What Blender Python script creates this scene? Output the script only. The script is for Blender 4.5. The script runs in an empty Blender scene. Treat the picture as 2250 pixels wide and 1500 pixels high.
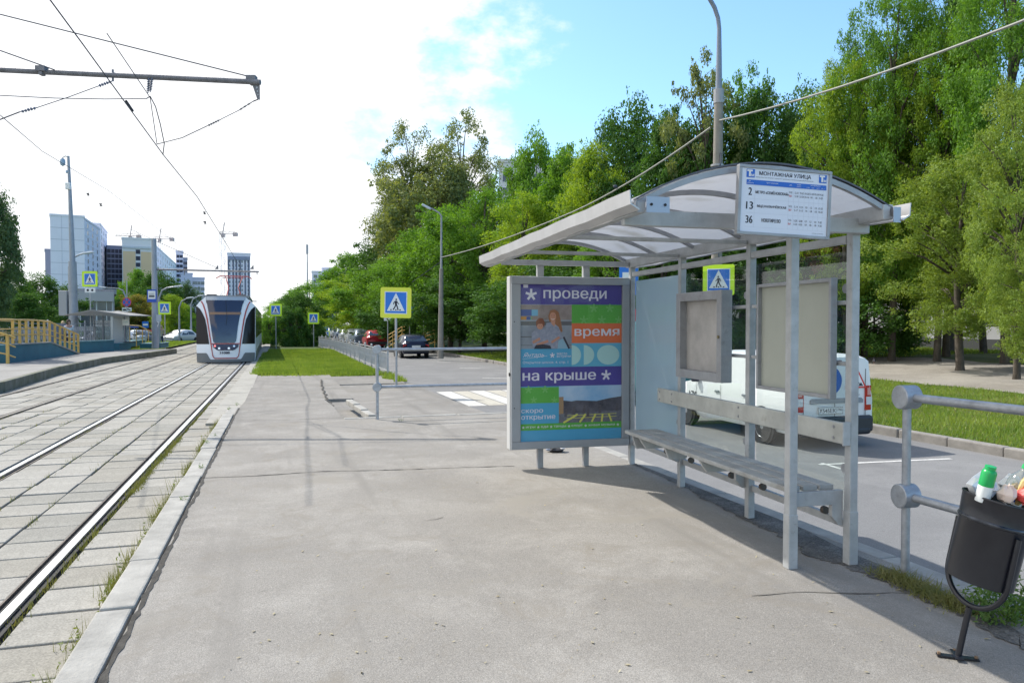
import bpy, math, random
import numpy as np
from mathutils import Vector, Matrix
S = bpy.context.scene
R = math.radians
col = S.collection
# ---------------------------------------------------------------- camera
CAM_Z, F = 1.52, 1650.0
YAW, PITCH = math.atan(510/1650), math.atan(37/1650)
cam_d = bpy.data.cameras.new('camera'); cam = bpy.data.objects.new('camera', cam_d); col.objects.link(cam)
cam.location = (0, 0, CAM_Z); cam.rotation_euler = (math.pi/2-PITCH, 0, -YAW)
cam_d.sensor_width = 36; cam_d.lens = F/2250*36; cam_d.clip_start = .05; cam_d.clip_end = 6000
S.camera = cam
# ---------------------------------------------------------------- light
SUN_DIR = Vector((math.cos(R(-54)), math.sin(R(-54)), 0))      # where shadows fall on the ground
ELEV = R(48)
sun_d = bpy.data.lights.new('sun', 'SUN'); sun = bpy.data.objects.new('sun', sun_d); col.objects.link(sun)
sun_d.energy = 4.2; sun_d.angle = R(.53); sun_d.color = (1, .955, .88)
vdir = Vector((SUN_DIR.x*math.cos(ELEV), SUN_DIR.y*math.cos(ELEV), -math.sin(ELEV)))
sun.rotation_euler = vdir.to_track_quat('-Z', 'Y').to_euler()
W = bpy.data.worlds.new('World'); S.world = W; W.use_nodes = True
nt = W.node_tree; nt.nodes.clear(); N = nt.nodes.new; L = nt.links.new
wo = N('ShaderNodeOutputWorld'); bgs = N('ShaderNodeBackground'); bgc = N('ShaderNodeBackground'); mx = N('ShaderNodeMixShader')
sky = N('ShaderNodeTexSky'); sky.sky_type = 'NISHITA'; sky.sun_disc = False; sky.sun_elevation = ELEV
sky.sun_rotation = math.atan2(-SUN_DIR.x, -SUN_DIR.y); sky.air_density = 1.0; sky.dust_density = .6; sky.ozone_density = 1.4
tint = N('ShaderNodeMix'); tint.data_type = 'RGBA'; tint.blend_type = 'MULTIPLY'; tint.inputs[0].default_value = 1
tint.inputs[7].default_value = (1.22, 1.50, 1.62, 1)
L(sky.outputs[0], tint.inputs[6]); L(tint.outputs[2], bgs.inputs[0]); bgs.inputs[1].default_value = .14
tc = N('ShaderNodeTexCoord')
dp = N('ShaderNodeVectorMath'); dp.operation = 'DOT_PRODUCT'; L(tc.outputs['Generated'], dp.inputs[0])
dp.inputs[1].default_value = (-math.cos(YAW), math.sin(YAW), 0)
nz = N('ShaderNodeTexNoise'); nz.inputs['Scale'].default_value = 3.4; nz.inputs['Detail'].default_value = 9; nz.inputs['Roughness'].default_value = .58
mp = N('ShaderNodeMapping'); mp.inputs['Scale'].default_value = (1, 1, 1.7); mp.inputs['Location'].default_value = (.7, .35, .2)
L(tc.outputs['Generated'], mp.inputs[0]); L(mp.outputs[0], nz.inputs[0])
m1 = N('ShaderNodeMath'); m1.operation = 'MULTIPLY_ADD'; L(dp.outputs['Value'], m1.inputs[0]); m1.inputs[1].default_value = 1.25; m1.inputs[2].default_value = -.06
m2 = N('ShaderNodeMath'); m2.operation = 'MULTIPLY_ADD'; L(nz.outputs['Fac'], m2.inputs[0]); m2.inputs[1].default_value = 1.05; L(m1.outputs[0], m2.inputs[2])
cr = N('ShaderNodeMapRange'); cr.interpolation_type = 'SMOOTHSTEP'; L(m2.outputs[0], cr.inputs[0]); cr.inputs[1].default_value = .52; cr.inputs[2].default_value = .64
cm = N('ShaderNodeMath'); cm.operation = 'MULTIPLY'; cm.inputs[1].default_value = .97; L(cr.outputs[0], cm.inputs[0])
bgc.inputs[0].default_value = (.985, .99, 1, 1); bgc.inputs[1].default_value = 1.02
L(cm.outputs[0], mx.inputs[0]); L(bgs.outputs[0], mx.inputs[1]); L(bgc.outputs[0], mx.inputs[2]); L(mx.outputs[0], wo.inputs[0])
vs = S.view_settings; vs.view_transform = 'Standard'; vs.look = 'None'; vs.gamma = 1; vs.use_curve_mapping = False; vs.exposure = .32
cy = S.cycles; cy.use_denoising = True; cy.use_adaptive_sampling = True; cy.adaptive_threshold = .02
cy.max_bounces = 6; cy.diffuse_bounces = 3; cy.glossy_bounces = 3; cy.transmission_bounces = 4; cy.transparent_max_bounces = 12
cy.caustics_reflective = False; cy.caustics_refractive = False
# ---------------------------------------------------------------- pixel helpers (photo 2250 x 1500)
CM = cam.rotation_euler.to_matrix()
def ray(px, py): return CM @ Vector(((px-1125)/F, (750-py)/F, -1))
def at(px, py, D):
    r = ray(px, py); return Vector((0, 0, CAM_Z)) + r*D
def G(px, py, z=0.0):
    r = ray(px, py); return Vector((0, 0, CAM_Z)) + r*((z-CAM_Z)/r.z)
def gx(px, D, z=0.0):                      # ground spot under an image column at camera depth D
    p = at(px, 713, D); return Vector((p.x, p.y, z))
HK = [(-3000, -.6), (-40, -.35), (-13, -.42), (-12, -.5), (10.43, -.5), (10.47, -.335), (13, -.28), (18, -.05), (25, .3), (60, .42), (300, .5), (3000, -.6)]
def H(u, v=0):
    return float(np.interp(u, [k[0] for k in HK], [k[1] for k in HK]))
def GT(px, py):
    r = ray(px, py); t = 1.0
    for i in range(4000):
        p = Vector((0, 0, CAM_Z)) + r*t
        if p.z <= H(p.x): return p
        t += .05
    return p
# ---------------------------------------------------------------- materials
_M = {}
def mat(name, c, rough=.6, metal=0, var=0, vs_=3.0, bump=0, bs=40.0, spec=.5, emit=0, c2=None, detail=6, grime=0):
    if name in _M: return _M[name]
    m = bpy.data.materials.new(name); m.use_nodes = True; n = m.node_tree; b = n.nodes['Principled BSDF']
    c = tuple(c)+(1,)
    b.inputs['Base Color'].default_value = c; b.inputs['Roughness'].default_value = rough; b.inputs['Metallic'].default_value = metal
    b.inputs['Specular IOR Level'].default_value = spec
    if emit: b.inputs['Emission Color'].default_value = c; b.inputs['Emission Strength'].default_value = emit
    if var or bump or c2:
        t = n.nodes.new('ShaderNodeTexCoord')
    if var or c2:
        nz = n.nodes.new('ShaderNodeTexNoise'); nz.inputs['Scale'].default_value = vs_; nz.inputs['Detail'].default_value = detail; nz.inputs['Roughness'].default_value = .65
        n.links.new(t.outputs['Object'], nz.inputs['Vector'])
        r = n.nodes.new('ShaderNodeMapRange'); n.links.new(nz.outputs['Fac'], r.inputs[0]); r.inputs[1].default_value = .32; r.inputs[2].default_value = .68
        mxn = n.nodes.new('ShaderNodeMix'); mxn.data_type = 'RGBA'; n.links.new(r.outputs[0], mxn.inputs[0])
        a = c2 if c2 else tuple(x*(1-var) for x in c[:3]); mxn.inputs[6].default_value = tuple(a)+(1,)
        mxn.inputs[7].default_value = c if c2 else tuple(min(1, x*(1+var)) for x in c[:3])+(1,)
        cout = mxn.outputs[2]
        if grime:
            ng = n.nodes.new('ShaderNodeTexNoise'); ng.inputs['Scale'].default_value = 9; ng.inputs['Detail'].default_value = 9; ng.inputs['Roughness'].default_value = .8; n.links.new(t.outputs['Object'], ng.inputs['Vector'])
            rg = n.nodes.new('ShaderNodeMapRange'); n.links.new(ng.outputs['Fac'], rg.inputs[0]); rg.inputs[1].default_value = .58; rg.inputs[2].default_value = .70; rg.inputs[4].default_value = grime
            mg = n.nodes.new('ShaderNodeMix'); mg.data_type = 'RGBA'; n.links.new(rg.outputs[0], mg.inputs[0]); n.links.new(cout, mg.inputs[6]); mg.inputs[7].default_value = (c[0]*.42, c[1]*.36, c[2]*.29, 1); cout = mg.outputs[2]
        n.links.new(cout, b.inputs['Base Color'])
    if bump:
        nb = n.nodes.new('ShaderNodeTexNoise'); nb.inputs['Scale'].default_value = bs; nb.inputs['Detail'].default_value = 5
        n.links.new(t.outputs['Object'], nb.inputs['Vector'])
        bp = n.nodes.new('ShaderNodeBump'); bp.inputs['Strength'].default_value = bump; bp.inputs['Distance'].default_value = .01
        n.links.new(nb.outputs['Fac'], bp.inputs['Height']); n.links.new(bp.outputs[0], b.inputs['Normal'])
    _M[name] = m; return m
def ground_mat(name, base, dark, light, grit=260., big=.35, patch=1.4, bump=.5, rough=.92, streak=False, worn=None, grit_amt=.5):
    """layered ground: broad stains + patches + aggregate"""
    if name in _M: return _M[name]
    m = bpy.data.materials.new(name); m.use_nodes = True; n = m.node_tree; b = n.nodes['Principled BSDF']
    b.inputs['Roughness'].default_value = rough; b.inputs['Specular IOR Level'].default_value = .25
    t = n.nodes.new('ShaderNodeTexCoord')
    def noise(sc, det=5, ro=.6, dist=0):
        z = n.nodes.new('ShaderNodeTexNoise'); z.inputs['Scale'].default_value = sc; z.inputs['Detail'].default_value = det
        z.inputs['Roughness'].default_value = ro; z.inputs['Distortion'].default_value = dist
        n.links.new(t.outputs['Object'], z.inputs['Vector']); return z.outputs['Fac']
    def mrange(src, a, bb):
        r = n.nodes.new('ShaderNodeMapRange'); n.links.new(src, r.inputs[0]); r.inputs[1].default_value = a; r.inputs[2].default_value = bb; return r.outputs[0]
    def mixc(f, A, B, mode='MIX', fac=None):
        x = n.nodes.new('ShaderNodeMix'); x.data_type = 'RGBA'; x.blend_type = mode
        if f is not None: n.links.new(f, x.inputs[0])
        if fac is not None: x.inputs[0].default_value = fac
        for s, v in ((6, A), (7, B)):
            if isinstance(v, tuple): x.inputs[s].default_value = v+(1,)
            else: n.links.new(v, x.inputs[s])
        return x.outputs[2]
    c = mixc(mrange(noise(big, 6, .6, .6), .35, .66), dark, base)
    c = mixc(mrange(noise(patch, 8, .7, .3), .48, .72), c, light)
    c = mixc(mrange(noise(7, 6, .75), .62, .75), c, tuple(x*.72 for x in dark))
    vg = n.nodes.new('ShaderNodeTexVoronoi'); vg.inputs['Scale'].default_value = grit; n.links.new(t.outputs['Object'], vg.inputs['Vector'])
    g = n.nodes.new('ShaderNodeMapRange'); n.links.new(vg.outputs['Color'], g.inputs[0]); g.inputs[3].default_value = 1-grit_amt; g.inputs[4].default_value = 1+grit_amt
    cx = n.nodes.new('ShaderNodeCombineColor')
    for i in range(3): n.links.new(g.outputs[0], cx.inputs[i])
    c = mixc(None, c, cx.outputs[0], 'MULTIPLY', 1)
    if streak:
        mpn = n.nodes.new('ShaderNodeMapping'); mpn.inputs['Scale'].default_value = (3.2, .16, 1); mpn.inputs['Rotation'].default_value = (0, 0, .09); n.links.new(t.outputs['Object'], mpn.inputs[0])
        zz_ = n.nodes.new('ShaderNodeTexNoise'); zz_.inputs['Scale'].default_value = 1; zz_.inputs['Detail'].default_value = 6; n.links.new(mpn.outputs[0], zz_.inputs['Vector'])
        c = mixc(mrange(zz_.outputs['Fac'], .56, .74), c, tuple(x*.74 for x in base))
        vp = n.nodes.new('ShaderNodeTexVoronoi'); vp.inputs['Scale'].default_value = 26; n.links.new(t.outputs['Object'], vp.inputs['Vector'])
        c = mixc(mrange(vp.outputs['Distance'], .10, .045), c, tuple(min(1, x*1.5) for x in base))
        c = mixc(mrange(noise(1.3, 9, .8, 1.2), .52, .70), c, (base[0]*.78, base[1]*.75, base[2]*.70)); c = mixc(mrange(noise(.55, 7, .7, 1.5), .55, .66), c, (base[0]*.92, base[1]*.91, base[2]*.88))
    if worn: c = mixc(mrange(noise(2.2, 9, .8, 1.5), .60, .64), c, worn)
    n.links.new(c, b.inputs['Base Color'])
    bp = n.nodes.new('ShaderNodeBump'); bp.inputs['Strength'].default_value = bump; bp.inputs['Distance'].default_value = .006
    ad = n.nodes.new('ShaderNodeMath'); n.links.new(noise(grit*.55, 3), ad.inputs[0]); n.links.new(noise(9, 6), ad.inputs[1])
    n.links.new(ad.outputs[0], bp.inputs['Height']); n.links.new(bp.outputs[0], b.inputs['Normal'])
    _M[name] = m; return m
def leaf_mat(name, c, c2, trans=.4, scale=.9):
    if name in _M: return _M[name]
    m = bpy.data.materials.new(name); m.use_nodes = True; n = m.node_tree; n.nodes.remove(n.nodes['Principled BSDF']); o = n.nodes['Material Output']
    t = n.nodes.new('ShaderNodeTexCoord'); z = n.nodes.new('ShaderNodeTexNoise'); z.inputs['Scale'].default_value = scale; z.inputs['Detail'].default_value = 7; z.inputs['Roughness'].default_value = .75
    n.links.new(t.outputs['Object'], z.inputs['Vector'])
    r = n.nodes.new('ShaderNodeMapRange'); n.links.new(z.outputs['Fac'], r.inputs[0]); r.inputs[1].default_value = .36; r.inputs[2].default_value = .64
    x = n.nodes.new('ShaderNodeMix'); x.data_type = 'RGBA'; x.inputs[6].default_value = tuple(c)+(1,); x.inputs[7].default_value = tuple(c2)+(1,); n.links.new(r.outputs[0], x.inputs[0])
    d = n.nodes.new('ShaderNodeBsdfDiffuse'); tr = n.nodes.new('ShaderNodeBsdfTranslucent'); gl = n.nodes.new('ShaderNodeBsdfGlossy'); gl.inputs['Roughness'].default_value = .6
    gl.inputs['Color'].default_value = (.9, .95, .85, 1)
    b = n.nodes.new('ShaderNodeMix'); b.data_type = 'RGBA'; b.blend_type = 'MULTIPLY'; b.inputs[0].default_value = 1; b.inputs[7].default_value = (1.5, 1.35, .5, 1)
    n.links.new(x.outputs[2], b.inputs[6]); n.links.new(x.outputs[2], d.inputs[0]); n.links.new(b.outputs[2], tr.inputs[0])
    m1 = n.nodes.new('ShaderNodeMixShader'); m1.inputs[0].default_value = trans; n.links.new(d.outputs[0], m1.inputs[1]); n.links.new(tr.outputs[0], m1.inputs[2])
    m2 = n.nodes.new('ShaderNodeMixShader'); m2.inputs[0].default_value = .025; n.links.new(m1.outputs[0], m2.inputs[1]); n.links.new(gl.outputs[0], m2.inputs[2])
    n.links.new(m2.outputs[0], o.inputs[0]); _M[name] = m; return m
def glass_mat(name, tint=(1, 1, 1), gloss=.07, haze=0, hazec=(.8, .85, .85), rough=.02):
    if name in _M: return _M[name]
    m = bpy.data.materials.new(name); m.use_nodes = True; n = m.node_tree; n.nodes.remove(n.nodes['Principled BSDF']); o = n.nodes['Material Output']
    tr = n.nodes.new('ShaderNodeBsdfTransparent'); tr.inputs[0].default_value = tuple(tint)+(1,)
    gl = n.nodes.new('ShaderNodeBsdfGlossy'); gl.inputs['Roughness'].default_value = rough
    fr = n.nodes.new('ShaderNodeLayerWeight'); fr.inputs[0].default_value = .5
    pw = n.nodes.new('ShaderNodeMath'); pw.operation = 'POWER'; pw.inputs[1].default_value = 5; n.links.new(fr.outputs['Facing'], pw.inputs[0])
    ml = n.nodes.new('ShaderNodeMath'); ml.operation = 'MULTIPLY_ADD'; ml.inputs[1].default_value = .8; ml.inputs[2].default_value = gloss*.6; n.links.new(pw.outputs[0], ml.inputs[0]); ml.use_clamp = True
    mx = n.nodes.new('ShaderNodeMixShader'); n.links.new(ml.outputs[0], mx.inputs[0])
    src = tr.outputs[0]
    if haze:
        df = n.nodes.new('ShaderNodeBsdfDiffuse'); df.inputs[0].default_value = tuple(hazec)+(1,); tl = n.nodes.new('ShaderNodeBsdfTranslucent'); tl.inputs[0].default_value = tuple(hazec)+(1,)
        a = n.nodes.new('ShaderNodeMixShader'); a.inputs[0].default_value = .6; n.links.new(df.outputs[0], a.inputs[1]); n.links.new(tl.outputs[0], a.inputs[2])
        b = n.nodes.new('ShaderNodeMixShader'); b.inputs[0].default_value = haze; n.links.new(tr.outputs[0], b.inputs[1]); n.links.new(a.outputs[0], b.inputs[2]); src = b.outputs[0]
    n.links.new(src, mx.inputs[1]); n.links.new(gl.outputs[0], mx.inputs[2]); n.links.new(mx.outputs[0], o.inputs[0]); _M[name] = m; return m
# ---------------------------------------------------------------- mesh builder
_T = {}
def text_geo(s):
    """outline of the lettering, every closed contour filled on its own (overlapping strokes would cancel out)"""
    if s in _T: return _T[s]
    from mathutils.geometry import tessellate_polygon
    c = bpy.data.curves.new('t', 'FONT'); c.body = s; c.resolution_u = 3; c.fill_mode = 'NONE' if hasattr(c, 'fill_mode') else 'BOTH'; c.dimensions = '2D'
    o = bpy.data.objects.new('t', c); col.objects.link(o); bpy.context.view_layer.update(); me = bpy.data.meshes.new_from_object(o)
    P = [(p.co.x, p.co.y) for p in me.vertices]; nb = {}
    for e in me.edges: a, b_ = e.vertices; nb.setdefault(a, []).append(b_); nb.setdefault(b_, []).append(a)
    seen = set(); loops = []
    for a in range(len(P)):
        if a in seen or a not in nb: continue
        L_ = [a]; seen.add(a); cur = a+1 if a+1 in nb[a] else nb[a][0]
        while cur is not None and cur not in seen:
            L_.append(cur); seen.add(cur); cur = next((q for q in nb[cur] if q not in seen), None)
        if len(L_) > 2:
            Q = [P[i] for i in L_]
            if len(Q) > 20 and abs(Q[0][0]-Q[-1][0]) < 1e-3:          # soft sign: open the bowl where it runs into the stem
                xs = [a_[0] for a_, b_ in zip(Q, Q[1:]) if abs(a_[0]-b_[0]) < 1e-3 and Q[0][0] < a_[0] < Q[0][0]+.02]
                if xs: Q[0] = (max(xs)+.001, Q[0][1]); Q[-1] = (max(xs)+.001, Q[-1][1])
            loops.append(Q)
    bpy.data.objects.remove(o); bpy.data.curves.remove(c); bpy.data.meshes.remove(me)
    def ar(L_): return sum(L_[i-1][0]*L_[i][1]-L_[i][0]*L_[i-1][1] for i in range(len(L_)))/2
    def inside(p, L_):
        r = False; j = len(L_)-1
        for i in range(len(L_)):
            if (L_[i][1] > p[1]) != (L_[j][1] > p[1]) and p[0] < (L_[j][0]-L_[i][0])*(p[1]-L_[i][1])/(L_[j][1]-L_[i][1])+L_[i][0]: r = not r
            j = i
        return r
    A = [ar(L_) for L_ in loops]; sg = 1 if A[max(range(len(A)), key=lambda i: abs(A[i]))] > 0 else -1
    def within(i, k):
        return k != i and A[i]*A[k] < 0 and abs(A[i]) < abs(A[k]) and sum(inside(p, loops[k]) for p in loops[i]) > .9*len(loops[i])
    hz = {i: [k for k in range(len(A)) if within(i, k)] for i in range(len(A))}
    outs = [i for i in range(len(A)) if not hz[i]]; hol = {i: [] for i in outs}
    for i in range(len(A)):
        if hz[i]:
            cs_ = [k for k in outs if k in hz[i]]
            if cs_: hol[min(cs_, key=lambda k: abs(A[k]))].append(i)
    v, f = [], []
    for n_, k in enumerate(outs):
        L3 = [[Vector((x, y, 0)) for x, y in loops[q]] for q in [k]+hol[k]]; b0 = len(v)
        for q in L3: v += [(p.x, p.y, n_ % 3) for p in q]
        f += [tuple(b0+i for i in t_) for t_ in tessellate_polygon(L3)]
    x0 = min(p[0] for p in v); x1 = max(p[0] for p in v); y0 = min(p[1] for p in v); y1 = max(p[1] for p in v)
    _T[s] = ([((a-x0)/(x1-x0), (b_-y0)/(y1-y0), q) for a, b_, q in v], f, (x1-x0)/(y1-y0)); return _T[s]
class Fr:                                    # flat layout frame: origin, x axis, y axis (unit), normal towards the viewer
    def __init__(s, o, ex, ey): s.o = Vector(o); s.x = Vector(ex).normalized(); s.y = Vector(ey).normalized(); s.n = s.x.cross(s.y)
    def p(s, a, b, off=0): return s.o + s.x*a + s.y*b + s.n*off
class MB:
    def __init__(s): s.v = []; s.f = []; s.m = []; s.M = None; s.mi = 0; s.k = 0
    def add(s, vs, fs):
        b = len(s.v)
        if s.M is not None: vs = [s.M @ Vector(p) for p in vs]
        s.v += [tuple(p) for p in vs]; s.f += [tuple(i+b for i in f) for f in fs]; s.m += [s.mi]*len(fs); return s
    def box(s, c, d, rz=0, rx=0, ry=0):
        c = Vector(c); E = Matrix.Rotation(rz, 3, 'Z') @ Matrix.Rotation(ry, 3, 'Y') @ Matrix.Rotation(rx, 3, 'X')
        P = [c + E @ Vector((x*d[0]/2, y*d[1]/2, z*d[2]/2)) for x in (-1, 1) for y in (-1, 1) for z in (-1, 1)]
        return s.add(P, [(0, 1, 3, 2), (4, 6, 7, 5), (0, 4, 5, 1), (2, 3, 7, 6), (0, 2, 6, 4), (1, 5, 7, 3)])
    def bar(s, a, b, w, h, up=(0, 0, 1)):
        a, b = Vector(a), Vector(b); d = (b-a).normalized(); u = Vector(up)
        if abs(d.dot(u)) > .98: u = Vector((0, 1, 0))
        x = d.cross(u).normalized(); y = x.cross(d).normalized()
        P = [q + x*(i*w/2) + y*(j*h/2) for q in (a, b) for i, j in ((-1, -1), (1, -1), (1, 1), (-1, 1))]
        return s.add(P, [(3, 2, 1, 0), (4, 5, 6, 7), (0, 1, 5, 4), (1, 2, 6, 5), (2, 3, 7, 6), (3, 0, 4, 7)])
    def tube(s, path, r, n=8, cap=True):
        path = [Vector(p) for p in path]; rr = r if isinstance(r, (list, tuple)) else [r]*len(path); rings = []; px = None
        for i, p in enumerate(path):
            d = (path[min(i+1, len(path)-1)] - path[max(i-1, 0)]).normalized()
            if px is None: px = d.orthogonal().normalized()
            px = (px - d*px.dot(d)).normalized(); py = d.cross(px)
            rings.append([p + px*(math.cos(6.28318*k/n)*rr[i]) + py*(math.sin(6.28318*k/n)*rr[i]) for k in range(n)])
        return s.loft(rings, cap)
    def loft(s, rings, cap=True, closed=True):
        n = len(rings[0]); V = [p for r in rings for p in r]; Fs = []
        for i in range(len(rings)-1):
            for k in range(n if closed else n-1):
                a = i*n+k; b = i*n+(k+1) % n; Fs.append((a, b, b+n, a+n))
        if cap and closed: Fs.append(tuple(range(n-1, -1, -1))); Fs.append(tuple((len(rings)-1)*n+k for k in range(n)))
        return s.add(V, Fs)
    def lathe(s, prof, o=(0, 0, 0), ax=(0, 0, 1), n=24, cap=True):
        o = Vector(o); ax = Vector(ax).normalized(); x = ax.orthogonal().normalized(); y = ax.cross(x)
        return s.loft([[o + ax*z + x*(math.cos(6.28318*k/n)*max(r, 1e-4)) + y*(math.sin(6.28318*k/n)*max(r, 1e-4)) for k in range(n)] for r, z in prof], cap)
    def prism(s, pts, th, fr, off=0):          # polygon in frame, extruded backwards by th
        n = len(pts); A = [fr.p(a, b, off) for a, b in pts]; B = [fr.p(a, b, off-th) for a, b in pts]
        return s.add(A+B, [tuple(range(n)), tuple(range(2*n-1, n-1, -1))] + [(i, i+n, (i+1) % n+n, (i+1) % n) for i in range(n)])
    def poly(s, pts, fr, off=0):
        s.k += 1; return s.add([fr.p(a, b, off + (s.k % 7)*2e-5) for a, b in pts], [tuple(range(len(pts)))])
    def rect(s, a0, b0, a1, b1, fr, off=0): return s.poly([(a0, b0), (a1, b0), (a1, b1), (a0, b1)], fr, off)
    def disc(s, a, b, r, fr, off=0, n=24, ry=None):
        ry = ry or r; return s.poly([(a+r*math.cos(6.28318*k/n), b+ry*math.sin(6.28318*k/n)) for k in range(n)], fr, off)
    def line(s, pts, w, fr, off=0):
        for (a, b), (c, d) in zip(pts, pts[1:]):
            l = math.hypot(c-a, d-b) or 1; nx, ny = -(d-b)/l*w/2, (c-a)/l*w/2
            s.poly([(a-nx, b-ny), (c-nx, d-ny), (c+nx, d+ny), (a+nx, b+ny)], fr, off)
        return s
    def text(s, t, a, b, w, h, fr, off=0, shear=0, bold=0):
        """lettering in the box with lower left corner a, b"""
        v, f, asp = text_geo(t)
        if w is None: w = h*asp
        for k in ([0] if not bold else [-bold, 0, bold]):
            s.add([fr.p(a+x*w+y*h*shear+k, b+y*h, off+k*.02+q*6e-6) for x, y, q in v], f)
        return s
    def asterisk(s, a, b, r, fr, off=0):
        for k in range(5):
            t = R(90+72*k); c, d = math.cos(t), math.sin(t); w = r*.2
            s.poly([(a-d*w-c*w*.4, b+c*w-d*w*.4), (a+d*w-c*w*.4, b-c*w-d*w*.4), (a+d*w+c*r, b-c*w+d*r), (a-d*w+c*r, b+c*w+d*r)][::1], fr, off)
        return s
    def build(s, name, mats, parent=None, smooth=False, bevel=0, kind=None, label=None, cat=None, group=None, loc=None):
        me = bpy.data.meshes.new(name); me.from_pydata(s.v, [], s.f)
        if not isinstance(mats, (list, tuple)): mats = [mats]
        for m in mats: me.materials.append(m)
        if len(mats) > 1: me.polygons.foreach_set('material_index', s.m)
        if smooth: me.polygons.foreach_set('use_smooth', [True]*len(me.polygons))
        me.update(); return link(name, me, parent, bevel, kind, label, cat, group, loc, smooth)
def link(name, me, parent=None, bevel=0, kind=None, label=None, cat=None, group=None, loc=None, smooth=False):
    o = bpy.data.objects.new(name, me); col.objects.link(o)
    if parent: o.parent = parent
    if loc is not None: o.location = loc
    if bevel:
        b = o.modifiers.new('bevel', 'BEVEL'); b.width = bevel; b.segments = 2; b.limit_method = 'ANGLE'; b.angle_limit = R(40)
    elif smooth == 2:
        e = o.modifiers.new('edge', 'EDGE_SPLIT'); e.split_angle = R(38)
    tag(o, label, cat, group, kind); return o
def tag(o, label=None, cat=None, group=None, kind=None):
    if label: o['label'] = label
    if cat: o['category'] = cat
    if group: o['group'] = group
    if kind: o['kind'] = kind
    return o
def thing(name, label, cat, loc=(0, 0, 0), rz=0, group=None):
    o = bpy.data.objects.new(name, None); col.objects.link(o); o.location = loc; o.rotation_euler = (0, 0, rz); o.empty_display_size = .2
    return tag(o, label, cat, group)
def dup(o, parent=None, loc=None, rz=None, label=None, scale=None):
    c = o.copy(); col.objects.link(c)
    if parent: c.parent = parent
    if loc is not None: c.location = loc
    if rz is not None: c.rotation_euler = (0, 0, rz)
    if scale is not None: c.scale = scale
    if label: c['label'] = label
    for ch in [k for k in o.children]: dup(ch, c)
    return c
def np_mesh(name, V, nper, mats, parent=None, **kw):
    """V: (n, nper, 3) loose polygons"""
    n = len(V); me = bpy.data.meshes.new(name); me.vertices.add(n*nper); me.vertices.foreach_set('co', V.astype(np.float32).ravel())
    me.loops.add(n*nper); me.loops.foreach_set('vertex_index', np.arange(n*nper, dtype=np.int32))
    me.polygons.add(n); me.polygons.foreach_set('loop_start', np.arange(0, n*nper, nper, dtype=np.int32)); me.polygons.foreach_set('loop_total', np.full(n, nper, dtype=np.int32))
    me.update(calc_edges=True)
    for m in (mats if isinstance(mats, (list, tuple)) else [mats]): me.materials.append(m)
    return link(name, me, parent, **kw)
# shared materials
steel = mat('galvanised_paint', (.33, .34, .36), .45, .25, var=.15, vs_=6, bump=.15, bs=30, grime=.6)
steel_lt = mat('pale_painted_steel', (.41, .425, .435), .5, .1, var=.16, vs_=7, bump=.12, bs=25, grime=.6)
zinc = mat('zinc_pipe', (.36, .38, .41), .42, .45, var=.22, vs_=14, bump=.15, bs=60, grime=.5)
black = mat('black_rubber', (.02, .02, .022), .7)
dark = mat('dark_void', (.012, .013, .016), .8)
white = mat('white_print', (.8, .8, .8), .5)
conc = mat('concrete', (.36, .35, .33), .9, 0, var=.18, vs_=3, bump=.5, bs=60)
# ================================================================ GROUND
rnd = random.Random(5); rng = np.random.default_rng(7)
grassm = ground_mat('lawn_soil', (.075, .115, .03), (.05, .075, .022), (.11, .13, .05), grit=90, big=.25, patch=1.1, bump=.8, worn=None, grit_amt=.35)
us = [-3000, -800, -200, -80, -40, -25, -13, -12, -9, -4, 0, 4, 8, 10.43, 10.47, 11.5, 13, 15.5, 18, 21, 25, 32, 45, 60, 120, 300, 900, 3000]
vs_l = [-300, -60, -20, 0, 10, 20, 40, 80, 160, 320, 700, 1500, 4500]
b = MB(); b.add([(u, v, H(u)) for v in vs_l for u in us], [(j*len(us)+i, j*len(us)+i+1, (j+1)*len(us)+i+1, (j+1)*len(us)+i) for j in range(len(vs_l)-1) for i in range(len(us)-1)])
b.build('ground', grassm, kind='structure')
asph = ground_mat('platform_asphalt', (.29, .273, .248), (.23, .216, .196), (.34, .322, .295), grit=230, big=.45, patch=1.1, bump=.6, grit_amt=.32, streak=True)
asph2 = ground_mat('old_asphalt', (.26, .245, .225), (.20, .19, .175), (.31, .295, .27), grit=150, big=.6, patch=1.6, bump=.55, grit_amt=.34, streak=True)
roadm = ground_mat('road_asphalt', (.215, .213, .212), (.18, .178, .178), (.25, .247, .243), grit=200, big=.3, patch=.8, bump=.35, grit_amt=.25)
def sheet(name, pts, mt, nu=1, nv=1, kind='structure', **k):      # pts: four corners a b c d -> grid
    A, B, C, D = [Vector(p) for p in pts]; b = MB(); V = []
    for j in range(nv+1):
        for i in range(nu+1):
            s, t = i/nu, j/nv; V.append((A*(1-s)+B*s)*(1-t) + (D*(1-s)+C*s)*t)
    b.add(V, [(j*(nu+1)+i, j*(nu+1)+i+1, (j+1)*(nu+1)+i+1, (j+1)*(nu+1)+i) for j in range(nv) for i in range(nu)])
    return b.build(name, mt, kind=kind, **k)
UE = 3.72          # platform edge (right)
plat_end = G(830, 918).y
# near platform: body with a real thickness; edge follows u = -.745 .. UE
def PZ(v): return float(np.interp(v, [-50, 13.2, 15.8, 200], [0, 0, -.16, -.2]))
E1 = G(985, 1500-582).y
b = MB()
rows = [-6, 0, 4, 8, 11, plat_end+.9]
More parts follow.
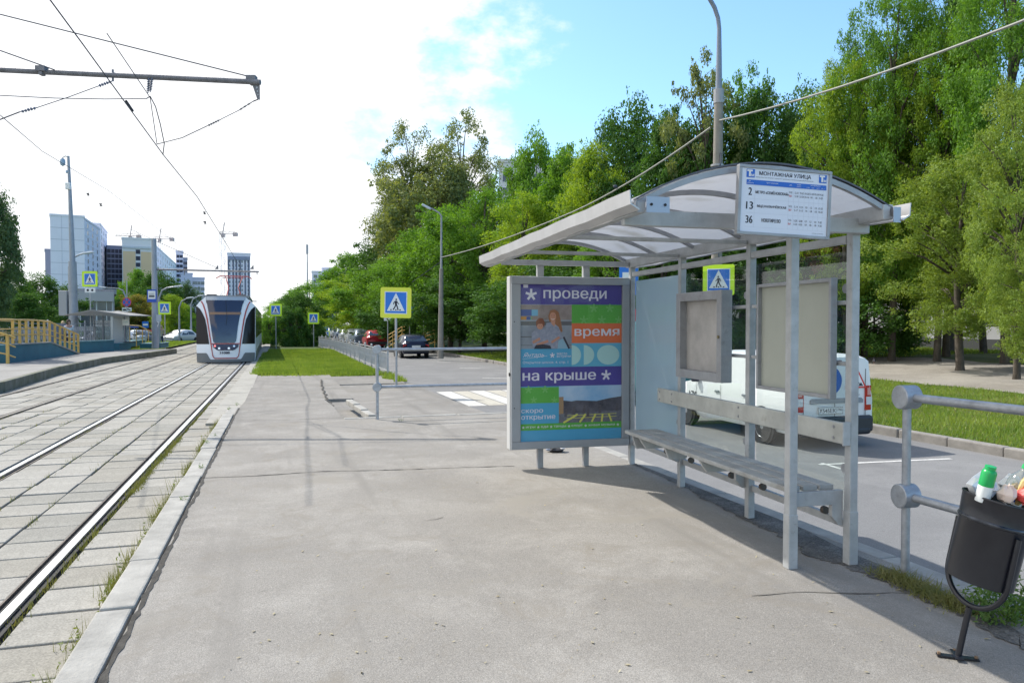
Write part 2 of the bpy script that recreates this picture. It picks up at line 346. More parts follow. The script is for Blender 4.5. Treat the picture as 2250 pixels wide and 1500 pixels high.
# platform near part (up to the far railing)
pe = plat_end
def slab(b, x0, x1, y0, y1, z1, z0, z1b=None):
    z1b = z1 if z1b is None else z1b
    b.add([(x0, y0, z1), (x1, y0, z1), (x1, y1, z1b), (x0, y1, z1b), (x0, y0, z0), (x1, y0, z0), (x1, y1, z0), (x0, y1, z0)],
          [(0, 1, 2, 3), (7, 6, 5, 4), (0, 4, 5, 1), (1, 5, 6, 2), (2, 6, 7, 3), (3, 7, 4, 0)])
slab(b, -.745, UE, -6, pe, 0, -.5)
b.build('platform', asph, kind='structure')
b = MB(); slab(b, -.745, .95, pe, 14.2, 0, -.5); slab(b, -.745, .95, 14.2, 17.5, 0, -.5, -.17); slab(b, -.745, 1.6, 17.5, 27.6, -.17, -.5, -.19)
b.build('walkway', asph2, kind='structure')
# lower crossing path, between the walkway and the road
b = MB(); V = []; 
slab(b, .95, UE+.1, pe, 17.5, -.165, -.5, -.24); slab(b, 1.6, UE+.1, 17.5, 22.5, -.24, -.5, -.26)
slab(b, 1.6, UE-.1, 22.5, 26.2, -.235, -.5, -.235)
b.build('crossing_path', asph2, kind='structure')
sheet('road', [(UE, -20, -.45), (10.3, -20, -.45), (10.3, 330, -.45), (UE, 330, -.45)], roadm, 4, 40)
sheet('service_road', [(-60, 60, -.44), (-13, 44, -.44), (-12.5, 330, -.44), (-60, 330, -.44)], roadm, 2, 20)
# kerb of stones along the near platform (track side)
kst = thing('platform_kerb', 'pale concrete kerb between the track slabs and the near asphalt platform', 'kerb', (0, 0, 0)); 
kerbm = mat('kerb_concrete', (.335, .325, .30), .9, 0, var=.22, vs_=4, bump=.5, bs=70)
j = [G(180, y).y for y in (1500,)]
cuts = [-.4, .95, 2.1, G(300, 1342).y+.05, G(330, 1231).y, G(380, 1094).y, G(400, 1050).y, G(425, 1012).y, G(450, 965).y, G(470, 927).y, G(490, 900).y+.15, 15.0]
for a, c in zip(cuts, cuts[1:]):
    n = max(1, round((c-a)/.98)) if a > 8 else 1
    for q in range(n):
        y0 = a+(c-a)*q/n+.007; y1 = a+(c-a)*(q+1)/n-.007; b = MB()
        z = .012 + rnd.uniform(-.006, .006); dz = np.interp((y0+y1)/2, [0, 13, 15], [0, 0, -.06])
        b.box((-.845+rnd.uniform(-.006, .006), (y0+y1)/2, z-.13+dz), (.175, y1-y0, .26), rz=rnd.uniform(-.006, .006)); b.build('kerb_stone', kerbm, kst, bevel=.012)
# broken gap between kerb and platform: dark rubble strip
def ribbon(name, pts, w, mt, z, jit=.4, parent=None, kind='stuff', **k):
    b = MB(); P = [Vector(p) for p in pts]; V = []
    dense = []
    for p, q in zip(P, P[1:]):
        n = max(1, int((q-p).length/.07)); dense += [p+(q-p)*(i/n) for i in range(n)]
    dense.append(P[-1]); off = 0
    for i, p in enumerate(dense):
        d = (dense[min(i+1, len(dense)-1)]-dense[max(i-1, 0)]).normalized(); nrm = Vector((-d.y, d.x, 0)); off = off*.8+rnd.gauss(0, w*jit*.5)
        ww = w*(.35+rnd.random()*.9); c = p+nrm*off; V += [(c.x-nrm.x*ww/2, c.y-nrm.y*ww/2, z(c.y) if callable(z) else z), (c.x+nrm.x*ww/2, c.y+nrm.y*ww/2, z(c.y) if callable(z) else z)]
    b.add(V, [(2*i, 2*i+1, 2*i+3, 2*i+2) for i in range(len(dense)-1)]); return b.build(name, mt, parent, kind=kind, **k)
crackm = mat('crack_dirt', (.05, .046, .04), .95, bump=.6, bs=80, var=.4, vs_=20)
softm = mat('crack_faint', (.15, .14, .125), .95, var=.3, vs_=12)
ribbon('joint_crack', [(-.735, .3, 0), (-.735, 5.5, 0), (-.725, 14.5, 0)], .034, crackm, .004, .22, label='dark crumbling joint between kerb stones and platform asphalt', cat='crack')
def gp(*L_): return [G(x, y) for x, y in L_]
ribbon('crack', gp((440, 1050), (560, 1046), (700, 1036), (860, 1032), (1130, 1024)), .022, crackm, .004, .3, label='long thin crack running across the platform towards the advert panel', cat='crack')
ribbon('crack', gp((510, 924), (620, 923), (760, 917), (830, 921)), .018, crackm, .004, .3, label='thin transverse crack near the far end of the kerb', cat='crack')
ribbon('crack', gp((1650, 1308), (1760, 1300), (1850, 1303), (1960, 1302), (2060, 1309)), .014, softm, .004, .6, label='hairline crack in front of the shelter posts', cat='crack')
ribbon('crack', gp((705, 822), (712, 845), (730, 878)), .05, crackm, PZ(20)+.006, .5, label='weedy crack in the far walkway beside the lawn', cat='crack')
ribbon('crack', gp((930, 1144), (960, 1140), (972, 1136)), .009, softm, .004, .6, label='short dark crack in the middle of the platform', cat='crack')
0 and ribbon('crack', gp((1010, 1275), (1040, 1262), (1075, 1252)), .012, softm, .004, .6, label='short curved scratch low in the middle of the platform', cat='crack')
# strip darker than the asphalt, under the shelter's back line
edgem = ground_mat('dark_ground', (.15, .142, .13), (.09, .085, .078), (.20, .19, .175), grit=120, big=2, patch=6, bump=1, grit_amt=.5)
def blob(name, pts, mt, z, label, cat='stain'):
    b = MB(); P = [G(x, y) for x, y in pts]; c = sum(P, Vector())/len(P); V = [(c.x, c.y, z)]; Q = []
    for p, q in zip(P, P[1:]+P[:1]):
        for k in range(16): r = p+(q-p)*(k/16); d = (r-c); r = c+d*(1+.10*math.sin(len(Q)*.9)+.06*math.sin(len(Q)*2.3)); Q.append((r.x, r.y, z))
    b.add(V+Q, [(0, i+1, (i+1) % len(Q)+1) for i in range(len(Q))]); return b.build(name, mt, kind='stuff', label=label, cat=cat)
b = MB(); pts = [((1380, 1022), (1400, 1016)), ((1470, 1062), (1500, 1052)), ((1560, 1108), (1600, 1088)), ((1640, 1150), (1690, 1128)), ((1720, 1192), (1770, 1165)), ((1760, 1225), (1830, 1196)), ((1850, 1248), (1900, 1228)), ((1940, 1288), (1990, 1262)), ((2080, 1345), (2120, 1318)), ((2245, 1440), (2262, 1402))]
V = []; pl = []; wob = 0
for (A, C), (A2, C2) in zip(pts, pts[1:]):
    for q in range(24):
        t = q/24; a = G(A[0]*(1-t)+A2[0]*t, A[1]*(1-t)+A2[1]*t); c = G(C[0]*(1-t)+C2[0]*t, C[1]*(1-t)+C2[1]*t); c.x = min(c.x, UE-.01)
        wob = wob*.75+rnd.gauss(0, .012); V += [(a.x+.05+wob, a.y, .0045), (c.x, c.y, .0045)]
b.add(V, [(2*i, 2*i+1, 2*i+3, 2*i+2) for i in range(len(V)//2-1)]); b.build('edge_strip', edgem, kind='stuff', label='dark strip along the platform edge under the shelter', cat='dirt')
stm = ground_mat('damp_patch', (.215, .205, .19), (.19, .18, .168), (.25, .24, .225), grit=170, big=2, patch=4, bump=.4, grit_amt=.3)
0 and blob('stain', [(1915, 1450), (1950, 1446), (1985, 1452), (2000, 1468), (1975, 1476), (1930, 1474)], stm, .0038, 'small dark damp stain on the platform left of the litter bin')
# edge kerb of platform on the road side
pk = thing('platform_edge_kerb', 'grey kerb line along the road side of the platform behind the shelter', 'kerb')
for i in range(14):
    v0 = 1.0+i*.98
    if v0+.98 > pe: break
    MB().box((UE+.075, v0+.485, -.155), (.15, .965, .31), rz=rnd.uniform(-.004, .004)).build('kerb_stone', kerbm, pk, bevel=.01)
# kerb line at platform's far end + side return
pf = thing('end_kerb', 'worn pale kerb across the far end of the platform under the railing', 'kerb')
a = G(830, 920); 
for i in range(3):
    MB().box((.98+.46+i*.94, pe+.05, -.115), (.92, .12, .25), rz=rnd.uniform(-.01, .01)).build('kerb_stone', kerbm, pf, bevel=.015)
for i in range(3):
    p0 = G(818-i*17, 915-i*12-2); p1 = G(818-(i+1)*17, 915-(i+1)*12-2)
    MB().bar((p0.x, p0.y, -.03), (p1.x, p1.y, -.05), .13, .1).build('kerb_stone', kerbm, pf, bevel=.012)
# right roadside kerb, stones
rk = thing('roadside_kerb', 'long weathered concrete kerb between the road and the right-hand lawn', 'kerb')
stone = None
rkm = mat('old_kerb', (.26, .245, .225), .95, 0, var=.25, vs_=2.5, bump=.7, bs=50)
for i in range(70):
    b = MB().box((0, 0, 0), (.17, .985, .26)) if stone is None else None
    if b: stone = b.build('kerb_stone', rkm, rk, bevel=.02); o = stone
    else: o = dup(stone, rk)
    o.location = (10.38+rnd.uniform(-.012, .012), 6.0+i*1.0, -.435+rnd.uniform(-.008, .008)); o.rotation_euler = (0, rnd.uniform(-.02, .02), rnd.uniform(-.012, .012))
MB().box((10.38, 198, -.435), (.17, 244, .26)).build('far_kerb_run', rkm, rk, kind='stuff')
# zebra + parking lines
zp = ground_mat('zebra_white', (.60, .58, .545), (.5, .485, .45), (.66, .64, .61), grit=160, big=1, patch=5, bump=.25, worn=(.27, .26, .25), grit_amt=.15)
zy = ground_mat('zebra_cream', (.48, .45, .385), (.42, .39, .33), (.53, .50, .43), grit=160, big=1, patch=5, bump=.25, worn=(.27, .26, .25), grit_amt=.15)
cw = thing('zebra_crossing', 'zebra crossing of white and cream stripes painted across the road beyond the railing', 'road marking')
for i in range(12):
    x0 = 4.35+i*.5; MB().add([(x0, 17.6, -.4455), (x0+.46, 17.6, -.4455), (x0+.46, 21.6, -.4455), (x0, 21.6, -.4455)], [(0, 1, 2, 3)]).build('painted_stripe', zp if i % 2 == 0 else zy, cw)
pm = mat('road_line', (.62, .61, .58), .8, 0, var=.25, vs_=15)
def rline(pts, w, label):
    b = MB(); P = [G(x, y, -.4455) for x, y in pts]
    for p, q in zip(P, P[1:]):
        d = (q-p).normalized(); n_ = Vector((-d.y, d.x, 0))*w/2; b.add([p-n_, q-n_, q+n_, p+n_], [(0, 1, 2, 3)])
    b.build('painted_line', pm, label=label, cat='road marking')
rline([(1800, 1020), (2090, 1007)], .07, 'thin white parking bay line behind the white van')
rline([(1806, 1017), (1850, 1030)], .06, 'short white tick at the end of the parking line')
for i, (x, y) in enumerate([(1060, 830), (1010, 808), (960, 795)]):
    rline([(x, y), (x+62-i*16, y+1)], .1, ['nearest faint white dash on the road right of the railing', 'middle faint white dash on the road', 'farthest faint white dash behind the dark hatchback'][i])
# right footpath on the slope
up = [(1905, 786), (1960, 785), (2066, 788), (2150, 796), (2300, 806)]; lo = [(1905, 832), (1960, 838), (2050, 848), (2150, 856), (2300, 874)]
b = MB(); V = []; n = 0
for k in range(len(up)-1):
    for q in range(6):
        t = q/6; n += 1
        pu = GT(up[k][0]*(1-t)+up[k+1][0]*t, up[k][1]*(1-t)+up[k+1][1]*t+rnd.uniform(-1, 1)); pl_ = GT(lo[k][0]*(1-t)+lo[k+1][0]*t, lo[k][1]*(1-t)+lo[k+1][1]*t+rnd.uniform(-1.5, 1.5))
        for s in range(9): p = pu+(pl_-pu)*(s/8); V.append((p.x, p.y, H(p.x)+.02))
b.add(V, [(i*9+s, i*9+s+1, (i+1)*9+s+1, (i+1)*9+s) for i in range(n-1) for s in range(8)])
b.build('footpath', ground_mat('footpath_asphalt', (.29, .27, .24), (.22, .2, .175), (.33, .305, .27), grit=120, big=.4, patch=1.5, bump=.5, grit_amt=.3), kind='structure')
# left platform (opposite direction)
LP = [G(0, 862, -.23), G(120, 824, -.23), G(225, 799, -.23), G(320, 786, -.23), G(385, 776, -.23)]
LPx = [(-9.2, -2), (-8.3, 12)] + [(p.x-.05, p.y) for p in LP]
b = MB(); n = len(LPx); zt = .03
V = []
for x, y in LPx: V += [(x, y, zt), (x, y, -.5), (-19, y, zt), (-19, y, -.5)]
fs = []
for i in range(n-1):
    a, c = 4*i, 4*i+4; fs += [(a, c, c+2, a+2), (a+1, c+1, c, a), (a+2, c+2, c+3, a+3)]
e = 4*(n-1); fs += [(e, e+1, e+3, e+2)]
b.add(V, fs); b.build('far_platform', ground_mat('far_platform_asphalt', (.29, .28, .265), (.25, .24, .225), (.33, .32, .3), grit=120, big=.3, patch=1, bump=.3, grit_amt=.2), kind='structure')
lk = thing('far_platform_kerb', 'mossy concrete kerb wall along the tracks at the left platform', 'kerb')
mossk = mat('mossy_kerb', (.21, .205, .18), .95, 0, c2=(.10, .11, .06), vs_=2.2, bump=.7, bs=30)
for (x, y), (x2, y2) in zip(LPx[1:], LPx[2:]):
    d = Vector((x2-x, y2-y, 0)); m_ = max(1, int(d.length/2))
    for k in range(m_):
        a = Vector((x+.06, y, -.11))+d*(k/m_); c = Vector((x+.06, y, -.11))+d*((k+1)/m_)
        MB().bar(a+d.normalized()*.01, c-d.normalized()*.01, .18, .32).build('kerb_block', mossk, lk, bevel=.015)
# ================================================================ TRACKS
TZ = -.23
U1, U2 = (-1.585, -3.10), (-5.02, -6.54)
slabm = []
for i, c in enumerate([(.335, .32, .285), (.29, .28, .25), (.36, .345, .31), (.31, .293, .255)]):
    slabm.append(ground_mat('track_slab_%d' % i, c, tuple(x*.84 for x in c), tuple(x*1.1 for x in c), grit=110, big=.8, patch=2.5, bump=.5, grit_amt=.22))
bedm = ground_mat('track_bed_dirt', (.085, .078, .06), (.06, .055, .045), (.12, .11, .085), grit=90, big=1, patch=4, bump=1)
sheet('track_bed', [(-8.6, -6, -.268), (-.75, -6, -.268), (-.75, 260, -.268), (-8.6, 260, -.268)], bedm, 2, 20)
paving = thing('track_paving', 'rows of worn concrete slabs paving the tram tracks', 'paving'); paving['kind'] = 'structure'; del paving['category']; paving.name = 'track_paving'
def cols():
    g = .09; c = []
    c.append((U1[0]+.10, -.95))
    w = (U1[0]-U1[1]-2*g)/3
    for k in range(3): c.append((U1[1]+g+k*w, U1[1]+g+(k+1)*w))
    w = (U1[1]-U2[0]-2*g)/4
    for k in range(4): c.append((U2[0]+g+k*w, U2[0]+g+(k+1)*w))
    w = (U2[0]-U2[1]-2*g)/3
    for k in range(3): c.append((U2[1]+g+k*w, U2[1]+g+(k+1)*w))
    c.append((-7.55, U2[1]-g)); return c
CL = cols(); v = 2.2; rowN = 0; cnt = 0; farb = [MB() for _ in range(4)]
protos = {}
while v < 250:
    ln = .47 if v < 60 else (1.5 if v < 120 else 6)
    for ci, (x0, x1) in enumerate(CL):
        l2 = ln
        wx, wy = x1-x0-.022, l2-.024
        xc, yc = (x0+x1)/2+rnd.uniform(-.004, .004), v+l2/2+rnd.uniform(-.004, .004)+(.05 if ci in (2, 6) else 0)+(.12 if ci == 0 else 0)
        zc = TZ-.045+rnd.uniform(-.006, .006); tl = (rnd.uniform(-.008, .008), rnd.uniform(-.008, .008)); k = rnd.randrange(4)
        px_ = 1125+F*((xc*math.cos(YAW)-yc*math.sin(YAW))/max(.1, (xc*math.sin(YAW)+yc*math.cos(YAW))))
        if v < 16.5 and px_ > -60 and cnt < 295:
            key = (round(wx, 3), round(wy, 3), k)
            if key not in protos:
                o = MB().box((0, 0, 0), (wx, wy, .09)).build('slab', slabm[k], paving, bevel=.009); protos[key] = o
            else: o = dup(protos[key], paving)
            o.location = (xc, yc, zc); o.rotation_euler = (tl[0], tl[1], rnd.uniform(-.006, .006)); cnt += 1
        elif px_ > -500 and v > 3: farb[k].box((xc, yc, zc), (wx, wy, .09), rx=tl[0]*.5, ry=tl[1]*.5)
    v += ln
for k in range(4): farb[k].build('far_slab_field', slabm[k], paving, kind='stuff')
# long pale concrete strip beside the track beyond the kerb end
b = MB()
for i in range(30): b.box((-.98, 15.4+i*3, -.21+rnd.uniform(-.004, .004)), (.52, 2.97, .06))
for i in range(1): pass
b.build('edge_slab_run', slabm[2], paving, kind='stuff')
railtop = mat('polished_rail', (.85, .88, .93), .30, 1.0, var=.15, vs_=3)
railside = mat('rusty_rail', (.10, .085, .075), .6, .5, var=.4, vs_=8)
grease = mat('rail_groove', (.03, .028, .028), .8)
for i, (ua, lab) in enumerate([(U1[0], 'near shiny tram rail nearest the platform kerb'), (U1[1], 'second polished tram rail, left rail of the tram\'s own track'), (U2[0], 'third rail from the near kerb, right rail of the far track'), (U2[1], 'leftmost rail, beside the far platform')]):
    sgn = -1 if i % 2 == 0 else 1
    t = thing('tram_rail', lab, 'rail', (ua, 0, TZ), group='tram rails')
    top = MB(); n = 60; ys = [1.5+((k/n)**2.2)*258 for k in range(n+1)]
    for p, q in zip(ys, ys[1:]): top.box((0, (p+q)/2, .001), (.062, q-p, .03))
    top.build('rail_head', railtop if i < 2 else mat('dull_rail', (.22, .21, .2), .4, .7, var=.3, vs_=4), t)
    MB().box((sgn*.058, 130, -.028), (.046, 257, .03)).build('groove', grease, t)
    MB().box((sgn*.090, 130, -.008), (.014, 257, .03)).build('guard_lip', railside, t)
    MB().box((-sgn*.052, 130, -.024), (.032, 257, .03)).build('rail_foot', grease, t)
# ================================================================ lawns
def lawn(name, x0, x1, y0, y1, z, **k):
    return sheet(name, [(x0, y0, z), (x1, y0, z), (x1, y1, z), (x0, y1, z)], grassm, 4, 8, **k)
b = MB(); fe = [(26.3, 3.42), (33, 3.3), (43, 3.1), (52, 2.6), (70, 2.4), (230, 2.4)]
V = []
for v_, u_ in fe: V += [(-.72, v_+1.2-(1.2 if v_ > 30 else 0), -.165), (u_+.1, v_, -.165), (u_+.1, v_, -.5)]
b.add(V, [f for i in range(len(fe)-1) for f in ((3*i, 3*i+1, 3*i+4, 3*i+3), (3*i+1, 3*i+2, 3*i+5, 3*i+4))]); b.add([V[0], V[1], V[2], (V[0][0], V[0][1], -.5)], [(0, 3, 2, 1)])
b.build('median_lawn', grassm, kind='structure')
sheet('left_lawn', [(-60, 56, -.02), (-8.0, 46, -.02), (-8.0, 240, -.02), (-60, 240, -.02)], grassm, 2, 4) if False else None
b = MB(); b.add([(-9.0, 45.2, -.14), (-7.75, 45, -.14), (-7.75, 230, -.14), (-12.4, 230, -.14), (-12.4, 45.5, -.14)], [(0, 1, 2, 3, 4)]); b.add([(-12.4, 45.5, -.14), (-12.4, 45.5, -.5), (-7.75, 45, -.5), (-7.75, 45, -.14)], [(0, 1, 2, 3)]); b.build('left_lawn', grassm, kind='structure')
gr1 = leaf_mat('grass_blades', (.13, .23, .03), (.25, .34, .07), .4, .6)
gr2 = leaf_mat('dry_blades', (.16, .18, .06), (.24, .22, .09), .3, 3)
def blades(name, P, h, w, mt, lean=.5, **k):
    """P (n,3) roots"""
    n = len(P); a = rng.uniform(0, 6.283, n); hh = h*rng.uniform(.4, 1.3, n); ww = w*rng.uniform(.6, 1.3, n)
    dx, dy = np.cos(a), np.sin(a); b2 = rng.uniform(0, 6.283, n); ln = lean*rng.uniform(0, 1, n)*hh
    V = np.zeros((n, 3, 3)); V[:, 0] = P; V[:, 1] = P; V[:, 2] = P
    V[:, 0, 0] -= dx*ww; V[:, 0, 1] -= dy*ww; V[:, 1, 0] += dx*ww; V[:, 1, 1] += dy*ww
    V[:, 2, 0] += np.cos(b2)*ln; V[:, 2, 1] += np.sin(b2)*ln; V[:, 2, 2] += hh
    return np_mesh(name, V, 3, mt, kind='stuff', **k)
Hn = lambda X: np.interp(X, [q[0] for q in HK], [q[1] for q in HK])
def field(n, x0, x1, y0, y1, pw=1.0):
    X = rng.uniform(x0, x1, n); Y = y0+(y1-y0)*rng.uniform(0, 1, n)**pw; return X, Y
# right lawn
X, Y = field(150000, 10.48, 19, 5.5, 26, 1.3)
pth = np.array([[p.x, p.y] for p in [GT(x, y) for x, y in lo]]+[[p.x, p.y] for p in [GT(x, y) for x, y in up][::-1]])
def inpoly(X, Y, P):
    r = np.zeros(len(X), bool); j = len(P)-1
    for i in range(len(P)):
        xi, yi = P[i]; xj, yj = P[j]; c = ((yi > Y) != (yj > Y)) & (X < (xj-xi)*(Y-yi)/(yj-yi+1e-9)+xi); r ^= c; j = i
    return r
keep = ~inpoly(X, Y, pth); bald = np.sin(X*1.7+3)*np.sin(Y*1.1+X*.6)+rng.normal(0, .35, len(X)); keep &= ~((bald > .8) & (Y > 15))
X, Y = X[keep], Y[keep]
_s = rng.random(len(X)) < .22+.3*(np.sin(X*.9+1)*np.sin(Y*.7) > .3); blades('dry_lawn_grass', np.stack([X[_s], Y[_s], Hn(X[_s])-.004], 1), .07, .010, leaf_mat('pale_blades', (.20, .25, .07), (.30, .30, .12), .35, 2), 1.2, label='paler drying grass mixed into the right-hand lawn', cat='grass'); X, Y = X[~_s], Y[~_s]
blades('lawn_grass', np.stack([X, Y, Hn(X)-.004], 1), .085, .011, gr1, .8, label='bright green grass on the lawn between the right kerb and the footpath', cat='grass')
X, Y = field(60000, 10.5, 34, 24, 46, 1); keep = ~inpoly(X, Y, pth); X, Y = X[keep], Y[keep]
blades('shade_grass', np.stack([X, Y, Hn(X)-.004], 1), .13, .02, gr1, .7, label='grass growing under the trees beyond the footpath', cat='grass')
X, Y = field(60000, -.72, 3.3, 26.6, 52, 1.4)
X2, Y2 = field(5000, -.72, 3.3, 26.75, 27.6, 1); Y2 -= rng.random(5000)**3*.9+.35*np.sin(X2*2.3)*rng.random(5000); X = np.concatenate([X, X2]); Y = np.concatenate([Y, Y2]); X3, Y3 = field(2500, -.75, -.72, 27, 48, 1); X = np.concatenate([X, X3-rng.random(2500)**3*.25]); Y = np.concatenate([Y, Y3])
blades('median_grass', np.stack([X, Y, np.where(X < -.72, -.20, np.where(Y < 27.5, -.192, -.167))], 1), .11, .018, gr1, .7, label='grass on the median lawn between the tram tracks and the fence', cat='grass')
X, Y = field(9000, 1.6, 4.3, 21.8, 27.2, 1); keep = (X > 3.3+.12*np.sin(Y*3)) | (Y > 26.0); X, Y = X[keep], Y[keep]; keep = (Y > 23.0) & (X < 3.75); X, Y = X[keep], Y[keep]
blades('edge_grass', np.stack([X, Y, np.full(len(X), -.24)], 1), .13, .016, gr1, .8, label='ragged grass at the end of the fence beside the walkway', cat='grass')
X, Y = field(16000, -12.3, -7.8, 45.5, 80, 1.3)
blades('left_grass', np.stack([X, Y, np.full(len(X), -.142)], 1), .12, .025, gr1, .7, label='grass strip left of the tram beyond the far platform', cat='grass')
# weeds in joints
P = []
for i in range(520):
    v0 = 2.8+rng.random()**1.4*15; c = rng.integers(0, 12)
    P.append((CL[c][0]+rng.normal(0, .01), v0, 9))
for i in range(2300):
    v0 = 2.2+rng.random()**1.3*12.5; dens = max(0, .25+.75*math.sin(v0*2.1)*math.sin(v0*5.3+1))
    if rng.random() < dens: P.append((-.975-abs(rng.normal(0, .05)), v0, 16+rng.random()*5))
for i in range(320):
    v0 = 4+rng.random()*14; P.append((U1[0]+.085+rng.normal(0, .008), v0, 5))
for i in range(260):
    v0 = 8.5+rng.random()*4; P.append((U1[0]+.105+rng.normal(0, .02), v0, 9))
Q = []
for x, y, h in P:
    for k in range(7): Q.append((x+rng.normal(0, .02), y+rng.normal(0, .03), TZ-.02, h))
Q = np.array(Q); n = len(Q)
hh = Q[:, 3]*.008*rng.uniform(.3, 1.25, n)
a = rng.uniform(0, 6.28, n); b2 = rng.uniform(0, 6.28, n); V = np.zeros((n, 3, 3)); V[:] = Q[:, None, :3]
V[:, 0, 0] -= np.cos(a)*.0035; V[:, 0, 1] -= np.sin(a)*.0035; V[:, 1, 0] += np.cos(a)*.0035; V[:, 1, 1] += np.sin(a)*.0035
ln = hh*.55*rng.uniform(0, 1, n); V[:, 2, 0] += np.cos(b2)*ln; V[:, 2, 1] += np.sin(b2)*ln; V[:, 2, 2] += hh
np_mesh('track_weeds', V, 3, leaf_mat('weed_green', (.13, .17, .045), (.22, .22, .09), .3, 5), kind='stuff', label='thin green weeds sprouting from the slab joints and along the kerb', cat='weeds')
def leafy(name, centers, n, spread, hgt, size, mt, label, cat='weeds', kind='stuff', parent=None):
    P = []; 
    for c in centers:
        for s in range(n):
            a = rng.uniform(0, 6.28); r = spread*rng.uniform(0, 1)**.7; top = Vector((c[0]+math.cos(a)*r, c[1]+math.sin(a)*r, c[2]+hgt*rng.uniform(.35, 1))); base = Vector((c[0]+math.cos(a)*r*.3, c[1]+math.sin(a)*r*.3, c[2]))
            for k in range(9):
                t = (k+1)/9; p = base.lerp(top, t)+Vector(rng.normal(0, .012, 3)); P.append(p)
    P = np.array(P); n_ = len(P); A = rng.normal(0, 1, (n_, 3)); A /= np.linalg.norm(A, axis=1)[:, None]; B = np.cross(A, rng.normal(0, 1, (n_, 3))); B /= np.linalg.norm(B, axis=1)[:, None]
    s_ = size*rng.uniform(.5, 1.3, (n_, 1)); V = np.stack([P-A*s_, P+B*s_*.35, P+A*s_, P-B*s_*.35], 1)
    return np_mesh(name, V, 4, mt, parent, kind=kind, label=label, cat=cat)
wg = leaf_mat('weed_leaf', (.06, .13, .03), (.13, .22, .05), .35, 6)
leafy('kerb_weeds', [(-.99+rng.normal(0, .02), y, TZ) for y in (2.9, 3.2, 3.55, 3.9, 4.4, 4.9, 5.0, 5.6, 6.3, 6.5, 7.2, 8.1, 8.4, 9.6, 10.5, 11.5)], 8, .09, .2, .016, leaf_mat('weed_pale', (.14, .19, .06), (.22, .26, .09), .3, 6), 'spindly seeded weeds leaning over the near kerb')
leafy('bin_weeds', [tuple(G(x, y))for x, y in ((2150, 1352), (2185, 1345), (2215, 1362), (2240, 1375), (2200, 1330), (2235, 1350), (2170, 1372))], 16, .14, .26, .02, wg, 'green weed clump growing at the platform edge behind the litter bin')
leafy('joint_weeds', [tuple(G(x, y)) for x, y in ((405, 1100), (440, 1030), (455, 975), (470, 960), (505, 900), (520, 890), (880, 985-60))], 4, .05, .05, .012, wg, 'small green tufts in the joint of kerb and asphalt')
b_ = MB()
hay = [tuple(G(1960+rng.uniform(0, 150), 1268+rng.uniform(0, 60))) for _ in range(1)]
X = rng.uniform(0, 1, 1500); pa, pc = G(1945, 1262), G(2125, 1345); P = np.stack([pa.x+(pc.x-pa.x)*X+rng.normal(0, .05, 1500), pa.y+(pc.y-pa.y)*X+rng.normal(0, .05, 1500), np.full(1500, .006)], 1)
blades('dry_straw', P, .05, .004, gr2, 2.5, label='dry straw and dead grass at the platform edge by the near railing', cat='straw')
# ================================================================ SHELTER
SA = math.atan(510/1650)-math.atan(410/1650)
SO = G(1868, 1238)
sh = thing('tram_shelter', 'grey metal tram stop shelter with arched translucent roof, glass panes and a long bench', 'shelter', SO, -SA)
def post(x, y, z1, w=.058, z0=0):
    b = MB().box((x, y, (z0+z1)/2), (w, w, z1-z0)); return b.build('post', steel_lt, sh, bevel=.006)
PY = (0, 1.17, 2.34, 3.52)
for y in PY: post(0, y, 2.15)
post(-.42, .02, 2.16)
for x, y in [(0, 0), (-.42, .02)]: MB().box((x, y, .17), (.065, .065, .34)).build('post_sleeve', steel_lt, sh, bevel=.005)
def beam(name, a, c, w, h, m=steel_lt, bev=.005, par=sh): return MB().bar(a, c, w, h).build(name, m, par, bevel=bev)
beam('beam', (0, -.30, 2.185), (0, 3.62, 2.185), .07, .09)
beam('rail_bar', (0, .04, 2.06), (0, 3.48, 2.06), .045, .05)
beam('cross_beam', (-1.58, -.06, 2.13), (.05, -.06, 2.13), .05, .09)
beam('cross_beam', (-1.45, 3.53, 2.17), (-.04, 3.53, 2.17), .05, .055)
for y in (1.17, 2.34): beam('tie_rod', (-1.55, y, 2.16), (-.04, y, 2.16), .03, .03)
# lower rail with clamps
beam('lower_rail', (.02, .04, .24), (.02, 3.5, .24), .04, .05)
for y in (.22, .95, 1.4, 2.1, 2.6, 3.2):
    MB().lathe([(.026, 0), (.026, .03)], (-.015, y, .29), (0, 1, 0), 14).build('glass_clamp', mat('clamp_dark', (.12, .10, .085), .6, .6), sh)
for y in PY[:3]:
    for z in (.6, 1.75):
        MB().lathe([(.03, 0), (.03, .012)], (-.01, y+(.06 if z > 1 else .055), z), (1, 0, 0), 16).build('glass_clamp', steel, sh)
# glass panes
gcl = glass_mat('clear_glass', (.88, .92, .91), .09)
gfr = glass_mat('frosted_glass', (.75, .82, .86), .07, .86, (.62, .72, .75), .15)
for i, (y0, y1) in enumerate(zip(PY, PY[1:])):
    MB().box((.028, (y0+y1)/2, 1.15), (.006, y1-y0-.10, 1.68)).build('glass_pane', gfr if i == 2 else gcl, sh, label='frosted white glass pane beside the advert panel' if i == 2 else None)
# thin horizontal bars
for y0, y1 in ((.04, 1.13), (1.21, 2.30)):
    for z in (1.66, 1.27): beam('thin_bar', (-.01, y0, z), (-.01, y1, z), .02, .028)
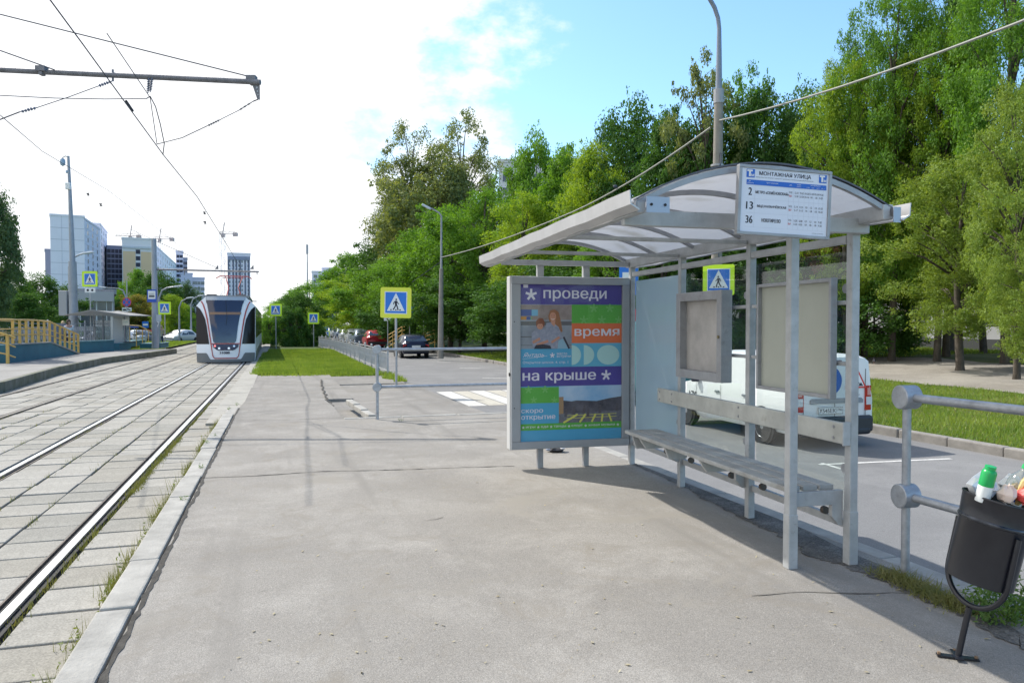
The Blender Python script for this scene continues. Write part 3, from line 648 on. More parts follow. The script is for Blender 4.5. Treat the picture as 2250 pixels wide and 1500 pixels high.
# backrest + seat
greybar = mat('backrest_paint', (.45, .46, .43), .55, .05, var=.16, vs_=5, bump=.1, bs=20, grime=.5)
MB().box((-.065, 1.33, .835), (.04, 2.72, .135)).build('backrest', greybar, sh, bevel=.008)
MB().box((-.065, -.035, .835), (.055, .012, .15)).build('backrest_cap', steel_lt, sh, bevel=.004)
b = MB()
for y in (.03, 1.17, 2.34, 2.6):
    for z in (.87, .80): b.lathe([(.009, 0), (.009, .006)], (-.086, y+.03, z), (-1, 0, 0), 8)
b.build('bolt', steel, sh)
seatm = mat('seat_paint', (.42, .44, .44), .7, 0, c2=(.26, .26, .25), vs_=6, bump=.4, bs=30, detail=9)
for k, (x, z) in enumerate(((-.135, .462), (-.255, .462), (-.375, .462))):
    if k == 1: x = -.25
    MB().box((x, 1.375, z+.022), (.108, 2.63, .034), rz=rnd.uniform(-.002, .002)).build('seat_plank', seatm, sh, bevel=.008)
for y in (.05, 1.2, 2.34):
    fr = Fr((0, y, 0), (-1, 0, 0), (0, 0, 1)); P = [(.03, .466), (.42, .466), (.40, .43), (.36, .375), (.11, .375), (.11, .30), (.06, .24), (.03, .24)]
    MB().prism(P, .035, Fr((0, y-.015, 0), (1, 0, 0), (0, 0, 1)), 0) if 0 else MB().prism([(-a, c) for a, c in P][::-1], .035, Fr((0, y-.015, 0), (1, 0, 0), (0, 0, 1)), 0).build('bench_bracket', steel_lt, sh, bevel=.003)
MB().prism([(-.40, .465), (-.14, .465), (-.2, .34), (-.36, .34)], .03, Fr((0, 2.55, 0), (1, 0, 0), (0, 0, 1)), 0).build('bench_bracket', steel_lt, sh)
MB().prism([(-.40, .465), (-.14, .465), (-.2, .36), (-.36, .36)], .03, Fr((0, 1.85, 0), (1, 0, 0), (0, 0, 1)), 0).build('bench_bracket', steel_lt, sh)
# display case + notice board
def case(yc, z0, z1, w, d, x, name, inner, lab, fw=.05):
    t = thing(name, lab, 'notice board'); t.parent = sh; del t['category']; t.location = (x, yc, 0)
    fr = Fr((0, w/2, z0), (0, -1, 0), (0, 0, 1)); h = z1-z0
    b = MB(); b.box((0, w/2-fw/2, z0+h/2), (d, fw, h)); b.box((0, -w/2+fw/2, z0+h/2), (d, fw, h)); b.box((0, 0, z0+fw/2), (d, w-2*fw, fw)); b.box((0, 0, z1-fw/2), (d, w-2*fw, fw)); b.build('frame', steel, t, bevel=.004)
    MB().box((d*.25, 0, z0+h/2), (.012, w-2*fw, h-2*fw)).build('back_panel', inner, t)
    return t
c1 = case(1.76, 1.05, 1.80, .80, .10, -.10, 'display_case', mat('aged_panel', (.52, .50, .48), .5, .1, c2=(.36, .345, .33), vs_=3.5, bump=.1), 'empty grey display case with a scratched metal back panel', .075)
MB().lathe([(.014, 0), (.014, .008)], (-.051, -.36, 1.42), (-1, 0, 0), 10).build('lock', mat('brass', (.3, .26, .15), .35, .9), c1)
c2_ = case(.53, 1.04, 1.82, .86, .05, -.06, 'notice_board', mat('green_grey_board', (.42, .44, .38), .55, 0, var=.05, vs_=2), 'blank green-grey notice board in a thin metal frame', .025)
# roof
XW0, XW1, RY0, RY1, ZE, RISE = -1.60, .05, -.30, 3.66, 2.185, .235
def arch(t):  # t 0..1 front to back
    x = XW0+(XW1-XW0)*t; return x, ZE+RISE*(1-(2*t-1)**2)
poly_ = bpy.data.materials.new('polycarbonate'); poly_.use_nodes = True; n_ = poly_.node_tree; n_.nodes.remove(n_.nodes['Principled BSDF'])
_d = n_.nodes.new('ShaderNodeBsdfDiffuse'); _d.inputs[0].default_value = (.62, .64, .66, 1); _t = n_.nodes.new('ShaderNodeBsdfTranslucent'); _t.inputs[0].default_value = (.66, .68, .72, 1)
_m = n_.nodes.new('ShaderNodeMixShader'); _m.inputs[0].default_value = .62; n_.links.new(_d.outputs[0], _m.inputs[1]); n_.links.new(_t.outputs[0], _m.inputs[2])
_g = n_.nodes.new('ShaderNodeBsdfGlossy'); _g.inputs['Roughness'].default_value = .25; _m2 = n_.nodes.new('ShaderNodeMixShader'); _m2.inputs[0].default_value = .04
n_.links.new(_m.outputs[0], _m2.inputs[1]); n_.links.new(_g.outputs[0], _m2.inputs[2])
_tt = n_.nodes.new('ShaderNodeTexCoord'); _nz = n_.nodes.new('ShaderNodeTexNoise'); _nz.inputs['Scale'].default_value = 3; _nz.inputs['Detail'].default_value = 8; n_.links.new(_tt.outputs['Object'], _nz.inputs['Vector'])
_r = n_.nodes.new('ShaderNodeMapRange'); n_.links.new(_nz.outputs['Fac'], _r.inputs[0]); _r.inputs[1].default_value = .55; _r.inputs[2].default_value = .8
_x = n_.nodes.new('ShaderNodeMix'); _x.data_type = 'RGBA'; _x.inputs[6].default_value = (.66, .67, .70, 1); _x.inputs[7].default_value = (.42, .41, .38, 1); n_.links.new(_r.outputs[0], _x.inputs[0]); n_.links.new(_x.outputs[2], _t.inputs[0])
_tp = n_.nodes.new('ShaderNodeBsdfTransparent'); _m3 = n_.nodes.new('ShaderNodeMixShader'); _m3.inputs[0].default_value = .14; n_.links.new(_m2.outputs[0], _m3.inputs[1]); n_.links.new(_tp.outputs[0], _m3.inputs[2]); n_.links.new(_m3.outputs[0], n_.nodes['Material Output'].inputs[0])
nr = 5; ribs = [RY0+.02+(RY1-RY0-.04)*k/nr for k in range(nr+1)]
for y0, y1 in zip(ribs, ribs[1:]):
    b = MB(); b.loft([[Vector((arch(t/20)[0], y, arch(t/20)[1]+dz)) for t, dz in [(k, .0) for k in range(21)]+[(k, .008) for k in range(20, -1, -1)]] for y in (y0+.012, y1-.012)]); b.build('roof_panel', poly_, sh)
for k, y in enumerate(ribs):
    b = MB(); w, h = (.03, .032)
    b.loft([[Vector((arch(t/20)[0], y-w/2, arch(t/20)[1]-h-.001)), Vector((arch(t/20)[0], y+w/2, arch(t/20)[1]-h-.001)), Vector((arch(t/20)[0], y+w/2, arch(t/20)[1]-.001)), Vector((arch(t/20)[0], y-w/2, arch(t/20)[1]-.001))] for t in range(21)]); b.build('roof_rib', steel, sh)
    if k in (0, nr):
        b = MB(); b.loft([[Vector((arch(t/20)[0], y-.02, arch(t/20)[1]+.009)), Vector((arch(t/20)[0], y+.02, arch(t/20)[1]+.009)), Vector((arch(t/20)[0], y+.02, arch(t/20)[1]+.018)), Vector((arch(t/20)[0], y-.02, arch(t/20)[1]+.018))] for t in range(21)]); b.build('roof_edge_strip', mat('dark_strip', (.10, .10, .12), .5, .2), sh)
gut = mat('gutter_metal', (.50, .50, .51), .4, .35, var=.1, vs_=3, bump=.1, bs=6)
P = [(0, 0), (-.05, .03), (-.056, .105), (-.050, .105), (-.044, .035), (.004, .008)]
def gutter(x0, y0, y1, flip=1):
    rings = []
    for k in range(13):
        y = y0+(y1-y0)*k/12; w = .006*math.sin(k*2.3); rings.append([Vector((x0+flip*(a+w), y, ZE-.055+c+w)) for a, c in P])
    MB().loft(rings).build('gutter', gut, sh, bevel=0)
gutter(XW0-.005, RY0-.05, RY1+.04)
gutter(XW1+.01, RY0-.05, RY1+.04, -1)
MB().bar((XW0+.03, RY0, ZE-.03), (XW0+.03, RY1, ZE-.03), .05, .06).build('eave_beam', steel_lt, sh, bevel=.004)
MB().bar((XW1-.02, RY0, ZE-.0), (XW1-.02, RY1, ZE-.0), .04, .05).build('eave_beam', mat('rusty_eave', (.22, .15, .11), .8, .2, var=.4, vs_=6), sh)
b = MB(); b.box((-1.49, RY0-.035, ZE-.02), (.135, .006, .085)); b.build('gutter_bracket', mat('bluish_steel', (.36, .40, .48), .4, .4), sh)
b = MB(); b.box((.03, RY0-.035, ZE-.02), (.05, .006, .09)); b.build('gutter_bracket', mat('bluish_steel', (0, 0, 0)), sh)
b = MB(); 
for dx in (-.04, .04): b.lathe([(.008, 0), (.008, .004)], (-1.49+dx, RY0-.039, ZE-.02), (0, -1, 0), 8)
b.build('bolt', black, sh)
# ---- stop sign board with timetable
sb = thing('stop_sign_board', 'white route board reading МОНТАЖНАЯ УЛИЦА hung under the near end of the shelter roof', 'sign', SO, -SA)
BW, BH = .53, .385; bc = Vector((-.745, -.375, 2.20)); tilt = R(-2.2)
ex = Vector((math.cos(tilt), -.0, math.sin(tilt))); ex = Matrix.Rotation(R(-3), 3, 'Z') @ ex; ey = Vector((-math.sin(tilt)*.4, 0, 1)).normalized(); ey = (ey-ex*ey.dot(ex)).normalized()
fr = Fr(bc-ex*BW/2-ey*BH/2*.91, ex, ey); fr.y = fr.y*.91
b = MB()
for a0, b0, a1, b1 in ((-.018, -.018, BW+.018, 0), (-.018, BH, BW+.018, BH+.018), (-.018, 0, 0, BH), (BW, 0, BW+.018, BH)): b.prism([(a0, b0), (a1, b0), (a1, b1), (a0, b1)], .035, fr, .008)
b.build('frame', steel, sb, bevel=.002)
MB().prism([(0, 0), (BW, 0), (BW, BH), (0, BH)], .02, fr, 0).build('panel', mat('sign_white', (.70, .73, .82), .35), sb)
blue = mat('sign_blue', (.02, .13, .55), .4); blk = mat('print_black', (.015, .015, .03), .5); red = mat('print_red', (.6, .05, .05), .5)
b = MB(); b.rect(.03, .285, BW-.012, .315, fr, .0015); b.rect(.028, .328, .078, .378, fr, .0015); b.rect(BW-.06, .328, BW-.012, .378, fr, .0015); b.build('blue_print', blue, sb)
b = MB()
for x in (.030, BW-.058): b.rect(x+.001, .364, x+.034, .374, fr, .0025); b.rect(x+.012, .334, x+.023, .364, fr, .0025); b.text('М', x+.027, .334, .016, .016, fr, .0025, bold=.0006)
b.text('№', .045, .302, None, .007, fr, .0025); b.text('маршрута', .035, .29, .036, .007, fr, .0025); b.text('пункт назначения', .15, .297, .07, .008, fr, .0025); b.text('дни', .29, .295, .014, .008, fr, .0025)
b.text('начало', .335, .302, .025, .006, fr, .0025); b.text('работы', .335, .291, .025, .006, fr, .0025); b.text('интервалы', .42, .303, .06, .007, fr, .0025)
for k in range(4): b.text(('7-9', '9-16', '16-19', '19-1')[k], .395+k*.031, .289, .016, .007, fr, .0025)
b.build('white_print', white, sb)
b = MB(); b.text('МОНТАЖНАЯ УЛИЦА', .105, .342, .315, .028, fr, .0015, bold=.0006)
b.text('маршрутная сеть наземного городского транспорта и расписание движения маршрутов', .085, .329, .35, .006, fr, .0015)
for k, (num, nm, w, rows_) in enumerate((('2', 'МЕТРО «СЕМЁНОВСКАЯ»', .20, (('5.23', '0.03', '10-20', '12-20', '10-24', '19-20'), ('5.18', '23.50', '10-16', '18', '18', '9-20'))), ('13', 'МЦД КАЛАНЧЁВСКАЯ', .175, (('5.14', '0.14', '10', '12', '10', '10-20'), ('5.17', '0.13', '14', '18', '18', '10-20'))), ('36', 'НОВОГИРЕЕВО', .115, (('5.20', '0.08', '10', '12', '10', '9-20'), ('5.23', '0.05', '18', '18', '18', '9-20'))))):
    y = .222-k*.085; b.text(num, .034 if len(num) > 1 else .045, y, .040 if len(num) > 1 else .019, .045, fr, .0015, bold=.0012)
    b.text(nm, .087+(.2-w)/2, y+.012, w, .022, fr, .0015, bold=.0005); b.text('БУД', .291, y+.027, .018, .013, fr, .0015)
    for r, row in enumerate(rows_):
        for q, s_ in enumerate(row): b.text(s_, (.322, .354, .386, .415, .445, .474)[q]+.012-.0023*len(s_), y+.027-r*.021, .0048*len(s_)+.002, .012, fr, .0015)
b.text('Справки по телефону', .44, .012, .07, .006, fr, .0015)
b.build('black_print', blk, sb)
b = MB()
for k in range(3): b.text('ВЫХ', .291, .228-k*.085, .018, .013, fr, .0015)
b.build('red_print', red, sb)
b = MB()
for x in (.083, .288, .318, .35, .384, .413, .443, .472, .50): b.rect(x-.0003, .03, x+.0003, .285, fr, .0013)
for y in (.03, .115, .20): b.rect(.03, y, BW-.012, y+.0006, fr, .0013)
b.build('grid_lines', mat('grid_grey', (.45, .48, .55), .5), sb)
MB().box((-.47, -.18, 2.10), (.05, .36, .03)).build('hanger', steel, sb)
# ================================================================ ADVERT DISPLAY
AO = SO
ad = thing('advert_display', 'tall framed advert panel with purple and orange poster at the shelter\'s far end', 'advert panel', SO, -SA)
ay = 3.52; AX0, AX1, AZ0, AZ1 = -1.36, -.045, .215, 2.02
fr = Fr((AX0, ay-.05, AZ0), (1, 0, 0), (0, 0, 1)); AWd, AHt = AX1-AX0, AZ1-AZ0
fw = .105
b = MB(); y = ay+.03
for a0, b0, a1, b1 in ((0, 0, AWd, fw*.75), (0, AHt-fw*.75, AWd, AHt), (0, fw*.75, fw*.95, AHt-fw*.75), (AWd-fw*.8, fw*.75, AWd, AHt-fw*.75)): b.prism([(a0, b0), (a1, b0), (a1, b1), (a0, b1)], .035, fr, 0)
b.build('door_frame', mat('ad_frame', (.31, .33, .36), .45, .15, var=.06, vs_=3), ad, bevel=.006)
MB().box(((AX0+AX1)/2, ay+.055, (AZ0+AZ1)/2), (AWd+.02, .135, AHt+.012)).build('cabinet', mat('cabinet_light', (.55, .56, .56), .5, .1), ad, bevel=.008)
for x in (-1.03, -.52):
    MB().box((x, ay+.03, .11), (.06, .06, .22)).build('leg', steel, ad, bevel=.004); MB().box((x, ay+.03, 2.09), (.07, .05, .13)).build('bracket', steel_lt, ad)
b = MB()
for z in (.55, 1.45): b.lathe([(.006, 0), (.006, .002)], (AX0+.03, ay-.051, z+.1), (0, -1, 0), 8)
b.lathe([(.02, 0), (.02, .01)], (AX0-.005, ay-.0, 1.0), (-1, 0, 0), 10); b.build('screw', black, ad)
px0, py0 = fw*.95, fw*.75; PW, PH = AWd-fw*1.75, AHt-fw*1.5
pf_ = Fr(fr.p(px0, py0, -.03), fr.x, fr.y)
def X_(s): return s*PW
def Y_(t): return (1-t)*PH
po = MB().rect(0, 0, PW, PH, pf_, 0).build('poster', mat('poster_cyan', (.08, .36, .60), .4), ad)
def R_(b, s0, t0, s1, t1, o): b.rect(X_(s0), Y_(t1), X_(s1), Y_(t0), pf_, o); return b
pur = mat('poster_purple', (.075, .055, .30), .4, var=.1, vs_=2); grn = mat('poster_green', (.10, .40, .055), .4); org = mat('poster_orange', (.72, .16, .055), .4)
cy2 = mat('poster_pale_cyan', (.19, .50, .62), .4); tx = mat('poster_white', (.72, .70, .80), .45)
b = MB(); R_(b, 0, 0, 1, .127, .001); R_(b, 0, .527, 1, .65, .001); b.build('purple_band', pur, po)
b = MB(); R_(b, .5, .127, 1, .247, .001); R_(b, 0, .655, .375, .757, .001); R_(b, 0, .888, 1, .93, .001); b.build('green_block', grn, po)
b = MB(); R_(b, .5, .247, 1, .375, .001); b.build('orange_block', org, po)
b = MB(); R_(b, .5, .375, 1, .527, .001); b.build('cyan_block', mat('poster_cyan_b', (.12, .42, .62), .4), po)
lgn = mat('poster_pale_green', (.17, .47, .12), .4)
b = MB()
for s, t, r in ((.72, .15, .045), (.88, .15, .045), (.62, .225, .045), (.80, .225, .045), (.97, .225, .04), (.08, .67, .04), (.24, .67, .04), (.13, .735, .035), (.33, .74, .035)): b.asterisk(X_(s), Y_(t), r, pf_, .002)
b.build('green_stars', lgn, po)
b = MB(); q = [(X_(.5)+.105*math.cos(a), Y_(.452)+.105*math.sin(a)) for a in [R(-90+k*9) for k in range(21)]]; b.poly(q, pf_, .002)
q = [(X_(.62)+.118*math.cos(a), Y_(.452)+.105*math.sin(a)) for a in [R(-90+k*9) for k in range(21)]]; b.poly(q, pf_, .0022)
b.disc(X_(.865), Y_(.452), .128, pf_, .002, 32, .105); b.build('pale_circles', mat('poster_circle', (.42, .66, .66), .4), po)
b = MB()
b.text('проведи', X_(.225), Y_(.107), X_(.62), PH*.072, pf_, .0025, bold=.0025); b.asterisk(X_(.105), Y_(.066), .062, pf_, .0025)
b.text('время', X_(.53), Y_(.345), X_(.445), PH*.062, pf_, .0025, bold=.003)
b.text('на крыше', X_(.025), Y_(.63), X_(.715), PH*.068, pf_, .0025, bold=.003); b.asterisk(X_(.845), Y_(.585), .055, pf_, .0025)
b.text('скоро', X_(.01), Y_(.825), X_(.21), PH*.03, pf_, .0025, bold=.001); b.text('открытие', X_(.01), Y_(.868), X_(.33), PH*.033, pf_, .0025, bold=.001)
xs = .03
for w_, wd in (('игры', .09), ('еда', .07), ('танцы', .12), ('спорт', .11), ('живая музыка', .27)):
    b.asterisk(X_(xs), Y_(.91), .014, pf_, .0025); b.text(w_, X_(xs+.025), Y_(.918), X_(wd), PH*.016, pf_, .0025); xs += wd+.055
b.asterisk(X_(xs), Y_(.91), .014, pf_, .0025)
b.text('Янтарь', X_(.02), Y_(.47), X_(.20), PH*.035, pf_, .0025, shear=.5); b.line([(X_(.02), Y_(.475)), (X_(.26), Y_(.455))], .003, pf_, .0025)
b.asterisk(X_(.31), Y_(.452), .027, pf_, .0025); b.text('место', X_(.355), Y_(.45), X_(.10), PH*.014, pf_, .0025); b.text('встречи', X_(.355), Y_(.47), X_(.135), PH*.017, pf_, .0025)
b.text('Открытое шоссе, 4, стр. 1', X_(.025), Y_(.508), X_(.44), PH*.02, pf_, .0025)
R_(b, .03, .002, .075, .022, .003)
b.build('lettering', tx, po)
# family photo inset: built from flat shapes
def pm_(n, c, r=.45): return mat('print_'+n, c, r)
b = MB(); R_(b, 0, .127, .5, .41, .001); b.build('photo_print', mat('print_photo_bg', (.34, .38, .45), .4, c2=(.20, .22, .27), vs_=3), po)
b = MB(); R_(b, 0, .13, .5, .225, .0015); b.build('photo_wall', mat('print_facade', (.33, .27, .26), .4, c2=(.16, .12, .11), vs_=5), po)
b = MB(); R_(b, .0, .235, .5, .26, .0018); R_(b, 0, .33, .16, .336, .002); R_(b, 0, .385, .5, .388, .0019); b.build('photo_ledge', pm_('ledge', (.12, .12, .13)), po)
b = MB(); R_(b, 0, .16, .11, .2, .002); R_(b, .06, .205, .10, .225, .0025); b.build('photo_blue_box', pm_('blue', (.05, .09, .32)), po)
b = MB(); R_(b, 0, .205, .06, .225, .0022); b.build('photo_orange_box', pm_('orange', (.55, .25, .05)), po); b = MB(); R_(b, .11, .16, .17, .2, .002); b.build('photo_cyan_box', pm_('cyan', (.15, .4, .6)), po)
b = MB(); R_(b, .06, .205, .11, .225, .0022); b.build('photo_green_box', pm_('green', (.2, .4, .1)), po)
def PP(L_): return [(X_(a), Y_(c)) for a, c in L_]
b = MB(); b.poly(PP([(.27, .20), (.29, .165), (.33, .158), (.37, .175), (.395, .24), (.41, .30), (.37, .31), (.33, .25), (.28, .235)]), pf_, .0030); b.build('woman_hair', pm_('hair', (.30, .13, .06)), po)
b = MB(); b.poly(PP([(.25, .245), (.31, .24), (.37, .27), (.415, .34), (.42, .41), (.23, .41), (.24, .32)]), pf_, .0034); b.poly(PP([(.11, .31), (.15, .285), (.24, .285), (.29, .33), (.29, .405), (.13, .41), (.11, .37)]), pf_, .0046); b.build('shirts', mat('print_shirt', (.34, .36, .46), .45, c2=(.22, .24, .33), vs_=30), po)
b = MB(); b.disc(X_(.315), Y_(.205), .036, pf_, .0038, 20, .046); b.disc(X_(.19), Y_(.265), .034, pf_, .005, 20, .036)
b.line(PP([(.12, .37), (.19, .345)]), .028, pf_, .0052); b.line(PP([(.16, .385), (.27, .36)]), .026, pf_, .0054); b.line(PP([(.3, .37), (.38, .335)]), .024, pf_, .0044); b.poly(PP([(.295, .225), (.34, .23), (.33, .27), (.30, .25)]), pf_, .0036); b.build('skin_areas', pm_('skin', (.52, .25, .17)), po)
b = MB(); b.poly(PP([(.155, .27), (.15, .235), (.18, .213), (.215, .215), (.235, .24), (.23, .275), (.21, .25), (.17, .252)]), pf_, .0056); b.build('boy_hair', pm_('boyhair', (.22, .07, .035)), po)
b = MB(); b.line(PP([(.30, .218), (.315, .224), (.33, .218)]), .006, pf_, .0042); b.build('smile', pm_('smile', (.75, .7, .68)), po)
b = MB(); b.poly(PP([(.36, .41), (.37, .36), (.41, .345), (.47, .41)]), pf_, .0037); b.build('jeans', pm_('jeans', (.25, .42, .55)), po)
b = MB(); b.poly(PP([(.13, .41), (.15, .385), (.22, .38), (.29, .39), (.30, .41)]), pf_, .0058); b.line(PP([(.42, .335), (.475, .41)]), .02, pf_, .0043); b.disc(X_(.303), Y_(.197), .0035, pf_, .0042, 8); b.disc(X_(.328), Y_(.197), .0035, pf_, .0042, 8); b.disc(X_(.18), Y_(.265), .003, pf_, .006, 8); b.disc(X_(.203), Y_(.265), .003, pf_, .006, 8); b.build('dark_details', pm_('dk', (.03, .03, .05)), po)
# roof terrace inset
b = MB(); R_(b, .375, .65, 1, .888, .001); b.build('terrace_sky', mat('print_sky', (.20, .42, .70), .4, c2=(.5, .62, .78), vs_=2.5), po)
b = MB(); b.poly(PP([(.375, .74), (.5, .75), (.55, .745), (.75, .752), (.88, .735), (1, .725), (1, .888), (.375, .888)]), pf_, .002); b.build('terrace_wall', mat('print_roofwall', (.13, .12, .15), .4, c2=(.05, .045, .06), vs_=9), po)
b = MB(); b.poly(PP([(.375, .888), (.375, .83), (1, .815), (1, .888)]), pf_, .0024); b.build('terrace_deck', mat('print_deck', (.20, .20, .24), .4, c2=(.10, .10, .12), vs_=30), po)
b = MB()
for s0, s1 in ((.42, .56), (.58, .64), (.70, .74), (.80, .81), (.90, .87)): b.line(PP([(s0, .887), (s1, .835)]), .020, pf_, .003)
for t in (.842, .86): b.line(PP([(.45, t), (.95, t-.006)]), .005, pf_, .0032)
b.build('yellow_marks', pm_('yellow', (.65, .62, .12)), po)
b = MB()
for s, t in ((.44, .85), (.52, .835), (.66, .855), (.62, .83), (.78, .83), (.95, .82)): b.line(PP([(s, t), (s+.005, t-.035)]), .03, pf_, .0036); b.disc(X_(s+.006), Y_(t-.045), .012, pf_, .0036, 10)
b.build('seated_figures', pm_('fig', (.10, .085, .10)), po)
b = MB(); R_(b, .375, .72, .42, .83, .0022); b.build('terrace_building', pm_('brick', (.35, .22, .12)), po)
MB().rect(0, 0, PW, PH, pf_, .02).build('glass_pane', glass_mat('ad_glass', (.97, .98, .98), .03), ad)
# litter under panel
t = thing('litter_bag', 'crumpled black and white bag lying under the advert panel', 'litter', G(1222, 992))
for nm, c, sc, of in (('dark_fold', (.03, .03, .035), .11, (0, 0, .03)), ('white_fold', (.6, .6, .62), .07, (.05, -.02, .05)), ('blue_fold', (.2, .25, .35), .05, (-.07, .01, .03))):
    b = MB(); b.lathe([(.001, -.5), (.6, -.4), (1, 0), (.7, .35), (.001, .5)], (0, 0, 0), (0, 0, 1), 10); b.v = [(x*sc*rnd.uniform(.7, 1.3)+of[0], y*sc*rnd.uniform(.7, 1.3)+of[1], max(.002, z*sc*.8*rnd.uniform(.7, 1.2)+of[2])) for x, y, z in b.v]; b.build(nm, mat('bag_'+nm, c, .5), t)
# ================================================================ RAILINGS
def railing(name, label, pts, zs=(.5, 1.1), drums=None, norm=(0, 1, 0), r=.024, ext=0, z0=0):
    t = thing(name, label, 'railing', pts[0]); O = Vector(pts[0])
    for p in pts[:drums]:
        q = Vector(p)-O; MB().tube([q+Vector((0, 0, -.02)), q+Vector((0, 0, zs[1]-.06))], .025, 14).build('post', zinc, t, smooth=2)
        for z in zs:
            n = Vector(norm); MB().lathe([(.066, -.055), (.072, -.05), (.072, .05), (.066, .055)], q+Vector((0, 0, z)), n, 28).build('drum_joint', zinc, t, smooth=2)
    for p, q in zip(pts, pts[1:]):
        p, q = Vector(p)-O, Vector(q)-O; d = (q-p).normalized()
        for z in zs: MB().tube([p+d*.07+Vector((0, 0, z)), q-d*.07+Vector((0, 0, z))], r, 12).build('rail', zinc, t, smooth=2)
    return t
p0 = G(1970, 1268); railing('pipe_railing', 'grey pipe railing with round drum joints right of the shelter bench', [(3.60, p0.y, 0), (3.60, p0.y-2.6, 0), (3.60, p0.y-5.2, 0)], (.49, 1.085), norm=(-1, .12, 0), r=.026)
q0 = G(829, 921); railing('pipe_railing', 'grey pipe railing across the far end of the platform, left of the advert', [(q0.x, q0.y, 0), (q0.x+2.45, q0.y, 0)], (.52, 1.12), drums=2, norm=(-.25, -1, 0), r=.023)
# ================================================================ LITTER BIN
BO = G(2104, 1446); lean = Matrix.Translation(BO) @ Matrix.Rotation(-YAW, 4, 'Z') @ Matrix.Rotation(R(10), 4, 'Y') @ Matrix.Rotation(R(3), 4, 'X')
bn = thing('litter_bin', 'leaning black metal litter bin on a U-shaped stand, overfull with rubbish', 'bin'); bn.matrix_world = lean
bp_ = mat('black_enamel', (.006, .007, .013), .34, 0, c2=(.013, .015, .022), vs_=9, bump=.06, bs=14, spec=.6)
MB().tube([(0, 0, -.0), (0, 0, .245)], .0135, 12).build('stem', bp_, bn, smooth=2)
pth_ = [(-.150, 0, .62), (-.150, 0, .40)]+[(-.150*math.cos(R(a)), 0, .40-.145*math.sin(R(a))) for a in range(10, 171, 10)]+[(.150, 0, .40), (.150, 0, .62)]
b = MB(); b.M = Matrix.Rotation(R(-72), 4, 'Z'); b.tube(pth_, .0125, 12); b.build('yoke', bp_, bn, smooth=2)
bx = Matrix.Rotation(R(-9), 4, 'Y'); 
b = MB(); b.M = Matrix.Rotation(R(2), 4, 'Y'); 
b.M = Matrix.Translation((0, 0, -.025)) @ b.M; b.lathe([(.134, .40), (.137, .402), (.140, .675), (.144, .68), (.142, .685), (.148, .775), (.152, .78), (.151, .785), (.144, .785), (.138, .68), (.134, .42), (.001, .41)], (0, -.0, 0), (0, 0, 1), 48, cap=False); b.build('bucket', bp_, bn, smooth=2)
b = MB(); b.M = Matrix.Translation((0, 0, -.025)) @ Matrix.Rotation(R(2), 4, 'Y'); b.lathe([(.1405, .668), (.1455, .672), (.1475, .678), (.1455, .684), (.141, .688)], n=48, cap=False); b.build('bead', mat('highlight_bead', (.10, .11, .13), .25, .6, c2=(.01, .011, .015), vs_=12), bn, smooth=True)  # ridge ring; its lighter colour paints a highlight onto the bucket
MB().lathe([(.007, 0), (.009, .004), (.001, .007)], (.128, -.085, .56), (.62, -.78, 0), 10).build('rivet', mat('shiny', (.7, .7, .7), .3, .8), bn)
b = MB(); b.M = lean.inverted() @ Matrix.Translation(BO) @ Matrix.Rotation(-YAW+R(-18), 4, 'Z')
b.box((0, 0, .008), (.17, .035, .006)); b.box((0, .01, .0145), (.035, .11, .005)); b.build('base_plate', bp_, bn)
b = MB(); b.M = lean.inverted() @ Matrix.Translation(BO) @ Matrix.Rotation(-YAW+R(-18), 4, 'Z')
for x, y in ((-.075, 0), (.075, 0), (0, .055)): b.lathe([(.008, 0), (.008, .01)], (x, y, .012), (0, 0, 1), 6)
b.build('anchor_bolt', mat('rusty_bolt', (.25, .17, .11), .8, .3), bn)
def inbin(x, y, z): return lean @ Vector((x, y, z))
def axm(x, y, z, tx_, ty_): return lean @ Matrix.Translation((x, y, z)) @ Matrix.Rotation(R(tx_), 4, 'Y') @ Matrix.Rotation(R(ty_), 4, 'X')
t = thing('bottle', 'upright white bottle with a green band and green cap at the left of the bin', 'bottle'); t.matrix_world = axm(-.085, -.05, .74, -2, 6)
MB().lathe([(.001, 0), (.030, .002), (.030, .08), (.029, .085)], n=24).build('body', mat('b_white', (.75, .78, .78), .3), t, smooth=2)
MB().lathe([(.0305, .075), (.0305, .135), (.026, .145), (.02, .15)], n=24).build('green_band', mat('b_green', (.01, .36, .09), .3), t, smooth=2)
MB().lathe([(.022, .150), (.0225, .165), (.001, .168)], n=24).build('cap', mat('b_cap', (.02, .42, .12), .3), t, smooth=2)
t = thing('bottle', 'large clear plastic bottle with green cap and orange fruit label leaning in the bin', 'bottle'); t.matrix_world = axm(.045, -.02, .70, 9, 5)
MB().lathe([(.001, 0), (.044, .004), (.045, .05), (.043, .06), (.045, .13), (.044, .15), (.036, .178), (.018, .205), (.0135, .212), (.0135, .222)], n=28).build('body', glass_mat('pet', (.85, .9, .9), .22, .12, (.8, .85, .85), .08), t, smooth=2)
MB().lathe([(.016, .217), (.0165, .236), (.001, .238)], n=20).build('cap', mat('b_cap', (0, 0, 0)), t, smooth=2)
def wraplabel(b, th0, th1, z0, z1, r, n=10):
    b.add([(math.sin(R(th0+(th1-th0)*k/n))*r, -math.cos(R(th0+(th1-th0)*k/n))*r, z) for k in range(n+1) for z in (z0, z1)], [(2*k, 2*k+2, 2*k+3, 2*k+1) for k in range(n)]); return b
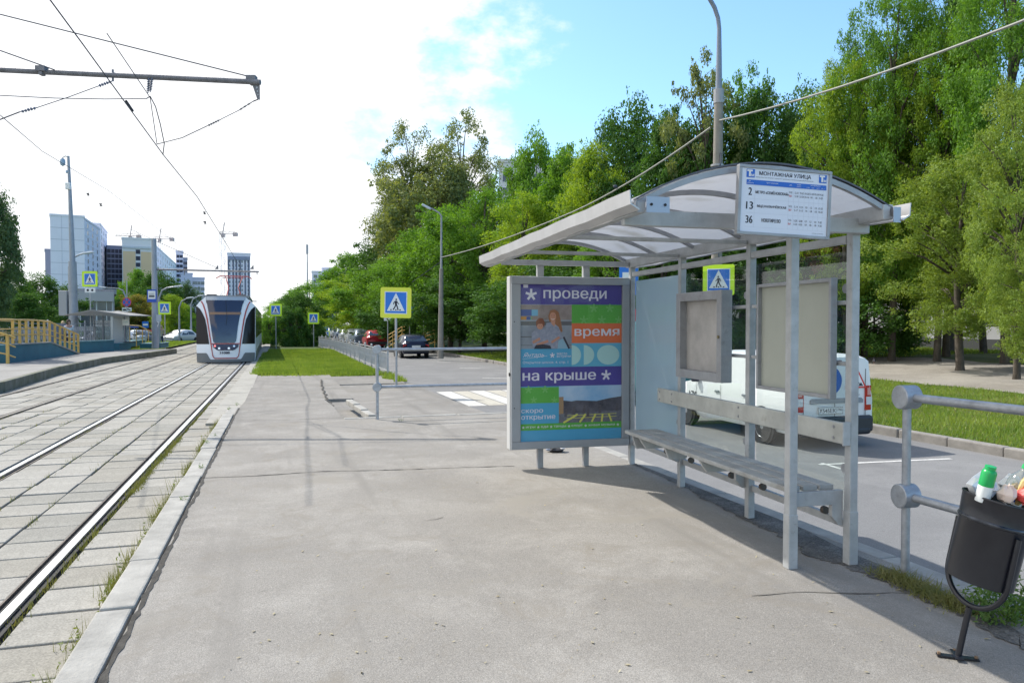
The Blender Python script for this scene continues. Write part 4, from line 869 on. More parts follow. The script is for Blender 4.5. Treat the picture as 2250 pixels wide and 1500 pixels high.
def wrapdisc(b, th, zc, rr, r, sq=1, n=16, rot=0):
    P = [(0, 0)]+[(rr*math.cos(6.283*k/n+rot)*(sq if k % 2 else 1), rr*math.sin(6.283*k/n+rot)*(sq if k % 2 else 1)) for k in range(n)]
    b.add([(math.sin(R(th)+a/r)*r, -math.cos(R(th)+a/r)*r, zc+c) for a, c in P], [(0, k+1, (k+1) % n+1) for k in range(n)]); return b
wraplabel(MB(), -110, 110, .055, .125, .0458, 20).build('label', mat('b_label', (.8, .78, .74), .4), t)
wrapdisc(MB(), -12, .095, .026, .0462).build('orange_fruit', mat('b_orange', (.85, .33, .03), .4), t)
wrapdisc(MB(), -22, .080, .022, .0466, .42, 14).build('blue_leaf', mat('b_blue', (.03, .09, .5), .4), t)
t = thing('banana_peel', 'yellow-brown banana peel draped over the right rim of the bin', 'litter'); t.matrix_world = axm(.115, -.075, .80, 0, 0)
ban = mat('banana', (.62, .40, .12), .6, c2=(.70, .55, .28), vs_=30)
for k in range(6):
    a = k*1.05; p = []
    for q in range(7):
        s_ = q/6; p.append((math.cos(a)*(.02+.05*s_), math.sin(a)*(.02+.04*s_), .055+.05*math.sin(s_*2.6)-.075*s_))
    MB().tube([(0, 0, .075)]+p, [.006]+[.016, .019, .020, .018, .015, .011, .004], 7).build('peel_strip', ban, t, smooth=2)
for i, (lab, c, x, y, z, sc, kk) in enumerate([('crumpled white paper behind the green-banded bottle', (.8, .82, .84), -.045, .03, .80, .06, 0), ('crumpled red and pink wrapper beside the banana peel', (.8, .10, .09), .065, -.095, .805, .038, 0), ('crumpled white wrapper with orange print in front of the big bottle', (.75, .60, .52), -.01, -.085, .80, .042, 0), ('pale blue plastic cup behind the green-banded bottle', (.5, .62, .78), -.055, .0, .80, .05, 0), ('torn white napkin at the back of the bin', (.8, .8, .76), .09, .04, .82, .05, 0), ('brown crumpled sachet low at the right rim of the bin', (.45, .3, .12), .06, -.04, .79, .05, 0)]):
    b = MB(); b.lathe([(.001, -1), (.7, -.7), (1, -.1), (.8, .5), (.4, .9), (.001, 1)], n=11); rr = random.Random(i); b.v = [(a*sc*rr.uniform(.6, 1.25), d*sc*rr.uniform(.6, 1.25), e*sc*rr.uniform(.7, 1.2)) for a, d, e in b.v]
    o = b.build('crumpled_wrapper', mat('wr%d' % i, c, .5), label=lab, cat='litter'); o.matrix_world = axm(x, y, z, 0, 0)
# leaves / specks on the platform
lf = leaf_mat('fallen', (.30, .24, .12), (.45, .42, .34), .2, 20)
n = 620; Pp = []
for k in range(n):
    p = G(rnd.uniform(450, 2200), 930+560*rnd.random()**1.2)
    if -.7 < p.x < 3.6: Pp.append((p.x, p.y, .006))
Pp = np.array(Pp); n = len(Pp); A = rng.normal(0, 1, (n, 3)); A[:, 2] *= .2; A /= np.linalg.norm(A, axis=1)[:, None]; B = np.cross(A, [0, 0, 1.]); s_ = .003+.014*rng.uniform(0, 1, (n, 1))**3
np_mesh('leaf_litter', np.stack([Pp-A*s_, Pp+B*s_*.5, Pp+A*s_, Pp-B*s_*.5], 1), 4, lf, kind='stuff', label='scattered dry leaf bits and specks on the platform asphalt', cat='leaf litter')
# ================================================================ SIGNS
yel = mat('fluor_yellow', (.60, .88, .02), .4); sblue = mat('crossing_blue', (.02, .17, .62), .4); swht = mat('sign_face_white', (.74, .77, .78), .4); polem = mat('sign_pole', (.38, .39, .40), .5, .3, var=.1, vs_=8)
yel2 = mat('lemon_yellow', (.72, .74, .06), .4)
def man(b, fr, cx, by, h, off):
    """walking figure + crossing bars inside a triangle of height h"""
    s = h; P = lambda L_: [(cx+a*s, by+c*s) for a, c in L_]
    b.disc(cx+.02*s, by+.70*s, .055*s, fr, off, 12)
    b.poly(P([(-.05, .62), (.05, .63), (.08, .56), (.06, .36), (-.05, .36), (-.07, .5)]), fr, off)
    for L_, w in (([(.0, .40), (-.05, .24), (-.17, .06)], .075), ([(.03, .40), (.10, .22), (.14, .04)], .075), ([(-.04, .60), (-.14, .48), (-.13, .38)], .05), ([(.05, .60), (.12, .48), (.19, .42)], .05)): b.line(P(L_), w*s, fr, off+.0004)
    for x in (-.30, .0, .26): b.poly(P([(x-.06, .03), (x+.05, .03), (x+.05, .10), (x-.03, .10)]), fr, off+.0008)
def crossing(px, py, wpx, D, label, flip=1, yaw=0, pole=True, plate=None, zb=None, roll=0, ym=None, poff=0, tri=.9):
    c = at(px, py, D); w = wpx/F*D; zb = H(c.x) if zb is None else zb
    t = thing('crossing_sign', label, 'sign', (c.x, c.y, zb), -YAW+yaw, group='pedestrian crossing signs')
    z = c.z-zb; rr = Matrix.Rotation(R(roll), 3, 'Y')
    fr = Fr(Vector((0, -.04, z)) + rr @ Vector((-w/2, 0, -w/2)), rr @ Vector((1, 0, 0)), rr @ Vector((0, 0, 1)))
    r = w*.06; P = []
    for cx, cz, a0 in ((w-r, w-r, 0), (r, w-r, 90), (r, r, 180), (w-r, r, 270)):
        for k in range(4): P.append((cx+r*math.cos(R(a0+30*k)), cz+r*math.sin(R(a0+30*k))))
    MB().prism(P, .015, fr, 0).build('sign_plate', ym or yel, t)
    m = w*.135; MB().rect(m, m, w-m, w-m, fr, .002).build('white_border', swht, t); m = w*.16; MB().rect(m, m, w-m, w-m, fr, .003).build('blue_field', sblue, t)
    h = w*.60; MB().poly([(w*.5-w*.32*tri, w*.23), (w*.5+w*.32*tri, w*.23), (w*.5, w*.82)], fr, .004).build('white_triangle', swht, t)
    b = MB(); man(b, fr, w/2, w*.235, h*.88, .005)
    if flip < 0: b.v = [(-x, y, z_) for x, y, z_ in b.v]
    b.build('walking_figure', blk, t)
    if plate:
        f2 = Fr(Vector((-.30, -.04, z-w/2-.34)), (1, 0, 0), (0, 0, 1)); MB().prism([(0, 0), (.62, 0), (.62, .28), (0, .28)], .01, f2, 0).build('lower_plate', swht, t); b = MB(); b.disc(.18, .14, .07, f2, .003); b.disc(.44, .14, .07, f2, .003); b.build('plate_symbol', blk, t)
    if pole: MB().tube([(poff, 0, -.05), (poff, 0, z+w*.45)], .034 if D < 30 else .036, 10).build('pole', polem, t, smooth=2)
    return t
crossing(870, 665, 67, 21, 'large yellow-bordered pedestrian crossing sign on a thin post beyond the far railing', yaw=.10, zb=-.25, ym=yel2, roll=1)
crossing(1579, 615, 67, 18.2, 'large pedestrian crossing sign seen through the shelter glass above the display case', flip=-1, yaw=-.3, tri=.95)
crossing(606, 681, 27, 50, 'small pedestrian crossing sign in front of the dark bushes right of the tram', zb=-.17)
crossing(689, 699, 25, 57, 'small pedestrian crossing sign at the far end of the median fence', zb=-.17)
crossing(931, 679, 24, 52, 'small pedestrian crossing sign just left of the concrete lamp post', flip=-1)
crossing(717, 734, 15, 112, 'tiny distant crossing sign above the far parked cars', zb=-.4)
crossing(198, 613, 34, 44, 'pedestrian crossing sign with a two-dot plate beneath, beside the camera mast', flip=-1, plate=True, zb=-.3)
crossing(362, 677, 28, 52, 'pedestrian crossing sign just right of the tram stop pole', flip=-1, zb=-.14)
# small plates on posts right of road
for px, py, lab in ((852, 700, 'small white plate with a tow symbol on a post behind the big crossing sign'), (900, 697, 'small white wheelchair plate under a blue parking sign on a thin post')):
    c = at(px, py, 50); z0 = H(c.x); t = thing('post_sign', lab, 'sign', (c.x, c.y, z0), -YAW); z = c.z-z0; fr = Fr((-.25, -.04, z-.14), (1, 0, 0), (0, 0, 1))
    MB().prism([(0, 0), (.5, 0), (.5, .27), (0, .27)], .01, fr, 0).build('plate', swht, t); b = MB(); b.disc(.24, .09, .05, fr, .003, 10); b.line([(.12, .14), (.25, .14), (.3, .2)], .03, fr, .003); b.build('symbol', blk, t)
    MB().tube([(0, 0, 0), (0, 0, z+.6)], .035, 8).build('pole', polem, t)
    if px == 900: MB().prism([(.18, .29), (.56, .29), (.56, .85), (.18, .85)], .012, fr, 0).build('blue_plate', sblue, t)
# blue stop sign peeking over the advert
c = at(1381, 597, 24); t = thing('blue_stop_sign', 'blue bus stop sign on a post peeking out behind the advert panel\'s top corner', 'sign', (c.x, c.y, H(c.x)), -YAW); z = c.z-H(c.x); fr = Fr((-.3, -.04, z-.24), (1, 0, 0), (0, 0, 1))
MB().prism([(0, -.5), (.6, -.5), (.6, .48), (0, .48)], .012, fr, 0).build('sign_plate', sblue, t); MB().rect(.1, -.2, .5, .22, fr, .003).build('white_field', swht, t); MB().line([(.15, -.05), (.45, -.05)], .1, fr, .005).build('symbol', blk, t); MB().tube([(.3, .02, 0), (.3, .02, z+.2)], .03, 8).build('pole', polem, t)
# distant blue info signs
for px, py, lab in ((716, 722, 'tiny blue sign above the distant crossing sign'), (729, 722, 'tiny blue and white sign right of the distant crossing sign')):
    c = at(px, py, 108); t = thing('blue_sign', lab, 'sign', (c.x, c.y, -.4), -YAW); z = c.z+.4; fr = Fr((-.35, -.04, z-.3), (1, 0, 0), (0, 0, 1)); MB().prism([(0, 0), (.7, 0), (.7, .6), (0, .6)], .02, fr).build('sign_plate', sblue, t); MB().tube([(0, 0, 0), (0, 0, z)], .05, 6).build('pole', polem, t)
# no-stopping sign
c = at(279, 664, 60); t = thing('no_stopping_sign', 'round blue no-stopping sign with red cross and a tow plate above the left shelter roof', 'sign', (c.x, c.y, -.3), -YAW); z = c.z+.3; fr = Fr((0, -.04, z), (1, 0, 0), (0, 0, 1))
b = MB(); b.disc(0, 0, .37, fr, 0, 28); b.build('red_rim', mat('sign_red', (.65, .06, .08), .4), t); MB().disc(0, 0, .30, fr, .004, 28).build('blue_face', sblue, t); b = MB(); b.line([(-.22, -.22), (.22, .22)], .07, fr, .007); b.line([(-.22, .22), (.22, -.22)], .07, fr, .008); b.build('red_cross', mat('sign_red', (0, 0, 0)), t)
MB().prism([(-.38, -.72), (.38, -.72), (.38, -.42), (-.38, -.42)], .01, fr).build('tow_plate', swht, t); b = MB(); b.line([(-.3, -.6), (-.05, -.6)], .12, fr, .003); b.line([(.0, -.52), (.3, -.62)], .08, fr, .003); b.build('tow_symbol', blk, t); MB().tube([(0, 0, 0), (0, 0, z+1.7)], .05, 8).build('pole', polem, t)
# ================================================================ POLES, LAMPS, WIRES
pblue = mat('mast_paint', (.30, .33, .38), .5, .2, var=.1, vs_=2)
wire = mat('wire', (.05, .06, .085), .7); iron = mat('arm_iron', (.19, .19, .21), .6, .3, var=.3, vs_=6)
concp = mat('concrete_pole', (.25, .235, .21), .85, 0, var=.15, vs_=4, bump=.3, bs=40)
# near lamp post right
c = gx(1574, 19.4, H(11)); t = thing('lamp_post', 'tall concrete and steel lamp post rising behind the shelter roof', 'lamp post', c)
zz = lambda py, D: CAM_Z+(713-py)/F*D
h1 = zz(205, 19.4)-c.z; top = zz(70, 19.4)-c.z
MB().tube([(0, 0, 0), (0, 0, h1*.5), (.03, 0, h1)], [.17, .135, .112], 16).build('concrete_shaft', concp, t, smooth=2)
L0 = Vector((.03, 0, h1)); P = [L0, L0+Vector((0, 0, .9))]+[Vector((.03-1.6*(1-math.cos(R(a))), 0, top+1.3*math.sin(R(a)))) for a in range(0, 86, 12)]+[Vector((-2.6, 0, top+1.42))]
MB().tube(P, [.085, .07]+[.055]*8+[.045], 12).build('steel_arm', mat('arm_blue', (.22, .26, .33), .5, .2), t, smooth=2)
MB().lathe([(.13, 0), (.135, .35)], (.03, 0, h1-.3), n=16).build('collar', steel, t)
MB().box((-2.95, 0, top+1.40), (.6, .25, .14)).build('lamp_head', steel_lt, t, bevel=.04)
b = MB()
for k in range(3): b.tube([(.0, -.17+.02*k, h1-1.6), (-.08, -.2, 5.0), (-.12, -.2, 4.2+.2*k), (-.05, -.19, 3.4)], .014, 5)
b.build('cable_run', wire, t)
MB().bar((-.1, -.2, 4.85), (-.95, -.35, 4.9), .03, .03).build('bracket', steel, t)
rr = random.Random(3); P = []
for k in range(26): P.append((-.5-.28*math.cos(k*1.9)+rr.uniform(-.1, .1)-(.35 if k % 5 == 0 else 0), -.35+rr.uniform(-.1, .1), 4.70+.2*math.sin(k*2.6)+rr.uniform(-.06, .06)))
MB().tube(P, .014, 5).build('tangled_cable', mat('old_cable', (.30, .25, .17), .8), t)
for z in (4.25, 5.9): MB().lathe([(.165, 0), (.165, .05)], (0, 0, z), n=14).build('clamp_band', steel, t)
# far lamp post right
c = gx(968, 41, H(10.9)); t = thing('lamp_post', 'concrete lamp post with a drooping lamp head beyond the dark hatchback', 'lamp post', c, -YAW); h = zz(470, 41)-c.z
MB().tube([(0, 0, 0), (.05, 0, h*.62)], [.17, .11], 12).build('concrete_shaft', concp, t, smooth=2); MB().tube([(.05, 0, h*.62), (.06, 0, h-.15), (-.08, 0, h+.05), (-.5, 0, h+.28)], [.07, .05, .045, .04], 10).build('steel_arm', steel, t, smooth=2)
MB().box((-.75, 0, h+.36), (.55, .22, .12), ry=R(28)).build('lamp_head', mat('lamp_pale', (.55, .6, .68), .4), t, bevel=.04)
# cable between posts
def cable(name, pts, r, lab, sag=0, cat='wire', group=None):
    P = []
    for p, q in zip(pts, pts[1:]):
        for k in range(8): s_ = k/8; w = p.lerp(q, s_); w.z -= sag*4*s_*(1-s_); P.append(w)
    P.append(pts[-1]); return MB().tube(P, max(r*1.3, .0075 if cat == 'wire' else r), 5, cap=False).build(name, wire, label=lab, cat=cat, group=group)
pA = at(1576, 266, 19.3); pB = at(968, 566, 41)
cable('suspended_cable', [at(2400, -14, 9.5), pA], .017, 'thick twisted cable from the upper right corner down to the lamp post', .15).data.materials[0] = mat('grey_cable', (.25, .26, .24), .7)
cable('suspended_cable', [at(1562, 280, 19.4), at(1258, 466, 29), pB], .02, 'cable running down behind the shelter roof to the far lamp post', .15).data.materials[0] = mat('grey_cable', (0, 0, 0))
o = MB().lathe([(.001, -.09), (.05, -.05), (.06, 0), (.05, .05), (.001, .09)], (0, 0, 0), (1, 0, 0), 10).build('cable_joint', wire, label='small dark joint on the cable above the left end of the roof', cat='joint'); o.location = at(1352, 410, 25)
cable('thin_wire', [at(905, 620, 44), at(968, 575, 41)], .012, 'short thin wire left of the far lamp post', .0)
# --- tram overhead: near arm
arm0, arm1 = at(-60, 151, 13), at(572, 181, 12.9)
t = thing('wire_gantry', 'rusty horizontal tube arm carrying the tram wires at the upper left', 'wire support', arm0); O = arm0
d = (arm1-arm0)
MB().tube([(0, 0, 0), d], .047, 14).build('tube', iron, t, smooth=2)
def L_(px, py, D=12.95): return at(px, py, D)-O
b = MB(); e = d.normalized()
for px in (92, 553):
    c_ = L_(px, 152+(px/572)*26); b.box(c_+Vector((0, 0, .03)), (.16, .13, .09), rz=-YAW); b.box(c_+Vector((0, 0, -.05)), (.06, .11, .05), rz=-YAW); b.build('clamp', iron, t); b = MB()
b = MB(); fr = Fr(L_(555, 186), e, (0, 0, 1)); b.prism([(0, 0), (.13, 0), (.13, -.26), (.09, -.26)], .02, fr, .03); b.build('end_bracket', iron, t); b = MB()
for k in range(3): b.disc(.085+.01*k, -.06-.06*k, .016-.003*k, fr, .034, 10)
b.build('bracket_hole', mat('sky_hole', (.5, .52, .55), .6), t)
b = MB(); b.box(L_(248, 166), (.03, .03, .20)); b.build('bolt_hanger', iron, t)
def insul(name, a, c, r=.028, n=7, m=None, lab=None, cat='insulator'):
    a, c = Vector(a), Vector(c); ax = c-a; l = ax.length; P = [(.008, 0)]
    for k in range(n): z = l*(.1+.8*k/n); P += [(.010, z), (r, z+.008), (r*.9, z+l*.8/n*.45), (.010, z+l*.8/n*.6)]
    P += [(.008, l)]; return MB().lathe(P, (0, 0, 0), ax, 10).build(name, m or wire, label=lab, cat=cat, loc=a)
insb = mat('insulator', (.13, .16, .24), .35)
insul('insulator', at(327, 172, 12.9), at(325, 205, 12.9), .03, 7, insb, 'left of the two ribbed insulators hanging under the arm'); insul('insulator', at(334, 172, 12.85), at(330, 203, 12.85), .03, 7, insb, 'right of the two ribbed insulators hanging under the arm')
insul('insulator', at(215, 190, 12.9), at(248, 178, 12.9), .028, 5, insb, 'dark insulator sloping left from the bolt hanger on the arm'); insul('insulator', at(44, 246, 12.9), at(84, 236, 12.9), .028, 5, insb, 'dark insulator on the span wire at the left frame edge')
insul('insulator', at(455, 277, 13.3), at(486, 262, 13.2), .02, 5, iron, 'rusty insulator at the right end of the lower curved wire'); insul('turnbuckle', at(524, 243, 13), at(556, 223, 13), .016, 3, iron, 'small turnbuckle below the end of the arm', 'turnbuckle')
def w2(pts, lab, r=.007, sag=0, name='overhead_wire'): return cable(name, [at(*p) for p in pts], r, lab, sag, group='tram overhead wires')
w2([(-80, 12, 13), (553, 170, 12.9)], 'long stay wire sloping from the upper left to the end of the arm', .008)
w2([(-60, 90, 13), (120, 154, 12.9)], 'short stay wire reaching the clamp at the left end of the arm', .008)
w2([(556, 223, 13), (566, 219, 12.9)], 'short link between turnbuckle and end bracket', .008); w2([(486, 262, 13.2), (524, 243, 13.0)], 'link between the rusty insulator and the turnbuckle', .004)
w2([(-100, 205, 13), (120, 216, 13), (230, 218, 13), (322, 217, 13)], 'nearly level feeder wire under the arm', .006); w2([(-60, 275, 13), (0, 263, 12.9), (44, 246, 12.9)], 'span wire entering at the left edge below the arm', .009)
w2([(84, 236, 12.9), (150, 214, 12.9), (215, 190, 12.9)], 'thin span wire between the two dark insulators', .004)
w2([(322, 217, 13), (330, 212, 13), (342, 235, 13), (352, 272, 13.3), (361, 315, 13.9), (358, 340, 14.2)], 'loose jumper wire hanging from insulators to contact wire', .007)
w2([(345, 317, 14), (400, 303, 13.7), (455, 277, 13.3)], 'curved registration wire right of the jumper', .007)
w2([(95, -20, 9.2), (180, 95, 10.4), (287, 242, 12.8), (360, 342, 14.4), (433, 432, 19), (500, 540, 30), (540, 608, 46)], 'main contact wire of the near tram track running to the tram', .0075)
w2([(235, 74, 11), (330, 215, 13), (345, 317, 14)], 'thin second wire beside the contact wire', .004)
w2([(-60, 225, 9.5), (0, 253, 12), (92, 332, 18), (240, 420, 30), (420, 560, 47)], 'thin contact wire of the far track at the left', .004)
w2([(277, 222, 12.6), (292, 244, 12.9)], 'clamp bar on the contact wire left of the jumper', .015)
# tram stop pole with arm
c = gx(341, 47, .03); t = thing('tram_pole', 'thick grey pole with blue tram stop sign and long arm over the tracks', 'pole', c, -YAW); h = zz(525, 47)-.03
MB().tube([(0, 0, 0), (0, 0, h*.45), (-.03, 0, h)], [.21, .18, .14], 16).build('shaft', pblue, t, smooth=2); za = zz(592, 47)-.03
MB().tube([(0, 0, za), (6.5, 0, za-.15)], .055, 8).build('cross_arm', iron, t); b = MB()
for x in (3.9, 6.1): b.poly([(x-.12, za), (x+.12, za), (x+.1, za+.3)], Fr((0, -.06, 0), (1, 0, 0), (0, 0, 1)))
b.bar((1.9, 0, za), (1.85, 0, za-.35), .04, .04); b.bar((6.4, 0, za-.1), (6.4, 0, za-.35), .04, .04); b.build('hanger', iron, t); b = MB(); b.tube([(0, 0, h-.1), (3.9, 0, za+.1)], .015, 5); b.tube([(0, 0, h-.1), (-1.5, 0, h+.6)], .012, 5); b.build('stay_wire', wire, t)
fr = Fr((-.37, -.24, zz(664, 47)-.03), (1, 0, 0), (0, 0, 1)); b = MB().prism([(0, 0), (.58, 0), (.58, .78), (0, .78)], .02, fr); b.build('sign_plate', mat('stop_blue', (.02, .09, .48), .4), t); MB().rect(.06, .20, .52, .70, fr, .003).build('white_field', swht, t); b = MB(); b.line([(.12, .36), (.46, .36)], .10, fr, .006); b.line([(.13, .46), (.45, .46)], .02, fr, .006); b.text('трамвай', .13, .50, .32, .07, fr, .006); b.build('tram_symbol', blk, t)
MB().box((.32, -.2, 1.9), (.3, .04, .42)).build('timetable_box', mat('box_pale', (.45, .5, .55), .5), t); b = MB(); b.text('7', .22, 1.35, .17, .32, Fr((0, -.25, 0), (1, 0, 0), (0, 0, 1))); b.build('route_number', white, t)
# far arm stub
t = thing('wire_gantry', 'distant short wire arm just right of the tram roof', 'wire support', gx(556, 82, 0)); MB().tube([(-3.5, -1.1, zz(661, 82)), (.4, .1, zz(661, 82)-.05)], .05, 6).build('tube', iron, t)
# camera mast
c = gx(163, 45, -.2); t = thing('camera_mast', 'tall grey steel mast with a dome camera and a white box at its top', 'pole', c, -YAW); zt_ = zz(345, 45)+.2; xo = -.30
MB().tube([(0, 0, 0), (-.05, 0, zz(575, 45)+.2)], [.26, .22], 16).build('lower_shaft', pblue, t, smooth=2); MB().tube([(-.05, 0, zz(575, 45)+.2), (-.15, 0, zz(420, 45)+.2), (-.22, 0, zt_)], [.16, .10, .07], 12).build('upper_shaft', pblue, t, smooth=2)
MB().tube([(-.22, 0, zt_-.05), (-.4, 0, zt_), (-.56, 0, zt_-.1), (-.56, 0, zt_-.2)], .03, 8).build('camera_arm', steel_lt, t); MB().lathe([(.08, .1), (.14, .02), (.15, -.15), (.12, -.28), (.001, -.36)], (-.56, 0, zt_-.25), n=16).build('dome_camera', mat('cam_blue', (.3, .42, .55), .3), t, smooth=2)
MB().box((-.18, -.12, zz(411, 45)+.2), (.28, .18, .40)).build('white_box', white, t, bevel=.03); MB().lathe([(.1, 0), (.1, .15)], (-.28, 0, zz(382, 45)+.2), n=10).build('camera_ring', mat('cam_blue', (0, 0, 0)), t)
MB().box((-.62, .1, 3.0), (.5, .4, 1.5)).build('control_box', mat('box_grey', (.32, .34, .36), .5), t, bevel=.03); MB().tube([(-.30, .1, 0), (-.30, .1, 3.2)], .05, 8).build('box_post', pblue, t)
# street lamps on the left
def streetlamp(px, D, ytop, hx, label, flip=1):
    c = gx(px, D, -.4); t = thing('street_lamp', label, 'street lamp', c, -YAW, 'street lamps on the left'); h = zz(ytop, D)+.4
    MB().tube([(0, 0, 0), (0, 0, h-.9), (flip*.25, 0, h-.3), (flip*.7, 0, h-.08), (flip*hx, 0, h)], [.11, .08, .06, .05, .05], 8).build('pole', pblue, t, smooth=2); MB().box((flip*(hx+.3), 0, h+.04), (.7, .28, .12), ry=-flip*R(8)).build('lamp_head', mat('lamp_pale', (0, 0, 0)), t, bevel=.04)
streetlamp(154, 50, 557, 1.0, 'street lamp arching right behind the camera mast'); streetlamp(350, 62, 630, 1.3, 'street lamp behind the tram stop pole'); streetlamp(277, 75, 632, 2.0, 'street lamp arching left above the no-stopping sign', -1)
streetlamp(394, 75, 655, .8, 'street lamp near the tram, left of two', 1); streetlamp(420, 80, 650, .8, 'street lamp nearest the tram roof')
# tall thin mast in distance
c = gx(676, 210, -.4); t = thing('radio_mast', 'thin distant radio mast above the trees right of the tram', 'mast', c); b = MB(); b.tube([(0, 0, 0), (0, 0, zz(538, 210))], [.35, .12], 6); b.box((0, 0, zz(545, 210)), (.6, .6, 2.6)); b.build('mast_shaft', mat('mast_far', (.42, .42, .46), .6), t)
# ================================================================ TRAM
TU, TV = (U1[0]+U1[1])/2, 36.2
tm = thing('tram', 'modern low-floor tram with dark windscreen, white arches and red stripe approaching on the near track', 'tram', (TU, TV, TZ), R(.7))
trw = mat('tram_white', (.88, .90, .94), .25, 0); trg = mat('tram_grey', (.17, .18, .19), .4); trd = mat('tram_glass', (.012, .016, .05), .06, 0, spec=.9); trr = mat('tram_red', (.42, .04, .035), .35); trs = mat('tram_side_glass', (.012, .011, .014), .12, spec=.3)
cxp, zt0, sc_ = 655, 1262, .00321
def tz(y): return (zt0-y)*sc_
def txx(x): return (x-cxp)*sc_
def bul(x, z): return .42*max(0, (z-.6)/2.5)**1.8 + .32*abs(x/1.27)**2.4 + .05*max(0, .6-z)
def strip(b, rows, off, nx=8):
    """rows: (y_img, xl, xr)"""
    Rws = []
    for (y0, a0, c0), (y1, a1, c1) in zip(rows, rows[1:]):
        n = max(1, int(abs(y1-y0)/35))
        for k in range(n): s_ = k/n; Rws.append((y0+(y1-y0)*s_, a0+(a1-a0)*s_, c0+(c1-c0)*s_))
    Rws.append(rows[-1]); V = []
    for y, a, c in Rws:
        for k in range(nx+1): x = txx(a+(c-a)*k/nx); z = tz(y); V.append((x, bul(x, z)-off, z))
    b.add(V, [(j*(nx+1)+i, (j+1)*(nx+1)+i, (j+1)*(nx+1)+i+1, j*(nx+1)+i+1) for j in range(len(Rws)-1) for i in range(nx)]); return b
out = [(322, 388, 915), (345, 362, 945), (400, 300, 1000), (450, 262, 1040), (480, 262, 1042), (1000, 266, 1046), (1110, 268, 1048), (1240, 270, 1040)]
strip(MB(), out, 0, 14).build('front_shell', trw, tm, smooth=True)
def mir(x): return 2*cxp-x
b = MB(); LS = [(462, 262, 275), (500, 262, 315), (560, 263, 350), (640, 263, 385), (740, 264, 405), (850, 265, 420), (990, 266, 440)]
strip(b, LS, .012, 5); b.build('corner_window', trs, tm, smooth=True); b = MB(); strip(b, [(y, mir(c), mir(a)) for y, a, c in LS], .012, 5); b.build('corner_window', trs, tm, smooth=True)
strip(MB(), [(330, 388, 905), (400, 395, 895), (430, 408, 880), (550, 430, 852), (740, 458, 818), (900, 482, 800), (955, 490, 790), (975, 510, 770)], .022, 8).build('windscreen', trd, tm, smooth=True)
b = MB(); RS = [(385, 318, 335), (430, 345, 362), (520, 375, 392), (640, 402, 420), (780, 425, 440), (900, 442, 458), (990, 455, 470), (1110, 472, 482), (1160, 480, 492), (1185, 497, 515)]
strip(b, RS, .028, 1); strip(b, [(y, mir(c), mir(a)) for y, a, c in RS], .028, 1); strip(b, [(1183, 497, mir(497)), (1197, 510, mir(510))], .028, 10); strip(b, [(978, 470, mir(470)), (990, 468, mir(468))], .03, 6); b.build('red_stripe', trr, tm, smooth=True)
strip(MB(), [(322, 388, mir(388)), (345, 392, mir(392)), (372, 396, mir(396))], .03, 6).build('roof_visor', mat('visor', (.45, .48, .52), .25, .3), tm, smooth=True)
strip(MB(), [(540, 436, mir(448)), (560, 438, mir(450)), (575, 440, mir(452))], .03, 6).build('route_display', mat('display_amber', (.30, .17, .10), .4), tm)
strip(MB(), [(992, 482, mir(482)), (1035, 492, mir(492)), (1070, 535, mir(535)), (1078, 560, mir(560))], .032, 8).build('lamp_band', mat('lamp_band', (.015, .02, .08), .2), tm)
for nm, x, y, r, m in (('tail_lamp', 515, 1017, .055, mat('lamp_pink', (.9, .25, .25), .3, emit=.6)), ('headlight', 570, 1050, .055, mat('lamp_white', (.8, .88, .95), .2, emit=.35)), ('headlight', 697, 1050, .055, mat('lamp_white', (0, 0, 0))), ('headlight', 765, 1020, .05, mat('lamp_bluew', (.5, .65, .85), .2, emit=.3))):
    MB().lathe([(.001, -.01), (r*.7, -.008), (r, .01)], (txx(x), bul(txx(x), tz(y))-.036, tz(y)), (0, 1, 0), 14).build(nm, m, tm)
b = MB(); SK = [(1115, 268, 1048), (1125, 268, 1048), (1160, 268, 1046), (1200, 269, 1044), (1245, 272, 1038)]
strip(b, [(1115, 268, 398), (1135, 268, 415), (1185, 269, 440), (1205, 270, 455)], .01, 4); strip(b, [(1115, mir(398), mir(268)), (1135, mir(415), mir(268)), (1185, mir(440), mir(269)), (1205, mir(455), mir(270))], .01, 4); strip(b, [(1205, 270, mir(270)), (1245, 274, mir(274))], .012, 10); b.build('grey_skirt', trg, tm, smooth=True)
x0 = txx(575); fr = Fr((x0, bul(0, tz(1110))-.04, tz(1128)), (1, 0, 0), (0, 0, 1)); MB().text('31088', 0, 0, .42, .105, fr, 0, bold=.006).build('fleet_number', blk, tm)
b = MB(); b.bar((0, bul(0, tz(380))-.03, tz(380)), (.06, bul(0, tz(600))-.04, tz(600)), .012, .012); b.bar((.06, bul(0, tz(600))-.04, tz(600)), (.02, bul(0, tz(720))-.04, tz(720)), .012, .012); b.build('wiper', black, tm)
TLn = 27
def xsec(y, s=1):  # body cross-section
    P = [(-1.25, .10), (-1.27, .35), (-1.27, 2.62), (-1.05, 2.86), (-.85, 2.99), (.85, 2.99), (1.05, 2.86), (1.27, 2.62), (1.27, .35), (1.25, .10)]
    return [Vector((x*s, y, z)) for x, z in P]
for k in range(3):
    MB().loft([xsec(.75+k*9), xsec(.75+k*9+8.6)]).build('body_section', trw, tm)
    b = MB()
    for sx in (-1, 1):
        for q in range(4): b.box((sx*1.275, 1.0+k*9+1.05+q*2.1, 1.85), (.012, 1.95, 1.45))
    b.build('side_window', trs, tm)
    b = MB(); [b.box((sx*1.274, .75+k*9+4.3, .32), (.014, 8.5, .42)) for sx in (-1, 1)]; b.build('side_skirt', trg, tm)
    if k < 2: MB().loft([xsec(.75+k*9+8.6, .93), xsec(.75+k*9+9, .93)]).build('gangway_bellows', black, tm)
b = MB()
